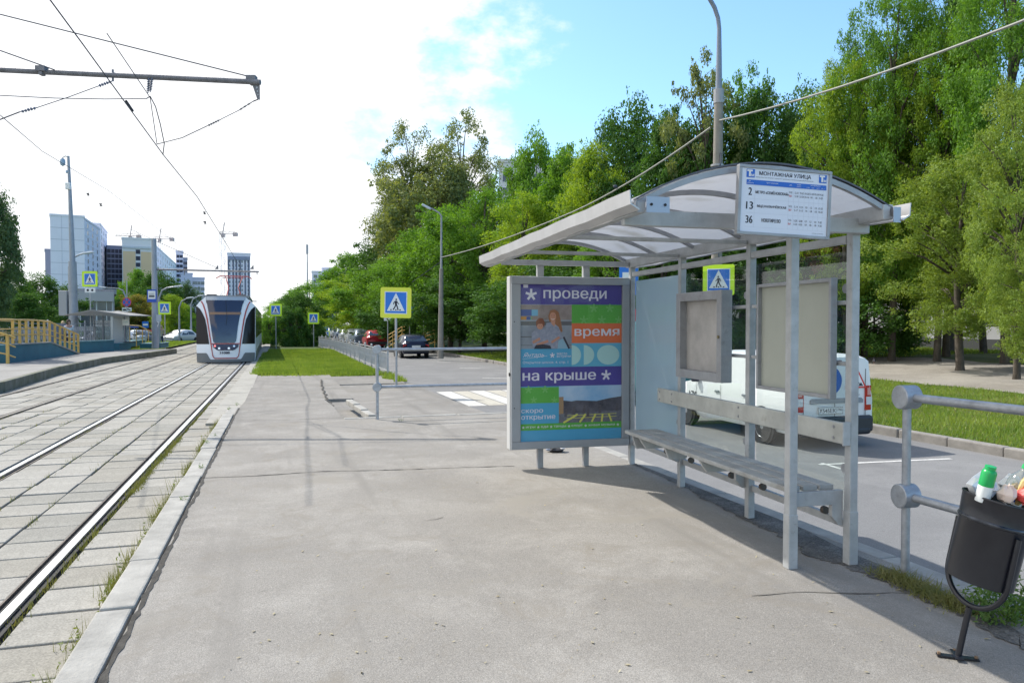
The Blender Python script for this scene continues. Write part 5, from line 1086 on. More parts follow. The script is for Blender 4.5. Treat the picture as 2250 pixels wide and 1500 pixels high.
for x in (-.68, .62): b.box((x, 3.0, 3.06), (.44, 3, .22))
b.build('roof_box', mat('roof_box', (.07, .055, .06), .6), tm, bevel=.03)
MB().box((0, 4.5, 3.04), (2.0, 7, .12)).build('roof_panel', trg, tm)
MB().box((.02, 1.2, .12), (1.7, 1.4, .26)).build('bogie', black, tm)
for x in (-.76, .76): MB().lathe([(.28, -.06), (.28, .06)], (x, 1.4, .28), (1, 0, 0), 20).build('wheel', trg, tm)
b = MB(); zp_ = 3.1
for s_ in (-1, 1): b.bar((s_*.45, 9, zp_), (s_*.25, 8.2, zp_+.7), .04, .04); b.bar((s_*.25, 8.2, zp_+.7), (s_*.45, 9.1, zp_+1.35), .035, .035)
b.tube([(-.95, 9.1, zp_+1.25), (-.75, 9.1, zp_+1.38), (.75, 9.1, zp_+1.38), (.95, 9.1, zp_+1.25)], .03, 6); b.bar((-.6, 9.1, zp_+1.28), (.6, 9.1, zp_+1.28), .03, .03); b.build('pantograph', trr, tm)
# ================================================================ CARS
tyre = mat('tyre', (.018, .018, .02), .8); rim = mat('rim', (.35, .36, .38), .35, .7); cglass = mat('car_glass', (.02, .028, .035), .06, spec=.8); trim_ = mat('bumper_plastic', (.022, .024, .032), .5)
tail = mat('tail_red', (.45, .02, .02), .2); lamp_clear = mat('lamp_clear', (.6, .62, .65), .15); platem = mat('number_plate', (.72, .73, .72), .4)
def wheel(par, x, y, r, sx):
    w = thing('wheel', None, None, (x, y, r)); w.parent = par
    MB().lathe([(r*.62, -.09), (r*.93, -.095), (r, -.06), (r, .06), (r*.93, .095), (r*.62, .09)], (0, 0, 0), (sx, 0, 0), 26, cap=False).build('tyre', tyre, w, smooth=2)
    b = MB(); b.lathe([(r*.62, -.02), (r*.64, .085), (r*.58, .07), (r*.55, .02), (.001, .015)], (0, 0, 0), (sx, 0, 0), 26, cap=False)
    for k in range(6):
        a = k*1.0472; d = Vector((0, math.cos(a), math.sin(a))); e = Vector((0, -math.sin(a), math.cos(a))); X1 = Vector((sx*.075, 0, 0))
        b.add([X1+e*.03+d*.03, X1-e*.03+d*.03, X1-e*.055+d*r*.6, X1+e*.055+d*r*.6], [(0, 1, 2, 3)])
    b.lathe([(.001, .085), (.05, .08), (.06, .06)], (0, 0, 0), (sx, 0, 0), 12); b.build('rim', rim, w)
def car(name, label, loc, rz, Ln, Wd, st, paint, wb, wr=.31, glass=(), screens=(), bump=True, rails=False, group=None, cat='car', detail=None, scale=1):
    """st: (y, zlow, zbelt, zroof, wb, wr) front = +y"""
    t = thing(name, label, cat, loc, rz, group); t.scale = (scale,)*3; rings = []
    def sec(s_):
        y, zl, zb_, zr, wb_, wr_ = s_; h = [(wb_*.90, zl), (wb_*.97, zl+.10), (wb_, zl+.28), (wb_, zb_-.12), (wb_-.02, zb_), (wr_+.02 if zr-zb_ > .15 else wr_, max(zb_+.005, zr-.07)), (wr_-.06, zr-.012), (wr_*.5, zr+.012)]
        return [Vector((a, y, c)) for a, c in h]+[Vector((-a, y, c)) for a, c in h[::-1]]
    dn = []
    for p, q in zip(st, st[1:]):
        for k in range(3): s_ = k/3; dn.append(tuple(a+(c-a)*s_ for a, c in zip(p, q)))
    dn.append(st[-1]); MB().loft([sec(s_) for s_ in dn]).build('body', paint, t, smooth=2)
    def interp(y): 
        ys = [s_[0] for s_ in st]; o_ = sorted(range(len(st)), key=lambda i: ys[i]); return [float(np.interp(y, [ys[i] for i in o_], [st[i][j] for i in o_])) for j in range(6)]
    for y0, y1, y0t, y1t in glass:
        for sx in (-1, 1):
            P = []
            for yb, yt in ((y0, y0t), (y1, y1t)):
                a = interp(yb); c = interp(yt); P.append(Vector((sx*(a[4]-.012), yb, a[2]+.02))); P.append(Vector((sx*(c[5]+.026), yt, c[3]-.10)))
            b = MB(); b.add(P, [(0, 2, 3, 1) if sx > 0 else (0, 1, 3, 2)]); b.build('side_window', cglass, t)
    for ya, yb in screens:
        a, c = interp(ya), interp(yb); dy = (ya-yb); dz = c[3]-a[2]; n = Vector((0, dz, dy)).normalized()
        if n.z < 0: n = -n
        P = [Vector((-a[4]*.86, ya, a[3]+.0)), Vector((a[4]*.86, ya, a[3]+.0)), Vector((c[5]*.86, yb, c[3]-.03)), Vector((-c[5]*.86, yb, c[3]-.03))]
        b = MB(); b.add([p+n*.022 for p in P], [(0, 1, 2, 3)]); b.build('windscreen' if ya > 0 else 'rear_window', cglass, t)
    yf, yr = wb/2, -wb/2; off = detail or 0
    for sx in (-1, 1):
        for y in (yf, yr):
            y += off; wh = interp(y)[4]
            MB().lathe([(wr+.045, 0), (wr+.05, .012), (wr*.3, .013), (.001, .013)], (sx*(wh-.008), y, wr+.015), (sx, 0, 0), 26).build('wheel_arch', black, t)
            wheel(t, sx*(wh-.075), y, wr, sx)
    if bump:
        for y in (Ln/2, -Ln/2): s_ = interp(y*.985); b = MB(); b.box((0, y*.99, .45), (s_[4]*1.9, .14, .22)); b.build('bumper', trim_, t, bevel=.04)
    return t
whitep = mat('van_white', (.78, .79, .80), .3, spec=.5)
# white van (small panel van), length along +y
VL = 4.3
stv = [(-2.12, .30, .95, 1.30, .80, .70), (-2.10, .27, .98, 1.60, .84, .73), (-1.9, .25, 1.0, 1.655, .86, .73), (-.6, .25, 1.0, 1.68, .87, .73), (.35, .25, 1.0, 1.66, .87, .72), (.62, .25, 1.0, 1.60, .87, .70), (1.28, .25, .99, 1.06, .87, .74), (1.75, .27, .90, .95, .85, .68), (2.05, .30, .72, .78, .78, .55), (2.13, .34, .58, .60, .70, .45)]
rl = Vector((0, 0, 0)); D1 = 11.7; vx = at(1745, 900, D1).x+.77; vy = at(1745, 900, D1).y+1.93
van = car('panel_van', 'small white panel van with blue arrow and red triangle stickers parked behind the shelter', (vx, vy, -.45), 0, 4.25, 1.75, stv, whitep, 2.70, .315, glass=((.28, 1.10, .42, .78),), screens=((1.26, .66),), bump=False, cat='van', detail=.10, scale=.9)
b = MB(); b.box((0, -2.13, .42), (1.62, .12, .30)); b.box((0, -2.10, .30), (1.5, .2, .14)); b.build('rear_bumper', trim_, van, bevel=.05); MB().box((0, 2.08, .42), (1.5, .16, .30)).build('front_bumper', trim_, van, bevel=.06)
fr = Fr((0, -2.135, 0), (1, 0, 0), (0, 0, 1))
b = MB(); b.line([(.0, .56), (.0, 1.44)], .012, fr, .0); b.line([(-.66, .56), (-.66, 1.44)], .012, fr, .0); b.line([(.66, .56), (.66, 1.40)], .012, fr, 0); b.build('door_gap', black, van)
b = MB(); b.add([(-.79, -2.105, .62), (.79, -2.105, .62), (.79, -2.125, .98), (.705, -2.128, 1.30), (.64, -2.125, 1.56), (-.64, -2.125, 1.56), (-.705, -2.128, 1.30), (-.79, -2.125, .98)], [(7, 6, 5, 4, 3, 2, 1, 0)]); b.build('rear_doors', whitep, van)
for sx in (-1, 1):
    b = MB(); b.loft([[Vector((sx*(.655), -2.14, z)), Vector((sx*.80, -2.12, z)), Vector((sx*.87, -1.98, z)), Vector((sx*.66, -2.0, z))] for z in (.66, .8, 1.0, 1.10)]); b.build('tail_light', tail, van, label=None)
    MB().prism([(sx*.73-.055, .76), (sx*.73+.055, .76), (sx*.73+.055, .90), (sx*.73-.055, .90)], .02, Fr((0, -2.148, 0), (1, 0, 0), (0, 0, 1))).build('lamp_lens', lamp_clear, van)
    MB().prism([(sx*.73-.03, .93), (sx*.73+.03, .93), (sx*.73+.03, 1.06), (sx*.73-.03, 1.06)], .02, Fr((0, -2.146, 0), (1, 0, 0), (0, 0, 1))).build('lamp_lens', mat('lens_pale', (.6, .3, .28), .2), van)
    MB().bar((sx*.845, -2.0, 1.12), (sx*.70, -1.99, 1.60), .03, .04).build('pillar_trim', trim_, van)
MB().prism([(-.52, .80), (.60, .80), (.60, .86), (.56, .89), (-.48, .89), (-.52, .86)], .03, Fr((0, -2.15, 0), (1, 0, 0), (0, 0, 1))).build('handle_bar', mat('van_greybar', (.22, .24, .27), .4), van)
MB().box((-.02, -2.13, 1.545), (.30, .03, .03)).build('brake_lamp', mat('brake_dark', (.12, .02, .03), .3), van)
pfz = Fr((-.36, -2.152, .615), (1, 0, 0), (0, 0, 1)); MB().prism([(0, 0), (.52, 0), (.52, .125), (0, .125)], .015, pfz).build('number_plate', platem, van); b = MB()
for a0, b0, a1, b1 in ((0, 0, .52, .007), (0, .118, .52, .125), (0, .007, .007, .118), (.513, .007, .52, .118), (.38, .01, .384, .115)): b.rect(a0, b0, a1, b1, pfz, .002)
b.text('Х545ЕК', .022, .025, .345, .075, pfz, .002, bold=.0015); b.text('790', .40, .05, .095, .055, pfz, .002); b.build('plate_letters', blk, van)
fr = Fr((0, -2.14, 0), (1, 0, 0), (0, 0, 1)); b = MB(); b.disc(-.12, 1.20, .26, fr, .003, 36); b.build('blue_sticker', mat('sticker_blue', (.015, .10, .42), .35), van); b = MB(); f2 = Fr((-.12, -2.146, 1.20), (math.cos(R(-45)), 0, math.sin(R(-45))), (math.sin(R(45)), 0, math.cos(R(45)))); b.rect(-.2, -.035, .05, .035, f2, .001); b.poly([(.03, -.10), (.19, 0), (.03, .10)], f2, .0015); b.build('white_arrow', white, van)
b = MB(); b.poly([(.22, 1.06), (.68, 1.06), (.45, 1.46)], fr, .003); b.build('red_triangle', mat('sticker_red', (.6, .03, .03), .35), van); MB().poly([(.275, 1.09), (.625, 1.09), (.45, 1.40)], fr, .005).build('triangle_inner', white, van)
b = MB(); b.disc(.44, 1.30, .022, fr, .007, 10); b.line([(.44, 1.27), (.42, 1.18), (.38, 1.11)], .028, fr, .007); b.line([(.43, 1.2), (.47, 1.11)], .025, fr, .0075); b.line([(.43, 1.25), (.53, 1.12)], .014, fr, .008); b.poly([(.49, 1.10), (.60, 1.10), (.55, 1.16)], fr, .0085); b.build('roadwork_figure', blk, van)
MB().text('LARGUS', .40, .93, .13, .022, fr, .003).build('badge_letters', trim_, van)
sf = Fr((-.874, 0, 0), (0, -1, 0), (0, 0, 1))
b = MB(); b.text('176', -1.30, .60, .30, .17, sf, .008, bold=.004); b.build('side_number', blk, van)
b = MB()
for y in (1.02, .10, -.86): b.line([(-y, .33), (-y, .98)], .010, sf, .006)
b.line([(-1.05, .40), (.9, .40)], .012, sf, .006); b.line([(-.30, 1.0), (-.42, 1.58)], .01, sf, .0)
b.build('door_gap', black, van)
for y in (.22, -.72): MB().box((-.885, y, .84), (.03, .15, .045)).build('door_handle', mat('handle_grey', (.2, .22, .25), .4), van, bevel=.012)
MB().box((-.93, .98, 1.06), (.16, .10, .16)).build('wing_mirror', trim_, van, bevel=.03)
# dark hatchback
darkp = mat('dark_navy_paint', (.018, .022, .045), .25, .3)
sth = [(-1.98, .34, .74, .80, .72, .62), (-1.93, .28, .84, .92, .78, .62), (-1.80, .26, .86, 1.02, .80, .60), (-1.35, .25, .87, 1.34, .81, .58), (-.3, .25, .87, 1.38, .81, .58), (.35, .25, .86, 1.33, .81, .57), (1.05, .25, .84, .90, .80, .66), (1.8, .28, .72, .77, .77, .6), (1.98, .34, .58, .60, .70, .5)]
def sedan(label, px, D, paint, u=None, group='cars parked along the road', scale=1, rz=0, nm='parked_car', stn=None):
    c = gx(px, D, -.45) if u is None else Vector((u, D, -.45)); s_ = stn or sth
    t = car(nm, label, c, rz, 3.96, 1.62, s_, paint, 2.46, .29, glass=((-1.15, -.15, -1.0, -.2), (-.08, .92, -.12, .42)), screens=((1.03, .38), (-1.84, -1.38)), group=group, scale=scale)
    for sx in (-1, 1): MB().box((sx*.64, -1.955, .74), (.24, .05, .13)).build('tail_light', tail, t, bevel=.01); MB().box((sx*.56, 1.93, .62), (.26, .08, .13)).build('headlight', lamp_clear, t, bevel=.02)
    MB().box((0, -2.0, .70 if nm == 'hatchback' else .45), (.50, .02, .11)).build('number_plate', platem, t); return t
hb = sedan('dark navy hatchback seen from behind on the road right of the big crossing sign', 902, 45.5, darkp, nm='hatchback', group=None)
b = MB(); b.line([(-.3, 0), (.1, .22)], .02, Fr((0, -1.80, 1.08), (1, 0, 0), (0, .78, .62))); b.build('rear_wiper', black, hb)
redp = mat('red_paint', (.35, .02, .03), .3, .2); silv = mat('silver_paint', (.42, .45, .48), .3, .5); whp = mat('white_paint', (.7, .71, .72), .3); gryb = mat('bluegrey_paint', (.12, .16, .22), .3, .4)
stsd = [(-2.2, .34, .76, .82, .74, .64), (-2.12, .28, .84, .92, .79, .66), (-1.6, .26, .88, .96, .82, .64), (-1.0, .25, .88, 1.36, .83, .58), (-.1, .25, .88, 1.42, .83, .58), (.45, .25, .87, 1.36, .83, .57), (1.2, .25, .85, .93, .82, .68), (2.0, .28, .74, .80, .78, .6), (2.18, .34, .6, .62, .7, .5)]
for px, D, pt, lab in ((823, 62, redp, 'dark red car, nearest of the row parked behind the median fence'), (795, 70, gryb, 'blue-grey car parked just behind the red one'), (778, 78, whp, 'white car third in the parked row behind the fence'), (763, 86, silv, 'silver car fourth in the parked row'), (751, 96, gryb, 'dark blue-grey car fifth in the parked row'), (741, 106, silv, 'pale silver car sixth in the parked row'), (731, 118, whp, 'white car at the far end of the parked row')):
    sedan(lab, px, D, pt, stn=stsd if px != 823 else None, scale=1.1)
# van-like teal vehicle ahead of the white van
teal = mat('teal_paint', (.03, .17, .20), .35, .1)
stt = [(-2.3, .4, 1.1, 1.9, .92, .84), (-2.28, .36, 1.15, 2.05, .95, .84), (.8, .35, 1.15, 2.08, .95, .84), (1.2, .35, 1.12, 1.95, .95, .82), (1.75, .36, 1.05, 1.15, .93, .8), (2.25, .4, .85, .9, .88, .7)]
tv = car('teal_van', 'teal van parked ahead of the white van, glimpsed through the shelter glass', (9.05, vy+6.6, -.45), 0, 4.6, 1.9, stt, teal, 2.9, .34, glass=((.9, 1.65, .95, 1.2),), screens=((1.73, 1.22),), cat='van', group=None)
b = MB(); b.rect(-.75, 1.25, .75, 1.75, Fr((0, -2.32, 0), (1, 0, 0), (0, 0, 1)), 0); b.build('rear_window', cglass, tv); MB().box((0, -2.3, 1.0), (1.75, .03, .12)).build('pale_band', mat('teal_pale', (.2, .4, .5), .4), tv)
t = thing('roof_bundle', 'red and white bundle tied on the roof of the teal van', 'luggage', (9.05, vy+5.2, 1.62))
b = MB(); b.lathe([(.01, -.9), (.16, -.8), (.18, 0), (.15, .8), (.01, .9)], (0, 0, .1), (1, 0, 0), 10); b.v = [(x, y+rnd.uniform(-.05, .05), z+rnd.uniform(-.04, .05)) for x, y, z in b.v]; b.build('red_cloth', mat('cloth_red', (.6, .03, .04), .7), t); b = MB()
for k in range(7): b.box((-.8+k*.26, -.12, .1+rnd.uniform(-.03, .05)), (.10, .1, .12))
b.build('white_pieces', white, t)
# cars on the far left road
for px, D, pt, lab in ((398, 78, whp, 'white car on the side road just left of the tram'), (377, 92, silv, 'silver car partly behind the tram stop pole lamp'), (222, 62, gryb, 'dark car behind the left shelter'), (262, 70, silv, 'silver car between the left shelter and the no-stopping sign'), (300, 74, gryb, 'blue-grey car left of the tram stop pole'), (318, 84, redp, 'dark red car just left of the tram stop pole')):
    sedan(lab, px, D, pt, rz=1.3 if px < 320 else 2.6, stn=stsd, group='cars parked on the left side road').location.z = -.42
# ================================================================ FENCES
fencem = mat('fence_white_grey', (.42, .43, .45), .55, .15, var=.1, vs_=3)
def fence_run(name, label, pts, sec, hgt, mt, z, pat='x', r=.018, cat='fence', zf=None):
    t = thing(name, label, cat, (pts[0][0], pts[0][1], z)); O = Vector((pts[0][0], pts[0][1], 0)); proto = {}
    for p, q in zip(pts, pts[1:]):
        p, q = Vector((p[0], p[1], 0)), Vector((q[0], q[1], 0)); n = max(1, round((q-p).length/sec))
        for k in range(n):
            a, c = p.lerp(q, k/n)-O, p.lerp(q, (k+1)/n)-O; l = (c-a).length; key = round(l, 2); ang = math.atan2(c.y-a.y, c.x-a.x)
            if key not in proto:
                b = MB(); b.bar((0, 0, hgt*.90), (l, 0, hgt*.90), .03, .03); b.bar((0, 0, hgt*.80), (l, 0, hgt*.80), .022, .022); b.bar((0, 0, .12), (l, 0, .12), .03, .03)
                m_ = max(2, round(l/.30))
                for s_ in range(m_):
                    x = l*s_/m_; w = l/m_
                    b.bar((x+.02, 0, .12), (x+w*.5, 0, hgt*.80), .020, .012); b.bar((x+w-.02, 0, .12), (x+w*.5, 0, hgt*.80), .020, .012); b.bar((x+w*.15, 0, hgt*.80), (x+w*.5, 0, hgt*.42), .016, .012); b.bar((x+w*.85, 0, hgt*.80), (x+w*.5, 0, hgt*.42), .016, .012); b.bar((x, 0, .12), (x, 0, hgt*.8), .014, .014)
                o = b.build('fence_panel', mt, t); pb = MB(); pb.box((0, 0, hgt/2-.04), (.06, .06, hgt+.06)); pb.lathe([(.045, 0), (.045, .03), (.001, .06)], (0, 0, hgt-.02), n=8); po_ = pb.build('fence_post', mt, t); proto[key] = (o, po_)
            else: o = dup(proto[key][0], t); po_ = dup(proto[key][1], t)
            o.location = a; o.rotation_euler = (0, 0, ang); po_.location = a; po_.rotation_euler = (0, 0, ang)
    return t
F0, F1, F2, F3 = G(852, 822, -.2), G(790, 795, -.2), G(735, 772, -.2), G(700, 764, -.2)
fence_run('median_fence', 'white-grey openwork metal fence along the road side of the median lawn', [(F0.x, F0.y), (F1.x, F1.y), (F2.x, F2.y), (F3.x, F3.y)], 2.0, .92, fencem, -.2)
a, c = gx(-30, 33, 0), gx(250, 46, 0); a2 = gx(-260, 24, 0)
fence_run('platform_fence', 'grey openwork metal fence behind the yellow ramp rails at the left', [(gx(-40, 33.5, 0).x, gx(-40, 33.5, 0).y), (gx(105, 40, 0).x, gx(105, 40, 0).y), (gx(285, 50, 0).x, gx(285, 50, 0).y)], 2.1, 1.75, mat('fence_grey', (.35, .37, .42), .5, .2), .0)
# grey mesh banner on the fence
p, q = gx(106, 39.7, 0), gx(150, 41.8, 0); t = thing('fence_banner', 'plain grey cloth banner hung on the left fence', 'banner', (p.x, p.y, 0)); MB().bar((0, -.05, 1.05), (q.x-p.x, q.y-p.y-.05, 1.05), .02, 1.0).build('cloth', mat('banner_grey', (.20, .22, .28), .8), t)
# ================================================================ LEFT RAMP
tw = mat('teal_wall', (.035, .16, .21), .75, 0, c2=(.03, .12, .165), vs_=1.3, bump=.2, bs=10); yr = mat('yellow_rail', (.60, .38, .10), .55, var=.1, vs_=6)
A, B = gx(20, 29.0, .03), gx(172, 38.2, .03)
rp = thing('access_ramp', 'teal painted concrete ramp with yellow handrail posts on the left platform', 'ramp', A); d = B-A; Ld = d.length; e = d.normalized(); nrm = Vector((-e.y, e.x, 0))
h0 = .70; b = MB(); P = [(0, 0), (Ld, 0), (Ld*.52, h0-.02), (0, h0)]
b.add([e*x+Vector((0, 0, z)) for x, z in P]+[e*x+nrm*1.5+Vector((0, 0, z)) for x, z in P], [(0, 1, 2, 3), (7, 6, 5, 4), (3, 2, 6, 7), (2, 1, 5, 6), (0, 3, 7, 4)]); b.build('wall', tw, rp)
MB().bar(e*0+Vector((0, 0, h0+.02)), e*Ld*.52+Vector((0, 0, h0)), .12, .045).build('coping', conc, rp); MB().bar(e*Ld*.52+Vector((0, 0, h0)), e*Ld+Vector((0, 0, .02)), .12, .045).build('coping', conc, rp)
def rz_(x): return h0 if x < Ld*.52 else h0*(1-(x-Ld*.52)/(Ld*.48))
for k in range(13):
    x = Ld*(.04+.955*k/12); MB().box(e*x+Vector((0, 0, rz_(x)+.48)), (.085, .085, .98)).build('rail_post', yr, rp)
for zc, r_ in ((.98, .04), (.62, .022), (.38, .022)): MB().tube([e*(-1.5)+Vector((0, 0, h0+zc)), e*Ld*.30+Vector((0, 0, h0+zc)), e*Ld*.52+Vector((0, 0, h0+zc-.06)), e*Ld+Vector((0, 0, zc))], r_, 8).build('handrail', yr, rp)
for zc in (.98, .5): MB().tube([e*Ld*.2+nrm*1.4+Vector((0, 0, h0+zc)), e*Ld*.52+nrm*1.4+Vector((0, 0, h0+zc-.06)), e*Ld+nrm*1.4+Vector((0, 0, zc))], .022, 6).build('handrail', yr, rp)
# stairs rail at frame edge
c = gx(16, 28.6, .03); t = thing('stair_rail', 'yellow stair handrail at the left edge of the frame', 'handrail', c); dd = Vector((-.9, -.35, 0)).normalized()
MB().box((0, 0, .55), (.10, .10, 1.1)).build('post', yr, t)
for zc in (1.1, .75, .35): MB().tube([dd*-.25+Vector((0, 0, zc-.12)), Vector((0, 0, zc)), dd*2+Vector((0, 0, zc+.55))], .04 if zc > 1 else .025, 8).build('handrail', yr, t)
b = MB()
for k in range(4): b.box(dd*(.5+k*.35)+nrm*.7+Vector((0, 0, .09+k*.17)), (.36, 1.3, .17+0), rz=math.atan2(dd.y, dd.x))
b.build('step', conc, t)
# planter block + second
for (pa, Da), (pb, Db), hh, lab in (((170, 38.8), (250, 42.3), .60, 'long teal concrete planter block beside the left shelter'), ((262, 43.5), (287, 46), .40, 'short teal planter block right of the left shelter'), ((352, 47.5), (370, 50), .30, 'low teal block right of the tram stop pole'), ((285, 50), (318, 56), .35, 'low teal wall behind the handrail near the stop pole')):
    p, q = gx(pa, Da, .03), gx(pb, Db, .03); t = thing('planter_block', lab, 'planter', p); v_ = q-p; n2 = Vector((-v_.y, v_.x, 0)).normalized(); b = MB(); b.add([Vector((0, 0, 0)), v_, v_+n2*1.2, n2*1.2]+[x+Vector((0, 0, hh)) for x in (Vector((0, 0, 0)), v_, v_+n2*1.2, n2*1.2)], [(0, 1, 5, 4), (1, 2, 6, 5), (2, 3, 7, 6), (3, 0, 4, 7), (4, 5, 6, 7)]); b.build('block_wall', tw, t); MB().bar(Vector((0, 0, hh+.02)), v_+Vector((0, 0, hh+.02)), .14, .05).build('coping', mat('coping_teal', (.16, .30, .34), .7), t)
# second handrail further
p, q = gx(285, 49, .03), gx(338, 54, .03); t = thing('handrail', 'small pale handrail sloping down left of the tram stop pole', 'handrail', p); v_ = q-p
MB().tube([Vector((0, 0, 1.45)), v_*.4+Vector((0, 0, 1.4)), v_+Vector((0, 0, .85))], .04, 6).build('rail', yr, t); 
for k in range(5): MB().bar(v_*(k/4)+Vector((0, 0, 0)), v_*(k/4)+Vector((0, 0, 1.35-.45*(k/4))), .05, .05).build('post', yr, t)
# left shelter
c = gx(228, 44.5, .03); t = thing('small_shelter', 'small tram shelter with a flat flared grey roof on the left platform', 'shelter', c, -YAW-.12)
b = MB(); b.loft([[Vector((x, y, z)) for x, y, z in ((-1.75, -1, 2.02), (0, -1.1, 2.28), (2.3, -.9, 1.98), (2.3, 1.1, 1.98), (0, 1.3, 2.28), (-1.75, 1, 2.02))], [Vector((x, y, z+.05)) for x, y, z in ((-1.75, -1, 2.02), (0, -1.1, 2.30), (2.3, -.9, 1.98), (2.3, 1.1, 1.98), (0, 1.3, 2.30), (-1.75, 1, 2.02))]]); b.build('roof', mat('shelter_roof', (.22, .22, .22), .6), t)
for x in (-1.2, -.6, .1, .8): MB().box((x, .8, 1.02), (.08, .08, 2.0)).build('post', pblue, t)
MB().box((1.1, -.4, 1.05), (.14, .9, 2.05)).build('advert_side', mat('pale_side', (.42, .45, .44), .5), t); MB().box((-.05, .8, 1.1), (2.2, .02, 1.3)).build('glass_pane', glass_mat('shelter_glass', (.6, .68, .72), .12, .3, (.4, .45, .5)), t)
MB().box((.3, .3, .45), (2.6, .4, .05)).build('bench', mat('bench_dark', (.05, .05, .06), .6), t); MB().box((1.75, -.5, 1.62), (.42, .03, .35)).build('info_plate', mat('cream', (.55, .54, .46), .5), t); b = MB(); b.text('2 13 36', 1.57, 1.6, .3, .08, Fr((0, -.52, 0), (1, 0, 0), (0, 0, 1))); b.build('plate_text', mat('teal_text', (.1, .25, .2), .5), t)
MB().box((-.2, .5, .22), (.9, .5, .42)).build('base_box', mat('bench_dark', (0, 0, 0)), t)
for (px, py, D, w, h, m, lab) in ((321, 717, 58, .7, .22, mat('lilac_sign', (.08, .12, .42), .4), 'small flat blue street sign on a post beyond the left shelter'), (320, 713, 60, .5, .5, sblue, 'small square blue stop sign left of the tram pole'),):
    if 'flat' in lab: px = 295
    c = at(px, py, D); t = thing('blue_sign', lab, 'sign', (c.x, c.y, -.2), -YAW); z = c.z+.2; MB().box((0, -.04, z), (w, .02, h)).build('sign_plate', m, t); MB().tube([(0, 0, 0), (0, 0, z)], .035, 8).build('pole', polem, t)
    if 'square' in lab: MB().box((0, -.055, z), (.4, .01, .15)).build('white_field', swht, t)
c = gx(275, 46, .03); t = thing('stop_board', 'cream information board on two grey posts right of the left shelter', 'sign', c, -YAW); MB().box((-.02, 0, 2.0-.1), (.55, .04, .36)).build('board', mat('cream', (0, 0, 0)), t)
for x in (.03, .15): MB().tube([(x, .03, 0), (x, .03, 2.1)], .035, 8).build('post', pblue, t)
# ================================================================ PEOPLE
skin = mat('skin', (.45, .25, .18), .6)
def person(label, loc, rz, coat, legs, hair, longhair=True):
    t = thing('person', label, 'person', loc, rz)
    def skinmesh(name, V, E, Rr, m, sub=2, root=0):
        me = bpy.data.meshes.new(name); me.from_pydata(V, E, []); o = link(name, me, t); me.materials.append(m)
        s_ = o.modifiers.new('skin', 'SKIN'); s_.use_smooth_shade = True
        pass
        o.modifiers.new('sub', 'SUBSURF').levels = 1; o.modifiers['sub'].render_levels = 1; return o
    V = [(0, 0, .95), (0, 0, 1.15), (0, 0, 1.38), (0, 0, 1.48), (0, -.01, 1.58), (0, -.01, 1.68), (.09, 0, .9), (.10, -.02, .5), (.10, .02, .08), (.10, -.12, .04), (-.09, 0, .9), (-.10, .06, .5), (-.10, .1, .08), (-.10, -.02, .04), (.19, 0, 1.38), (.24, .02, 1.12), (.20, -.12, .92), (-.19, 0, 1.38), (-.24, .02, 1.12), (-.20, -.12, .92)]
    E = [(0, 1), (1, 2), (2, 3), (3, 4), (4, 5), (0, 6), (6, 7), (7, 8), (8, 9), (0, 10), (10, 11), (11, 12), (12, 13), (2, 14), (14, 15), (15, 16), (2, 17), (17, 18), (18, 19)]
    Rr = [.13, .12, .13, .05, .085, .075, .09, .06, .045, .04, .09, .06, .045, .04, .06, .045, .03, .06, .045, .03]
    def mk(name, V, E, Rr, m):
        me = bpy.data.meshes.new(name); o = link(name, me, t)
        import bmesh as _bm
        bm = _bm.new(); ly = bm.verts.layers.skin.new(); vs2 = [bm.verts.new(v_) for v_ in V]
        for v_, r_ in zip(vs2, Rr): v_[ly].radius = (r_, r_)
        vs2[0][ly].use_root = True; bm.verts.index_update()
        for a, c_ in E: bm.edges.new((vs2[a], vs2[c_]))
        bm.to_mesh(me); bm.free(); me.materials.append(m); s_ = o.modifiers.new('skin', 'SKIN'); s_.use_smooth_shade = True; q = o.modifiers.new('sub', 'SUBSURF'); q.levels = 1; q.render_levels = 1; return o
    mk('body', V, E, Rr, skin)
    mk('coat', [V[i] for i in (0, 1, 2, 14, 15, 17, 18)]+[(0, 0, .8)], [(0, 1), (1, 2), (2, 3), (3, 4), (2, 5), (5, 6), (0, 7)], [.16, .145, .145, .08, .06, .08, .06, .17], coat)
    mk('trousers', [V[i] for i in (0, 6, 7, 8, 10, 11, 12)], [(0, 1), (1, 2), (2, 3), (0, 4), (4, 5), (5, 6)], [.14, .11, .08, .065, .11, .08, .065], legs)
    b = MB(); b.lathe([(.001, .12), (.07, .10), (.11, .03), (.115, -.04), (.10, -.14 if longhair else -.06), (.06, -.2 if longhair else -.08)], (0, .02, 1.66), n=14); b.v = [(x, max(y, -.055), z) for x, y, z in b.v]; b.build('hair', hair, t, smooth=True)
    b = MB(); [b.lathe([(.001, -.012), (.011, 0), (.001, .012)], (x, -.088, 1.635), n=6) for x in (-.03, .03)]; b.build('eyes', black, t)
person('blonde person in a pale coat standing behind the left fence', gx(138, 45, -.02), -.8, mat('coat_pale', (.45, .45, .5), .8), mat('jeans_dark', (.04, .05, .1), .8), mat('blond', (.55, .42, .25), .7))
person('person in dark clothes walking on the left platform behind the ramp rails', gx(151, 41, .03), .6, mat('coat_white', (.6, .6, .62), .8), mat('jeans_dark', (0, 0, 0)), mat('brown_hair', (.08, .05, .03), .7))
person('small figure in a beige jacket just right of the tram stop pole', gx(354, 66, -.3), .3, mat('coat_beige', (.4, .35, .25), .8), mat('jeans_dark', (0, 0, 0)), mat('blond', (0, 0, 0)))
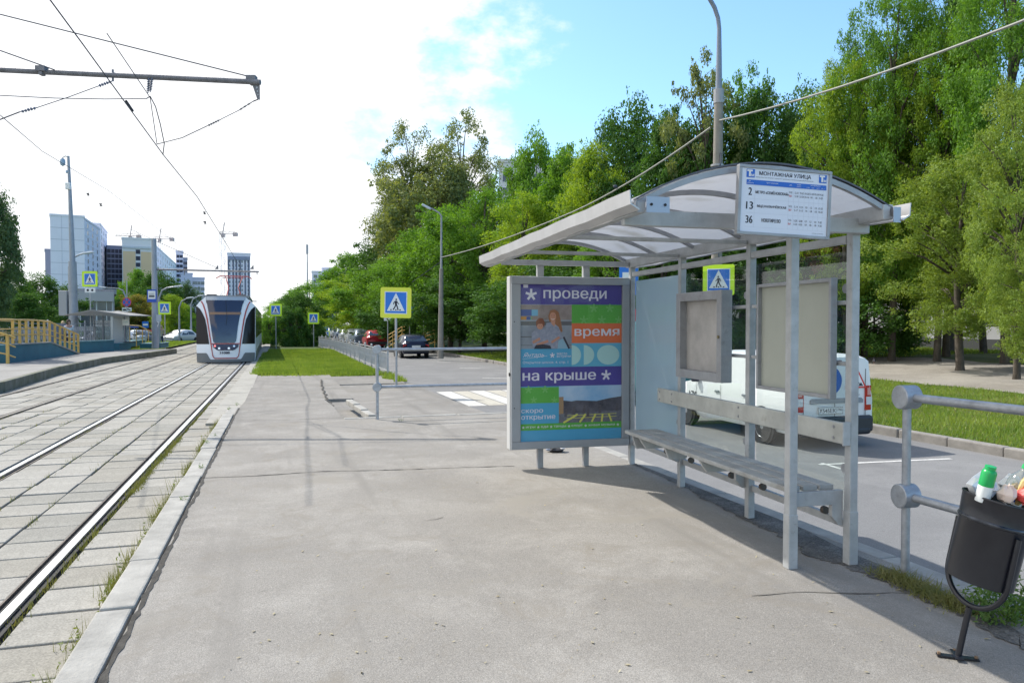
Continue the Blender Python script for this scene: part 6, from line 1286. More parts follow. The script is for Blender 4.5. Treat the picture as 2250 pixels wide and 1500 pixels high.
# ================================================================ PIGEONS
pg = mat('pigeon_grey', (.10, .105, .13), .6, var=.3, vs_=30); pgd = mat('pigeon_dark', (.03, .03, .045), .6)
def pigeon(label, px, py, rz, m, peck=False):
    p = GT(px, py); p.z += .022; t = thing('pigeon', label, 'bird', p, rz); b = MB(); rings = []
    prof = [(-.15, .10, .012, .006), (-.10, .115, .022, .014), (-.05, .125, .045, .04), (.0, .13, .055, .052), (.05, .145, .05, .05), (.08, .165, .034, .036), (.095, .19, .022, .024)] + ([(.12, .15, .02, .02), (.14, .12, .022, .022), (.155, .11, .008, .008)] if peck else [(.10, .215, .021, .022), (.112, .232, .024, .022), (.13, .232, .012, .012)])
    for x, z, w, h in prof: rings.append([Vector((x+0, w*math.cos(k*.785), z+h*math.sin(k*.785))) for k in range(8)])
    b.loft(rings); b.build('body', m, t, smooth=True); e_ = prof[-1]
    MB().tube([(e_[0]-.01, 0, e_[1]), (e_[0]+.02, 0, e_[1]-.008)], [.005, .001], 5).build('beak', black, t)
    for s_ in (-.02, .02): MB().tube([(0, s_, .09), (.005, s_, .02), (.0, s_, 0), (.03, s_, 0)], .004, 5).build('leg', mat('bird_leg', (.3, .08, .06), .7), t)
    for s_ in (-1, 1): bb = MB(); bb.loft([[Vector((x, s_*(w+.004), z+h*math.sin(k*1.57)))+Vector((0, .004*s_*math.cos(k*1.57), 0)) for k in range(4)] for x, z, w, h in ((.05, .15, .045, .015), (.0, .14, .055, .035), (-.06, .125, .045, .03), (-.13, .112, .012, .008))]); bb.build('wing', pgd, t)
pigeon('grey pigeon standing on the grass edge above the footpath', 1950, 777, 0.0, pg); pigeon('dark pigeon on the footpath beside the white van', 1921, 801, .9, pgd)
# ================================================================ BUILDINGS
def wproto(w, h, frame, pane, mull=True):
    b = MB(); f = .09
    for c_, d in (((0, 0, h/2-f/2), (w, .08, f)), ((0, 0, -h/2+f/2), (w, .08, f)), ((-w/2+f/2, 0, 0), (f, .08, h-2*f)), ((w/2-f/2, 0, 0), (f, .08, h-2*f))): b.box(c_, d)
    if mull: b.box((w*.12, 0, 0), (f*.8, .07, h-2*f))
    b.mi = 1; b.box((0, .01, 0), (w-2*f, .03, h-2*f)); me = bpy.data.meshes.new('window'); me.from_pydata(b.v, [], b.f); me.materials.append(frame); me.materials.append(pane); me.polygons.foreach_set('material_index', b.m); return me
wwhite = mat('window_white', (.6, .62, .65), .5); wdark = mat('window_dark', (.05, .06, .09), .15, spec=.8); woff = mat('window_void', (.05, .05, .07), .8)
def block(name, label, A, B, depth, z0, z1, wall, faces, cat='building', roofm=None, seams=None, parapet=.6, perp=True):
    """A,B: ground line of the face towards the viewer (left to right); faces: list of (face, cols, rows, w, h, mesh, u0,u1,v0,v1)"""
    if perp:
        fw_ = ((A+B)/2).normalized(); fw_.z = 0; B = B*(A.dot(fw_)/B.dot(fw_))
    A, B = Vector((A.x, A.y, z0)), Vector((B.x, B.y, z0)); t = thing(name, label, cat, A); d = B-A; n = Vector((d.y, -d.x, 0)).normalized()  # outward to viewer
    if n.dot(Vector((0, 0, 0))-A) < 0: n = -n
    H_ = z1-z0; P = [Vector((0, 0, 0)), d, d-n*depth, -n*depth]; b = MB(); b.add(P+[p+Vector((0, 0, H_)) for p in P], [(0, 1, 5, 4), (1, 2, 6, 5), (2, 3, 7, 6), (3, 0, 4, 7), (4, 5, 6, 7)]); b.build('wall', wall, t)
    lines = {'f': (Vector((0, 0, 0)), d, n), 'r': (d, d-n*depth, d.normalized()), 'l': (-n*depth, Vector((0, 0, 0)), -d.normalized())}
    for fc, cols_, rows__, me, u0, u1, v0, v1 in faces:
        a, c_, nn = lines[fc]; ang = math.atan2(-nn.x, nn.y)+math.pi
        for i in range(cols_):
            for j in range(rows__):
                u_ = u0+(u1-u0)*(i+.5)/cols_; v_ = v0+(v1-v0)*(j+.5)/rows__; o = link('window', me, t); p = a.lerp(c_, u_)+nn*.03; p.z = H_*v_; o.location = p; o.rotation_euler = (0, 0, ang)
    if seams:
        for fc, nu, nv in seams:
            a, c_, nn = lines[fc]; b = MB()
            for j in range(1, nv): b.bar(a+nn*.01+Vector((0, 0, H_*j/nv)), c_+nn*.01+Vector((0, 0, H_*j/nv)), .04, .14)
            for i in range(1, nu): p = a.lerp(c_, i/nu)+nn*.012; b.bar(p, p+Vector((0, 0, H_)), .04, .12)
            b.build('panel_joint', mat('joint_blue', (.48, .48, .56), .8), t)
    b = MB(); Q = [p+Vector((0, 0, H_)) for p in P]
    for p, q in zip(Q, Q[1:]+Q[:1]): b.bar(p+Vector((0, 0, parapet/2)), q+Vector((0, 0, parapet/2)), .4, parapet)
    b.build('parapet', roofm or wall, t); return t
zD = lambda py, D: CAM_Z+(713-py)/F*D
pal = mat('tower_panel', (.80, .78, .88), .8, var=.05, vs_=.1); pal2 = mat('tower_panel_b', (.64, .63, .76), .8); gdark = mat('raw_concrete_far', (.26, .29, .40), .9)
W1 = wproto(1.7, 1.5, wwhite, wdark); W2 = wproto(1.6, 1.7, gdark, woff, False); W6 = wproto(.62, 1.25, pal2, wdark, False); W7 = wproto(1.0, 1.2, wwhite, wdark); W3 = wproto(2.2, 1.6, mat('balcony_pale', (.52, .56, .63), .6), wdark)
t = block('tower_block', 'tall pale blue-grey panel tower with a blank end wall, behind the camera mast', gx(113, 240, 0), gx(188, 232, 0), 30, -1, zD(470, 236), pal, [], seams=[('f', 3, 10)])
t = block('tower_block', 'stepped panel tower wing with balconies right of the blank end wall', gx(188, 252, 0), gx(222, 280, 0), 5, -1, zD(476, 245), pal2, perp=False, faces=[('f', 3, 14, W3, .05, .95, .1, .99)], seams=[('f', 2, 14)])
t = block('tower_block', 'narrow far wing of the pale panel tower', gx(222, 284, 0), gx(238, 312, 0), 5, -1, zD(487, 275), mat('tower_panel', (0, 0, 0)), perp=False, faces=[('f', 3, 14, W3, .05, .95, .1, .99)])
block('tower_block', 'dark tower sliver left of the pale panel tower', gx(101, 300, 0), gx(118, 300, 0), 10, -1, zD(550, 300), gdark, [])
block('unfinished_tower', 'dark unfinished concrete tower with empty openings left of the orange block', gx(236, 300, 0), gx(272, 310, 0), 20, -1, zD(545, 305), gdark, [('f', 4, 16, W1 if 0 else W2, .03, .97, .02, .98)])
crm = mat('cream_wall', (.8, .77, .76), .8); orw = mat('orange_wall', (.78, .56, .34), .8)
A, B = gx(270, 290, 0), gx(338, 290, 0); fw_ = ((A+B)/2).normalized(); fw_.z = 0; B = B*(A.dot(fw_)/B.dot(fw_))
t = block('apartment_block', 'orange and cream apartment block with a long white facade behind the trees', A, B, 150 if 0 else 20, -1, zD(528, 295), crm, [('f', 1, 12, W2, .46, .56, .05, .9)])
d = B-A; n = Vector((d.y, -d.x, 0)).normalized(); n = -n if n.dot(-A) < 0 else n
for u0, u1 in ((.03, .43), (.60, .99)): b = MB(); b.bar(d*u0+n*.06+Vector((0, 0, 22)), d*u1+n*.06+Vector((0, 0, 22)), .15, 18) if 0 else b.add([d*u0+n*.12+Vector((0, 0, 8)), d*u1+n*.12+Vector((0, 0, 8)), d*u1+n*.12+Vector((0, 0, zD(549, 295))), d*u0+n*.12+Vector((0, 0, zD(549, 295)))], [(0, 1, 2, 3)]); b.build('orange_panel', orw, t)
MB().bar(d*.0+n*.3+Vector((0, 0, zD(540, 295))), d*1+n*.3+Vector((0, 0, zD(540, 295))), .5, .8).build('cornice', wwhite, t)
block('apartment_block', 'long white and blue facade receding right of the orange block', gx(338, 312, 0), gx(395, 440, 0), 5, -1, zD(530, 300), pal, perp=False, faces=[('f', 12, 12, W3, .02, .98, .05, .97)])
block('tower_block', 'grey-violet tower behind the long white facade', gx(388, 420, 0), gx(404, 425, 0), 14, -1, zD(553, 420), pal2, [('f', 2, 14, W2, .05, .95, .1, .97)])
block('tower_block', 'narrow grey tower peeking right of the white facade', gx(402, 450, 0), gx(413, 452, 0), 14, -1, zD(568, 450), gdark, [('f', 2, 12, W2, .05, .95, .1, .97)])
block('apartment_block', 'pale blue apartment block just left of the tram roof', gx(412, 330, 0), gx(450, 340, 0), 14, -1, zD(613, 335), pal2, [('f', 6, 8, W1, .03, .97, .05, .97)])
block('apartment_block', 'lower step of the block left of the tram, with a flat roof', gx(398, 328, 0), gx(424, 326, 0), 10, -1, zD(602, 328), pal2, [])
t = block('unfinished_tower', 'unfinished high-rise with white and dark facade strips behind the tram', gx(501, 330, 0), gx(551, 330, 0), 12, -1, zD(558, 330), mat('tower_panel', (0, 0, 0)), [('f', 7, 17, W6, .03, .97, .02, .93)])
a = gx(501, 330, 0); c = gx(551, 330, 0); fw_ = ((a+c)/2).normalized(); fw_.z = 0; c = c*(a.dot(fw_)/c.dot(fw_)); d = c-a; b = MB(); n = Vector((d.y, -d.x, 0)).normalized(); n = -n if n.dot(-a) < 0 else n
for u_ in (.0, .22, .36, .52, .74, .9): p = d*u_+n*.2; b.add([p+Vector((0, 0, 2)), p+d*.06+Vector((0, 0, 2)), p+d*.06+Vector((0, 0, zD(560, 330))), p+Vector((0, 0, zD(560, 330)))], [(0, 1, 2, 3)])
b.build('dark_strip', mat('strip_dark', (.14, .15, .22), .8), t); b = MB(); b.bar(n*.3+Vector((0, 0, zD(562, 330))), d+n*.3+Vector((0, 0, zD(562, 330))), .3, 1.6); b.build('raw_top_floor', gdark, t)
block('tower_block', 'pale tower above the trees right of the tram', gx(686, 330, 0), gx(712, 330, 0), 10, -1, zD(598, 330), mat('tower_panel', (0, 0, 0)), [('f', 2, 5, W1, .1, .9, .55, .97)]); block('tower_block', 'white balcony tower behind the tree line, right of the radio mast', gx(708, 340, 0), gx(738, 336, 0), 10, -1, zD(590, 338), pal2, [('f', 5, 6, W3, .05, .95, .55, .97)])
# low grey building
grb = mat('grey_brick_building', (.42, .40, .43), .9, 0, var=.06, vs_=1, bump=.2, bs=8); W4 = wproto(1.55, 1.35, wwhite, wdark); 
t = block('low_building', 'grey brick three-storey building behind the left shelter', gx(168, 78, 0), gx(252, 78, 0), 12, -.6, zD(645, 78), grb, [('f', 2, 3, W4, .10, 1.10 if 0 else .95, .02, .93)], parapet=.5)
_a, _c = gx(168, 78, 0), gx(252, 78, 0); fw_ = ((_a+_c)/2).normalized(); fw_.z = 0; d = _c*(_a.dot(fw_)/_c.dot(fw_))-_a
MB().bar(Vector((0, -.3, zD(638, 78))), d+Vector((0, -.3, zD(638, 78))), .5, 1.0).build('cornice', mat('pale_cornice', (.42, .42, .44), .8), t); b = MB()
for k in range(14): b.tube([d*(k/13)+Vector((0, -.4, zD(632, 78))), d*(k/13)+Vector((0, -.4, zD(622, 78)))], .04, 5)
b.bar(Vector((0, -.4, zD(622, 78))), d+Vector((0, -.4, zD(622, 78))), .05, .05); b.build('roof_railing', steel, t)
# right long building
t = thing('long_building', 'long white panel apartment building in shade behind the trees on the right', 'building', (31, 0, 0)); whw = mat('white_wall', (.50, .51, .53), .85, 0, var=.08, vs_=.8)
MB().box((6, 61, 4.7), (12, 104, 8.6)).build('wall', whw, t); MB().box((5.9, 61, .4), (12.1, 104.1, .9)).build('plinth', mat('plinth_dark', (.08, .085, .09), .9), t)
W5 = wproto(1.9, 1.4, wwhite, wdark)
for i in range(22):
    for j in range(3):
        o = link('window', W5, t); o.location = (-.03, 12+i*4.6, 2.35+j*2.75); o.rotation_euler = (0, 0, -math.pi/2)
b = MB()
for j in range(2): b.box((-.01, 61, 3.8+j*2.75), (.02, 103, .05))
for i in range(23): b.box((-.012, 9.7+i*4.6, 5), (.02, .05, 8))
b.build('panel_joint', mat('joint_dark', (.25, .25, .26), .9), t)
block('tower_block', 'white tower glimpsed between the tree tops above the advert', gx(1096, 135, 0), gx(1330, 135, 0), 20, -1, zD(372, 140), mat('white_far', (.6, .62, .66), .8), [('f', 10, 12, W1, .03, .97, .05, .95)], seams=[('f', 8, 12)])
# yellow stair rail by hatchback
for px, D, l, lab in ((945, 52, 1.9, 'yellow stair railing behind the dark hatchback on the right'), (868, 54, 1.0, 'yellow stair railing end left of the dark hatchback')):
    c = gx(px, D, H(14)); t = thing('stair_rail', lab, 'handrail', c, -YAW)
    for zc in (.5, .8, 1.1, 1.35): MB().tube([(-l/2, 0, zc-.35), (l/2, 0, zc+.25), (l/2+.2, 0, zc+.25)], .035, 6).build('handrail', yr, t)
    for k in range(4): MB().bar((-l/2+l*k/3, 0, 0), (-l/2+l*k/3, 0, 1.0+.6*k/3), .05, .05).build('post', yr, t)
    MB().box((0, .6, .18), (l+.4, 1, .3)).build('base', mat('green_base', (.02, .10, .06), .8), t)
# ================================================================ CRANES
crn = mat('crane', (.42, .36, .36), .6)
def crane(label, px, D, ytop, jl, jr, slew=0):
    c = gx(px, D, -1); t = thing('tower_crane', label, 'crane', c, -YAW); h = zD(ytop, D)+1; b = MB(); w = 1.0
    for sx in (-1, 1):
        for sy in (-1, 1): b.bar((sx*w, sy*w, 0), (sx*w, sy*w, h), .12, .12)
    n = int(h/3)
    for k in range(n):
        z0, z1 = h*k/n, h*(k+1)/n
        for sy in (-1, 1): b.bar((-w, sy*w, z0), (w, sy*w, z1), .1, .1) if k % 2 else b.bar((w, sy*w, z0), (-w, sy*w, z1), .1, .1)
    b.build('mast', mat('crane_pale', (.55, .56, .6), .6), t); b = MB()
    for sx, l in ((-1, jl), (1, jr)):
        b.bar((0, 0, h), (sx*l, 0, h), .25, .25); b.bar((0, 0, h+1.2), (sx*l*.97, 0, h+.6), .15, .15); m_ = max(3, int(l/2.5))
        for k in range(m_): b.bar((sx*l*k/m_, 0, h), (sx*l*(k+.5)/m_, 0, h+1.0), .09, .09); b.bar((sx*l*(k+.5)/m_, 0, h+1.0), (sx*l*(k+1)/m_, 0, h), .09, .09)
    b.bar((0, 0, h), (.9, 0, h+5), .3, .3); b.bar((.9, 0, h+5), (-jl*.7, 0, h+1), .07, .07); b.bar((.9, 0, h+5), (jr*.8, 0, h+1), .07, .07); b.build('jib', crn, t); MB().box((jr-.8, 0, h-.4), (2, 1.2, 1.6)).build('counterweight', crn, t)
    MB().box((.6, -1, h-.9), (1.2, 1.2, 1.6)).build('cab', crn, t)
crane('tall tower crane standing just left of the unfinished high-rise', 491, 340, 514, 1.5, 6.5); crane('left crane with a long thin jib above the orange block', 288, 360, 519, 7, 5); crane('right crane above the roof of the long white facade', 352, 370, 525, 3, 7)
# ================================================================ TREES
def tree_meshes(name, seed, nleaf, size, shape, nclump, cr, H_=10, R_=3.2, base=.18, flat=.75, droop=0, hollow=.35, aspect=.6):
    g = np.random.default_rng(seed); C = []
    while len(C) < nclump:
        h = g.uniform(0, 1); rm = shape(h)
        if g.random() > rm: continue
        a = g.uniform(0, 6.283); rr_ = rm*(hollow+(1-hollow)*g.random()**.5); wob = 1+.28*math.sin(a*2+seed)+.18*math.sin(a*3+seed*2+h*5)
        C.append((math.cos(a)*rr_*R_*wob, math.sin(a)*rr_*R_*wob, H_*(base+(1-base)*h*.97)))
    C = np.array(C); cs = cr*g.uniform(.45, 1.3, nclump); ns = int(nclump*1.3); pk = g.integers(0, nclump, ns); dv = g.normal(0, 1, (ns, 3)); dv[:, :2] += .6*C[pk][:, :2]/(np.linalg.norm(C[pk][:, :2], axis=1)[:, None]+.1); dv /= np.linalg.norm(dv, axis=1)[:, None]
    C = np.concatenate([C, C[pk]+dv*cs[pk][:, None]*g.uniform(.8, 1.35, (ns, 1))]); cs = np.concatenate([cs, cr*g.uniform(.16, .48, ns)]); n0 = nclump; nclump = nclump+ns; w = cs**2.1; idx = g.choice(nclump, nleaf, p=w/w.sum())
    D_ = g.normal(0, 1, (nleaf, 3)); D_ /= np.linalg.norm(D_, axis=1)[:, None]; rad = g.uniform(0, 1, (nleaf, 1))**.42; lump = 1+.25*np.sin(D_[:, :1]*7+idx[:, None])*np.sin(D_[:, 2:]*6+idx[:, None]*2)
    P = C[idx]+D_*rad*lump*cs[idx][:, None]*np.array([1, 1, flat]); P[:, 2] -= droop*g.uniform(0, 1, nleaf)**2*cs[idx]*2
    nrm = D_*.6+g.normal(0, .6, (nleaf, 3))+np.array([0, 0, .5]); nrm /= np.linalg.norm(nrm, axis=1)[:, None]
    A = np.cross(nrm, g.normal(0, 1, (nleaf, 3))); A /= np.linalg.norm(A, axis=1)[:, None]; B = np.cross(nrm, A); s_ = size*g.uniform(.55, 1.3, (nleaf, 1))
    V = np.stack([P-A*s_, P+B*s_*aspect-A*s_*.1, P+A*s_, P-B*s_*aspect-A*s_*.1], 1)
    me = bpy.data.meshes.new(name+'_crown'); n = nleaf; me.vertices.add(n*4); me.vertices.foreach_set('co', V.astype(np.float32).ravel()); me.loops.add(n*4); me.loops.foreach_set('vertex_index', np.arange(n*4, dtype=np.int32)); me.polygons.add(n); me.polygons.foreach_set('loop_start', np.arange(0, n*4, 4, dtype=np.int32)); me.polygons.foreach_set('loop_total', np.full(n, 4, dtype=np.int32)); me.update(calc_edges=True); me.materials.append(None)
    b = MB(); top = Vector((g.normal(0, .2), g.normal(0, .2), H_*.86)); mid = Vector((g.normal(0, .12), g.normal(0, .12), H_*.4)); b.tube([(0, 0, -.15), (.02, .0, .25), mid*.5, mid, mid.lerp(top, .5), top], [R_*.085, R_*.062, R_*.055, R_*.043, R_*.026, .02], 10)
    for i in g.choice(n0, min(n0, 34), replace=False):
        e_ = Vector(C[i]); z0 = min(e_.z*.75, H_*.8); s0 = Vector((0, 0, 0)).lerp(mid, min(1, z0/mid.z)) if z0 < mid.z else mid.lerp(top, (z0-mid.z)/(top.z-mid.z)); m_ = s0.lerp(e_, .5)+Vector((0, 0, .25)); b.tube([s0, m_, e_], [R_*.022, R_*.014, .008], 5)
    mt_ = bpy.data.meshes.new(name+'_trunk'); mt_.from_pydata(b.v, [], b.f); mt_.materials.append(mat('bark', (.09, .075, .06), .95, 0, var=.35, vs_=4, bump=.8, bs=12)); mt_.polygons.foreach_set('use_smooth', [True]*len(mt_.polygons))
    return me, mt_, H_, R_
rd = lambda h: max(.05, math.sin(math.pi*min(1, h*.92+.08))**.6)
tall = lambda h: max(.05, (math.sin(math.pi*min(1, h*.9+.1)))**.55*.9)
con = lambda h: max(.04, (1-h)**.8)
low = lambda h: max(.05, (1-h**2.2)**.7)
TP = {'A': tree_meshes('maple', 1, 42000, .088, rd, 150, .78), 'B': tree_meshes('ash', 2, 44000, .080, rd, 170, .72, flat=.6, aspect=.42), 'C': tree_meshes('poplar', 3, 26000, .055, tall, 130, .50, H_=10, R_=2.6, base=.3, hollow=.5), 'D': tree_meshes('birch', 4, 22000, .08, tall, 110, .6, R_=2.4, droop=1.1, aspect=.35),
      'E': tree_meshes('dense_low', 5, 38000, .09, low, 150, .75, base=.10, R_=3.6), 'S': tree_meshes('bush', 6, 16000, .07, low, 90, .42, H_=3, R_=1.7, base=.06), 'P': tree_meshes('sparse', 7, 12000, .07, rd, 80, .42, base=.35), 'A2': tree_meshes('maple_b', 11, 42000, .09, rd, 130, .85), 'N': tree_meshes('near_ash', 12, 70000, .06, rd, 210, .60, flat=.7, aspect=.42)}
LM = {'green': leaf_mat('leaf_green', (0.081, 0.203, 0.022), (0.163, 0.326, 0.035), .45), 'dark': leaf_mat('leaf_dark', (0.034, 0.107, 0.020), (0.086, 0.193, 0.030), .36), 'yellow': leaf_mat('leaf_yellow_green', (0.147, 0.275, 0.020), (0.284, 0.407, 0.040), .48), 'ash': leaf_mat('leaf_ash', (0.142, 0.244, 0.035), (0.275, 0.366, 0.080), .42, 1.5),
      'olive': leaf_mat('leaf_olive', (0.122, 0.173, 0.060), (0.224, 0.265, 0.110), .42), 'blue': leaf_mat('leaf_bluish', (0.051, 0.112, 0.050), (0.091, 0.163, 0.075), .38), 'brown': leaf_mat('leaf_brown', (0.132, 0.072, 0.050), (0.224, 0.132, 0.090), .3), 'orange': leaf_mat('leaf_mixed_autumn', (0.142, 0.183, 0.030), (0.305, 0.244, 0.060), .4)}
def tree(kind, m, px, D, ytop, wpx, label, name='deciduous_tree', zb=None, group='trees', rot=None):
    me, mt_, H0, R0 = TP[kind]; c = gx(px, D, 0); z = (H(c.x) if zb is None else zb); c.z = z-.03; hh = zD(ytop, D)-z; rr_ = wpx/2/F*D
    t = thing(name, label, 'bush' if kind == 'S' else 'tree', c, rnd.uniform(0, 6.28) if rot is None else rot, group); sx = rr_/R0/1.12; sz = hh/H0; 
    o = link('crown', me, t); o.material_slots[0].link = 'OBJECT'; o.material_slots[0].material = LM[m]; o.scale = (sx, sx, sz)
    k = link('trunk', mt_, t); k.scale = (min(sx, sz), min(sx, sz), sz); return t
TR = [
 ('C', 'olive', 905, 74, 262, 190, 'tall sparse olive poplar, left of the two highest trees behind the lamp post'), ('C', 'olive', 1015, 76, 242, 190, 'tallest feathery poplar just left of the white tower'), ('D', 'blue', 1072, 80, 372, 80, 'narrow bluish weeping tree right of the tallest poplar'),
 ('D', 'blue', 862, 78, 405, 120, 'drooping birch at the left edge of the tall poplars'), ('A', 'olive', 960, 72, 330, 200, 'full olive tree filling in below the two poplars'),
 ('B', 'green', 560+70, 150, 655, 90, 'small far tree right of the distant wires'), ('A', 'green', 680, 128, 618, 110, 'round green tree behind the distant blue signs'), ('D', 'blue', 740, 125, 575, 70, 'pointed tree above the far end of the parked cars'), ('A2', 'green', 775, 105, 560, 130, 'green tree left of the birch over the parked cars'),
 ('B', 'yellow', 790, 80, 598, 150, 'yellow-green tree above the red car'), ('A', 'green', 850, 68, 565, 150, 'green tree behind the big crossing sign'), ('A2', 'dark', 880, 84, 500, 170, 'dark tree at the foot of the birch'), ('B', 'green', 925, 60, 500, 160, 'green tree right behind the far lamp post'), ('A', 'dark', 900, 57, 640, 150, 'dark low tree behind the hatchback'),
 ('A2', 'green', 990, 54, 455, 170, 'broad green tree left above the gutter of the shelter'), ('B', 'green', 1065, 50, 410, 170, 'green tree above the left tip of the shelter roof'), ('A', 'dark', 1010, 50, 600, 190, 'dark shaded tree left of the advert panel'), ('A', 'green', 1180, 56, 285, 130, 'bright tall tree with a pointed top below the blue sky'), ('P', 'green', 1130, 57, 340, 90, 'thin leafy tree beside the white tower'),
 ('B', 'yellow', 1150, 45, 420, 170, 'yellow-green tree above the advert panel'), ('A2', 'green', 1250, 48, 330, 150, 'green tree in the middle of the skyline dip'), ('B', 'yellow', 1310, 42, 310, 170, 'bright lime tree left of the dark peak'), ('D', 'blue', 1320, 60, 265, 70, 'narrow dark spire-like tree left of the dark peak'), ('A', 'dark', 1392, 42, 212, 170, 'dark green tree forming the peak left of the lamp post'), ('A2', 'dark', 1130, 42, 610, 200, 'low dark tree behind the advert frame'),
 ('A', 'dark', 1240, 40, 560, 220, 'low shaded tree directly above the advert'), ('B', 'green', 1350, 36, 440, 190, 'green tree above the shelter roof left part'), ('A2', 'dark', 1475, 36, 250, 150, 'dark tree just left of the tall lamp post'), ('P', 'olive', 1545, 34, 105, 110, 'thin half-bare tree standing behind the lamp post'), ('P', 'green', 1630, 36, 130, 110, 'sparse thin-leaved tree right of the lamp post'),
 ('A', 'dark', 1560, 35, 230, 170, 'dense dark tree behind the tall lamp post'), ('A2', 'dark', 1665, 35, 200, 160, 'dark tree in the gap right of the lamp post'), ('A', 'dark', 1765, 36, 185, 170, 'dark pointed tree left of the bright lime tree'), ('E', 'dark', 1450, 33, 480, 230, 'low dark tree seen over the frosted pane'), ('E', 'dark', 1600, 33, 430, 240, 'low dark tree seen through the clear glass'), ('E', 'dark', 1770, 32, 420, 240, 'low dark tree behind the route board'),
 ('N', 'yellow', 1860, 29, 120, 230, 'bright lime-green tree right above the arched roof'), ('N', 'dark', 1900, 31, 60, 210, 'dark tall tree behind the lime-green one'), ('N', 'green', 1960, 28, -60, 260, 'tall green tree with a visible forked trunk at the upper right'), ('N', 'yellow', 2060, 27, 60, 260, 'lime-tinted tree in front of the forked trunk'), ('N', 'dark', 2080, 29, -170, 260, 'very tall dark tree reaching above the frame at right'), ('N', 'green', 2210, 25, -250, 330, 'tall green tree in the upper right corner'),
 ('E', 'dark', 1900, 30, 470, 210, 'low dark tree between shelter post and ash tree'), ('N', 'ash', 2110, 23.5, 330, 300, 'pale ash-leaved tree over the footpath, nearest on the right'), ('N', 'ash', 2235, 20.5, 160, 260, 'large pale ash tree cut by the right frame edge'), ('N', 'ash', 2290, 18.5, 480, 200, 'low pale-leaved tree at the right frame edge'), ('A', 'dark', 2330, 24, 260, 300, 'dark tree outside the ash tree at the right edge'),
]
for k, m, px, D, yt, w, lab in TR: tree(k, m, px, D, yt, w*{'A': 1.3, 'A2': 1.3, 'B': 1.3, 'E': 1.3, 'P': 2.0}.get(k, 1.05), lab, group='trees along the right side of the road')
tree('P', 'brown', 1815, 30, 525, 190, 'small brown-leaved half-dead tree seen through the glass under the route board', 'dead_tree')
# slim trunks under the right-hand canopy
b0 = None
for i, (px, D, w, lean_, h, lab) in enumerate([(2085, 32.5, .24, .0, 3.2, 'thick dark trunk at the crest above the footpath'), (2162, 31.5, .15, -.4, 3.6, 'slender leaning trunk right of the thick one'), (2236, 32, .22, .1, 3.6, 'dark trunk by the right frame edge above the path'), (1921, 33, .05, 0, 3.4, 'thin pale sapling trunk right of the shelter post'), (1880, 36, .13, .05, 3, 'dark trunk just beside the rear shelter post'), (1990, 37, .16, .1, 3, 'dark trunk in shade left of the thick one'), (2020, 38, .13, -.2, 3, 'slanting dark trunk in shade'), (1700, 36, .14, .1, 3, 'dark trunk seen between the two notice boards'), (1640, 35, .14, 0, 3, 'dark trunk seen through glass beside the display case'), (2190, 37, .2, .2, 3.2, 'dark shaded trunk before the white facade')]):
    c = gx(px, D, 0); c.z = H(c.x)-.05; t = thing('tree_trunk', lab, 'tree', c, 0, 'trunks under the right-hand trees'); MB().tube([(0, 0, 0), (.0, 0, .15), (lean_*.3, 0, h*.4), (lean_, 0, h)], [w*1.35, w, w*.85, w*.7], 9).build('trunk', mat('bark', (0, 0, 0)), t, smooth=2)
    MB().tube([(lean_*.4, 0, h*.45), (lean_*.4+.5, .1, h*.8), (lean_+.7, .1, h*1.2)], [w*.4, w*.3, w*.2], 6).build('limb', mat('bark', (0, 0, 0)), t, smooth=2)
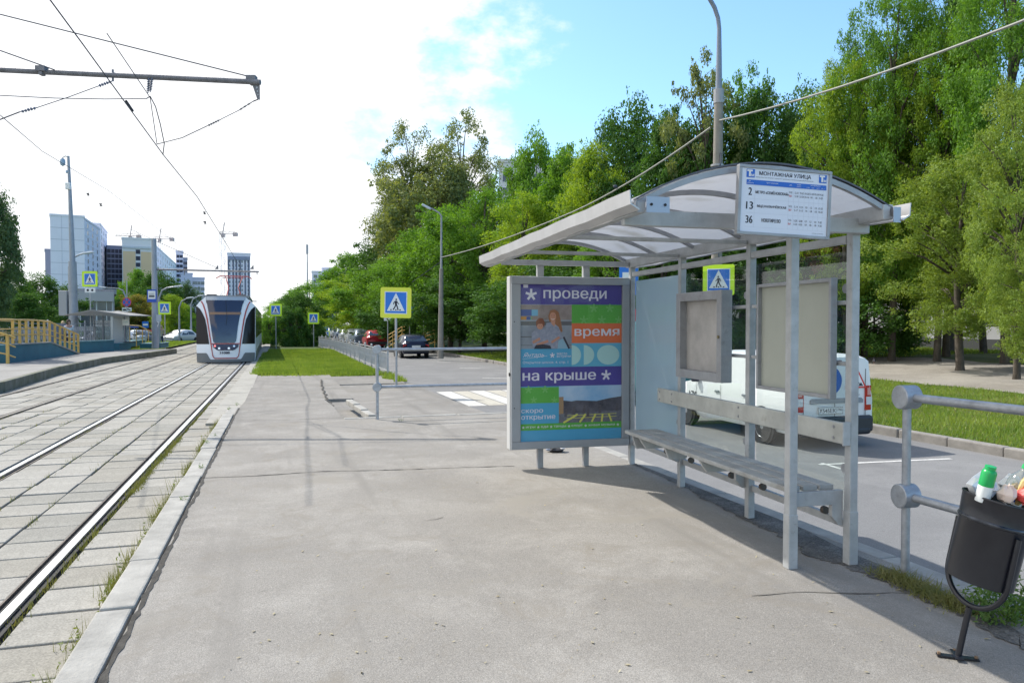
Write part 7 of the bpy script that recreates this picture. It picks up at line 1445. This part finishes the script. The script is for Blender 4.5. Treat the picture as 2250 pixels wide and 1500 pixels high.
# left side trees
for k, m, px, D, yt, w, lab in [('A', 'blue', -25, 33, 385, 150, 'dark tree top leaning in at the left frame edge'), ('E', 'dark', 20, 52, 575, 170, 'dense dark tree behind the left fence, at the frame edge'), ('A', 'dark', 95, 56, 600, 150, 'dense dark tree behind the fence left of the camera mast'), ('E', 'dark', 60, 50, 640, 170, 'low dark hedge tree behind the left fence'), ('B', 'green', 130, 58, 640, 70, 'greener tree just left of the camera mast'),
   ('A2', 'green', 300, 100, 592, 75, 'green tree in front of the orange block'), ('A', 'dark', 350, 96, 590, 110, 'dark green tree behind the tram stop pole'), ('A2', 'orange', 303, 86, 648, 100, 'yellowing tree right of the no-stopping sign'), ('B', 'yellow', 375, 82, 645, 80, 'bright low tree right of the tram stop pole'), ('A', 'blue', 410, 105, 615, 60, 'dark round tree just left of the tram'), ('A', 'dark', 268, 108, 640, 60, 'shaded tree behind the left shelter'), ('E', 'dark', 330, 95, 690, 140, 'low dark foliage behind the parked cars on the left'), ('E', 'dark', 415, 98, 690, 70, 'low dark foliage left of the tram side'), ('B', 'green', 400, 84, 665, 60, 'small green tree above the white car on the left')]:
    tree(k, m, px, D, yt, w, lab, group='trees on the left side', zb=-.4)
# median bushes
for k, m, px, D, yt, w, lab in [('S', 'dark', 640, 58, 665, 75, 'dark bush behind the small crossing sign on the median'), ('S', 'dark', 675, 60, 690, 70, 'dark bush between the two small crossing signs'), ('S', 'green', 590, 66, 690, 50, 'greener bush at the left end of the median hedge'), ('A', 'dark', 655, 70, 640, 110, 'rounded dark tree rising over the median bushes'), ('E', 'green', 610, 80, 660, 70, 'green tree behind the left crossing sign on the median'), ('S', 'dark', 705, 64, 715, 40, 'low dark bush at the end of the median fence'), ('E', 'green', 580, 110, 690, 40, 'far green bush right beside the tram side')]:
    tree(k, m, px, D, yt, w, lab, group='bushes on the median', zb=-.2, name='median_bush' if k == 'S' else 'median_tree')
# crows in the sky
for i, (px, py) in enumerate([(450, 470), (451, 491), (194, 429), (222, 452)]):
    o = MB().lathe([(.001, -.2), (.09, 0), (.001, .2)], (0, 0, 0), (1, .3, .1), 6); o.add([(-.05, 0, .05), (.05, 0, .05), (.1, .05, .3), (-.3, .1, .25)], [(0, 1, 2, 3)]); o = o.build('flying_bird', black, label=['upper of the two specks of birds in the white sky above the tram', 'lower of the two birds in the white sky above the tram', 'bird in the sky just right of the camera mast', 'second bird, lower right of the camera mast'][i], cat='bird', group='birds in the sky'); o.location = at(px, py, 90)
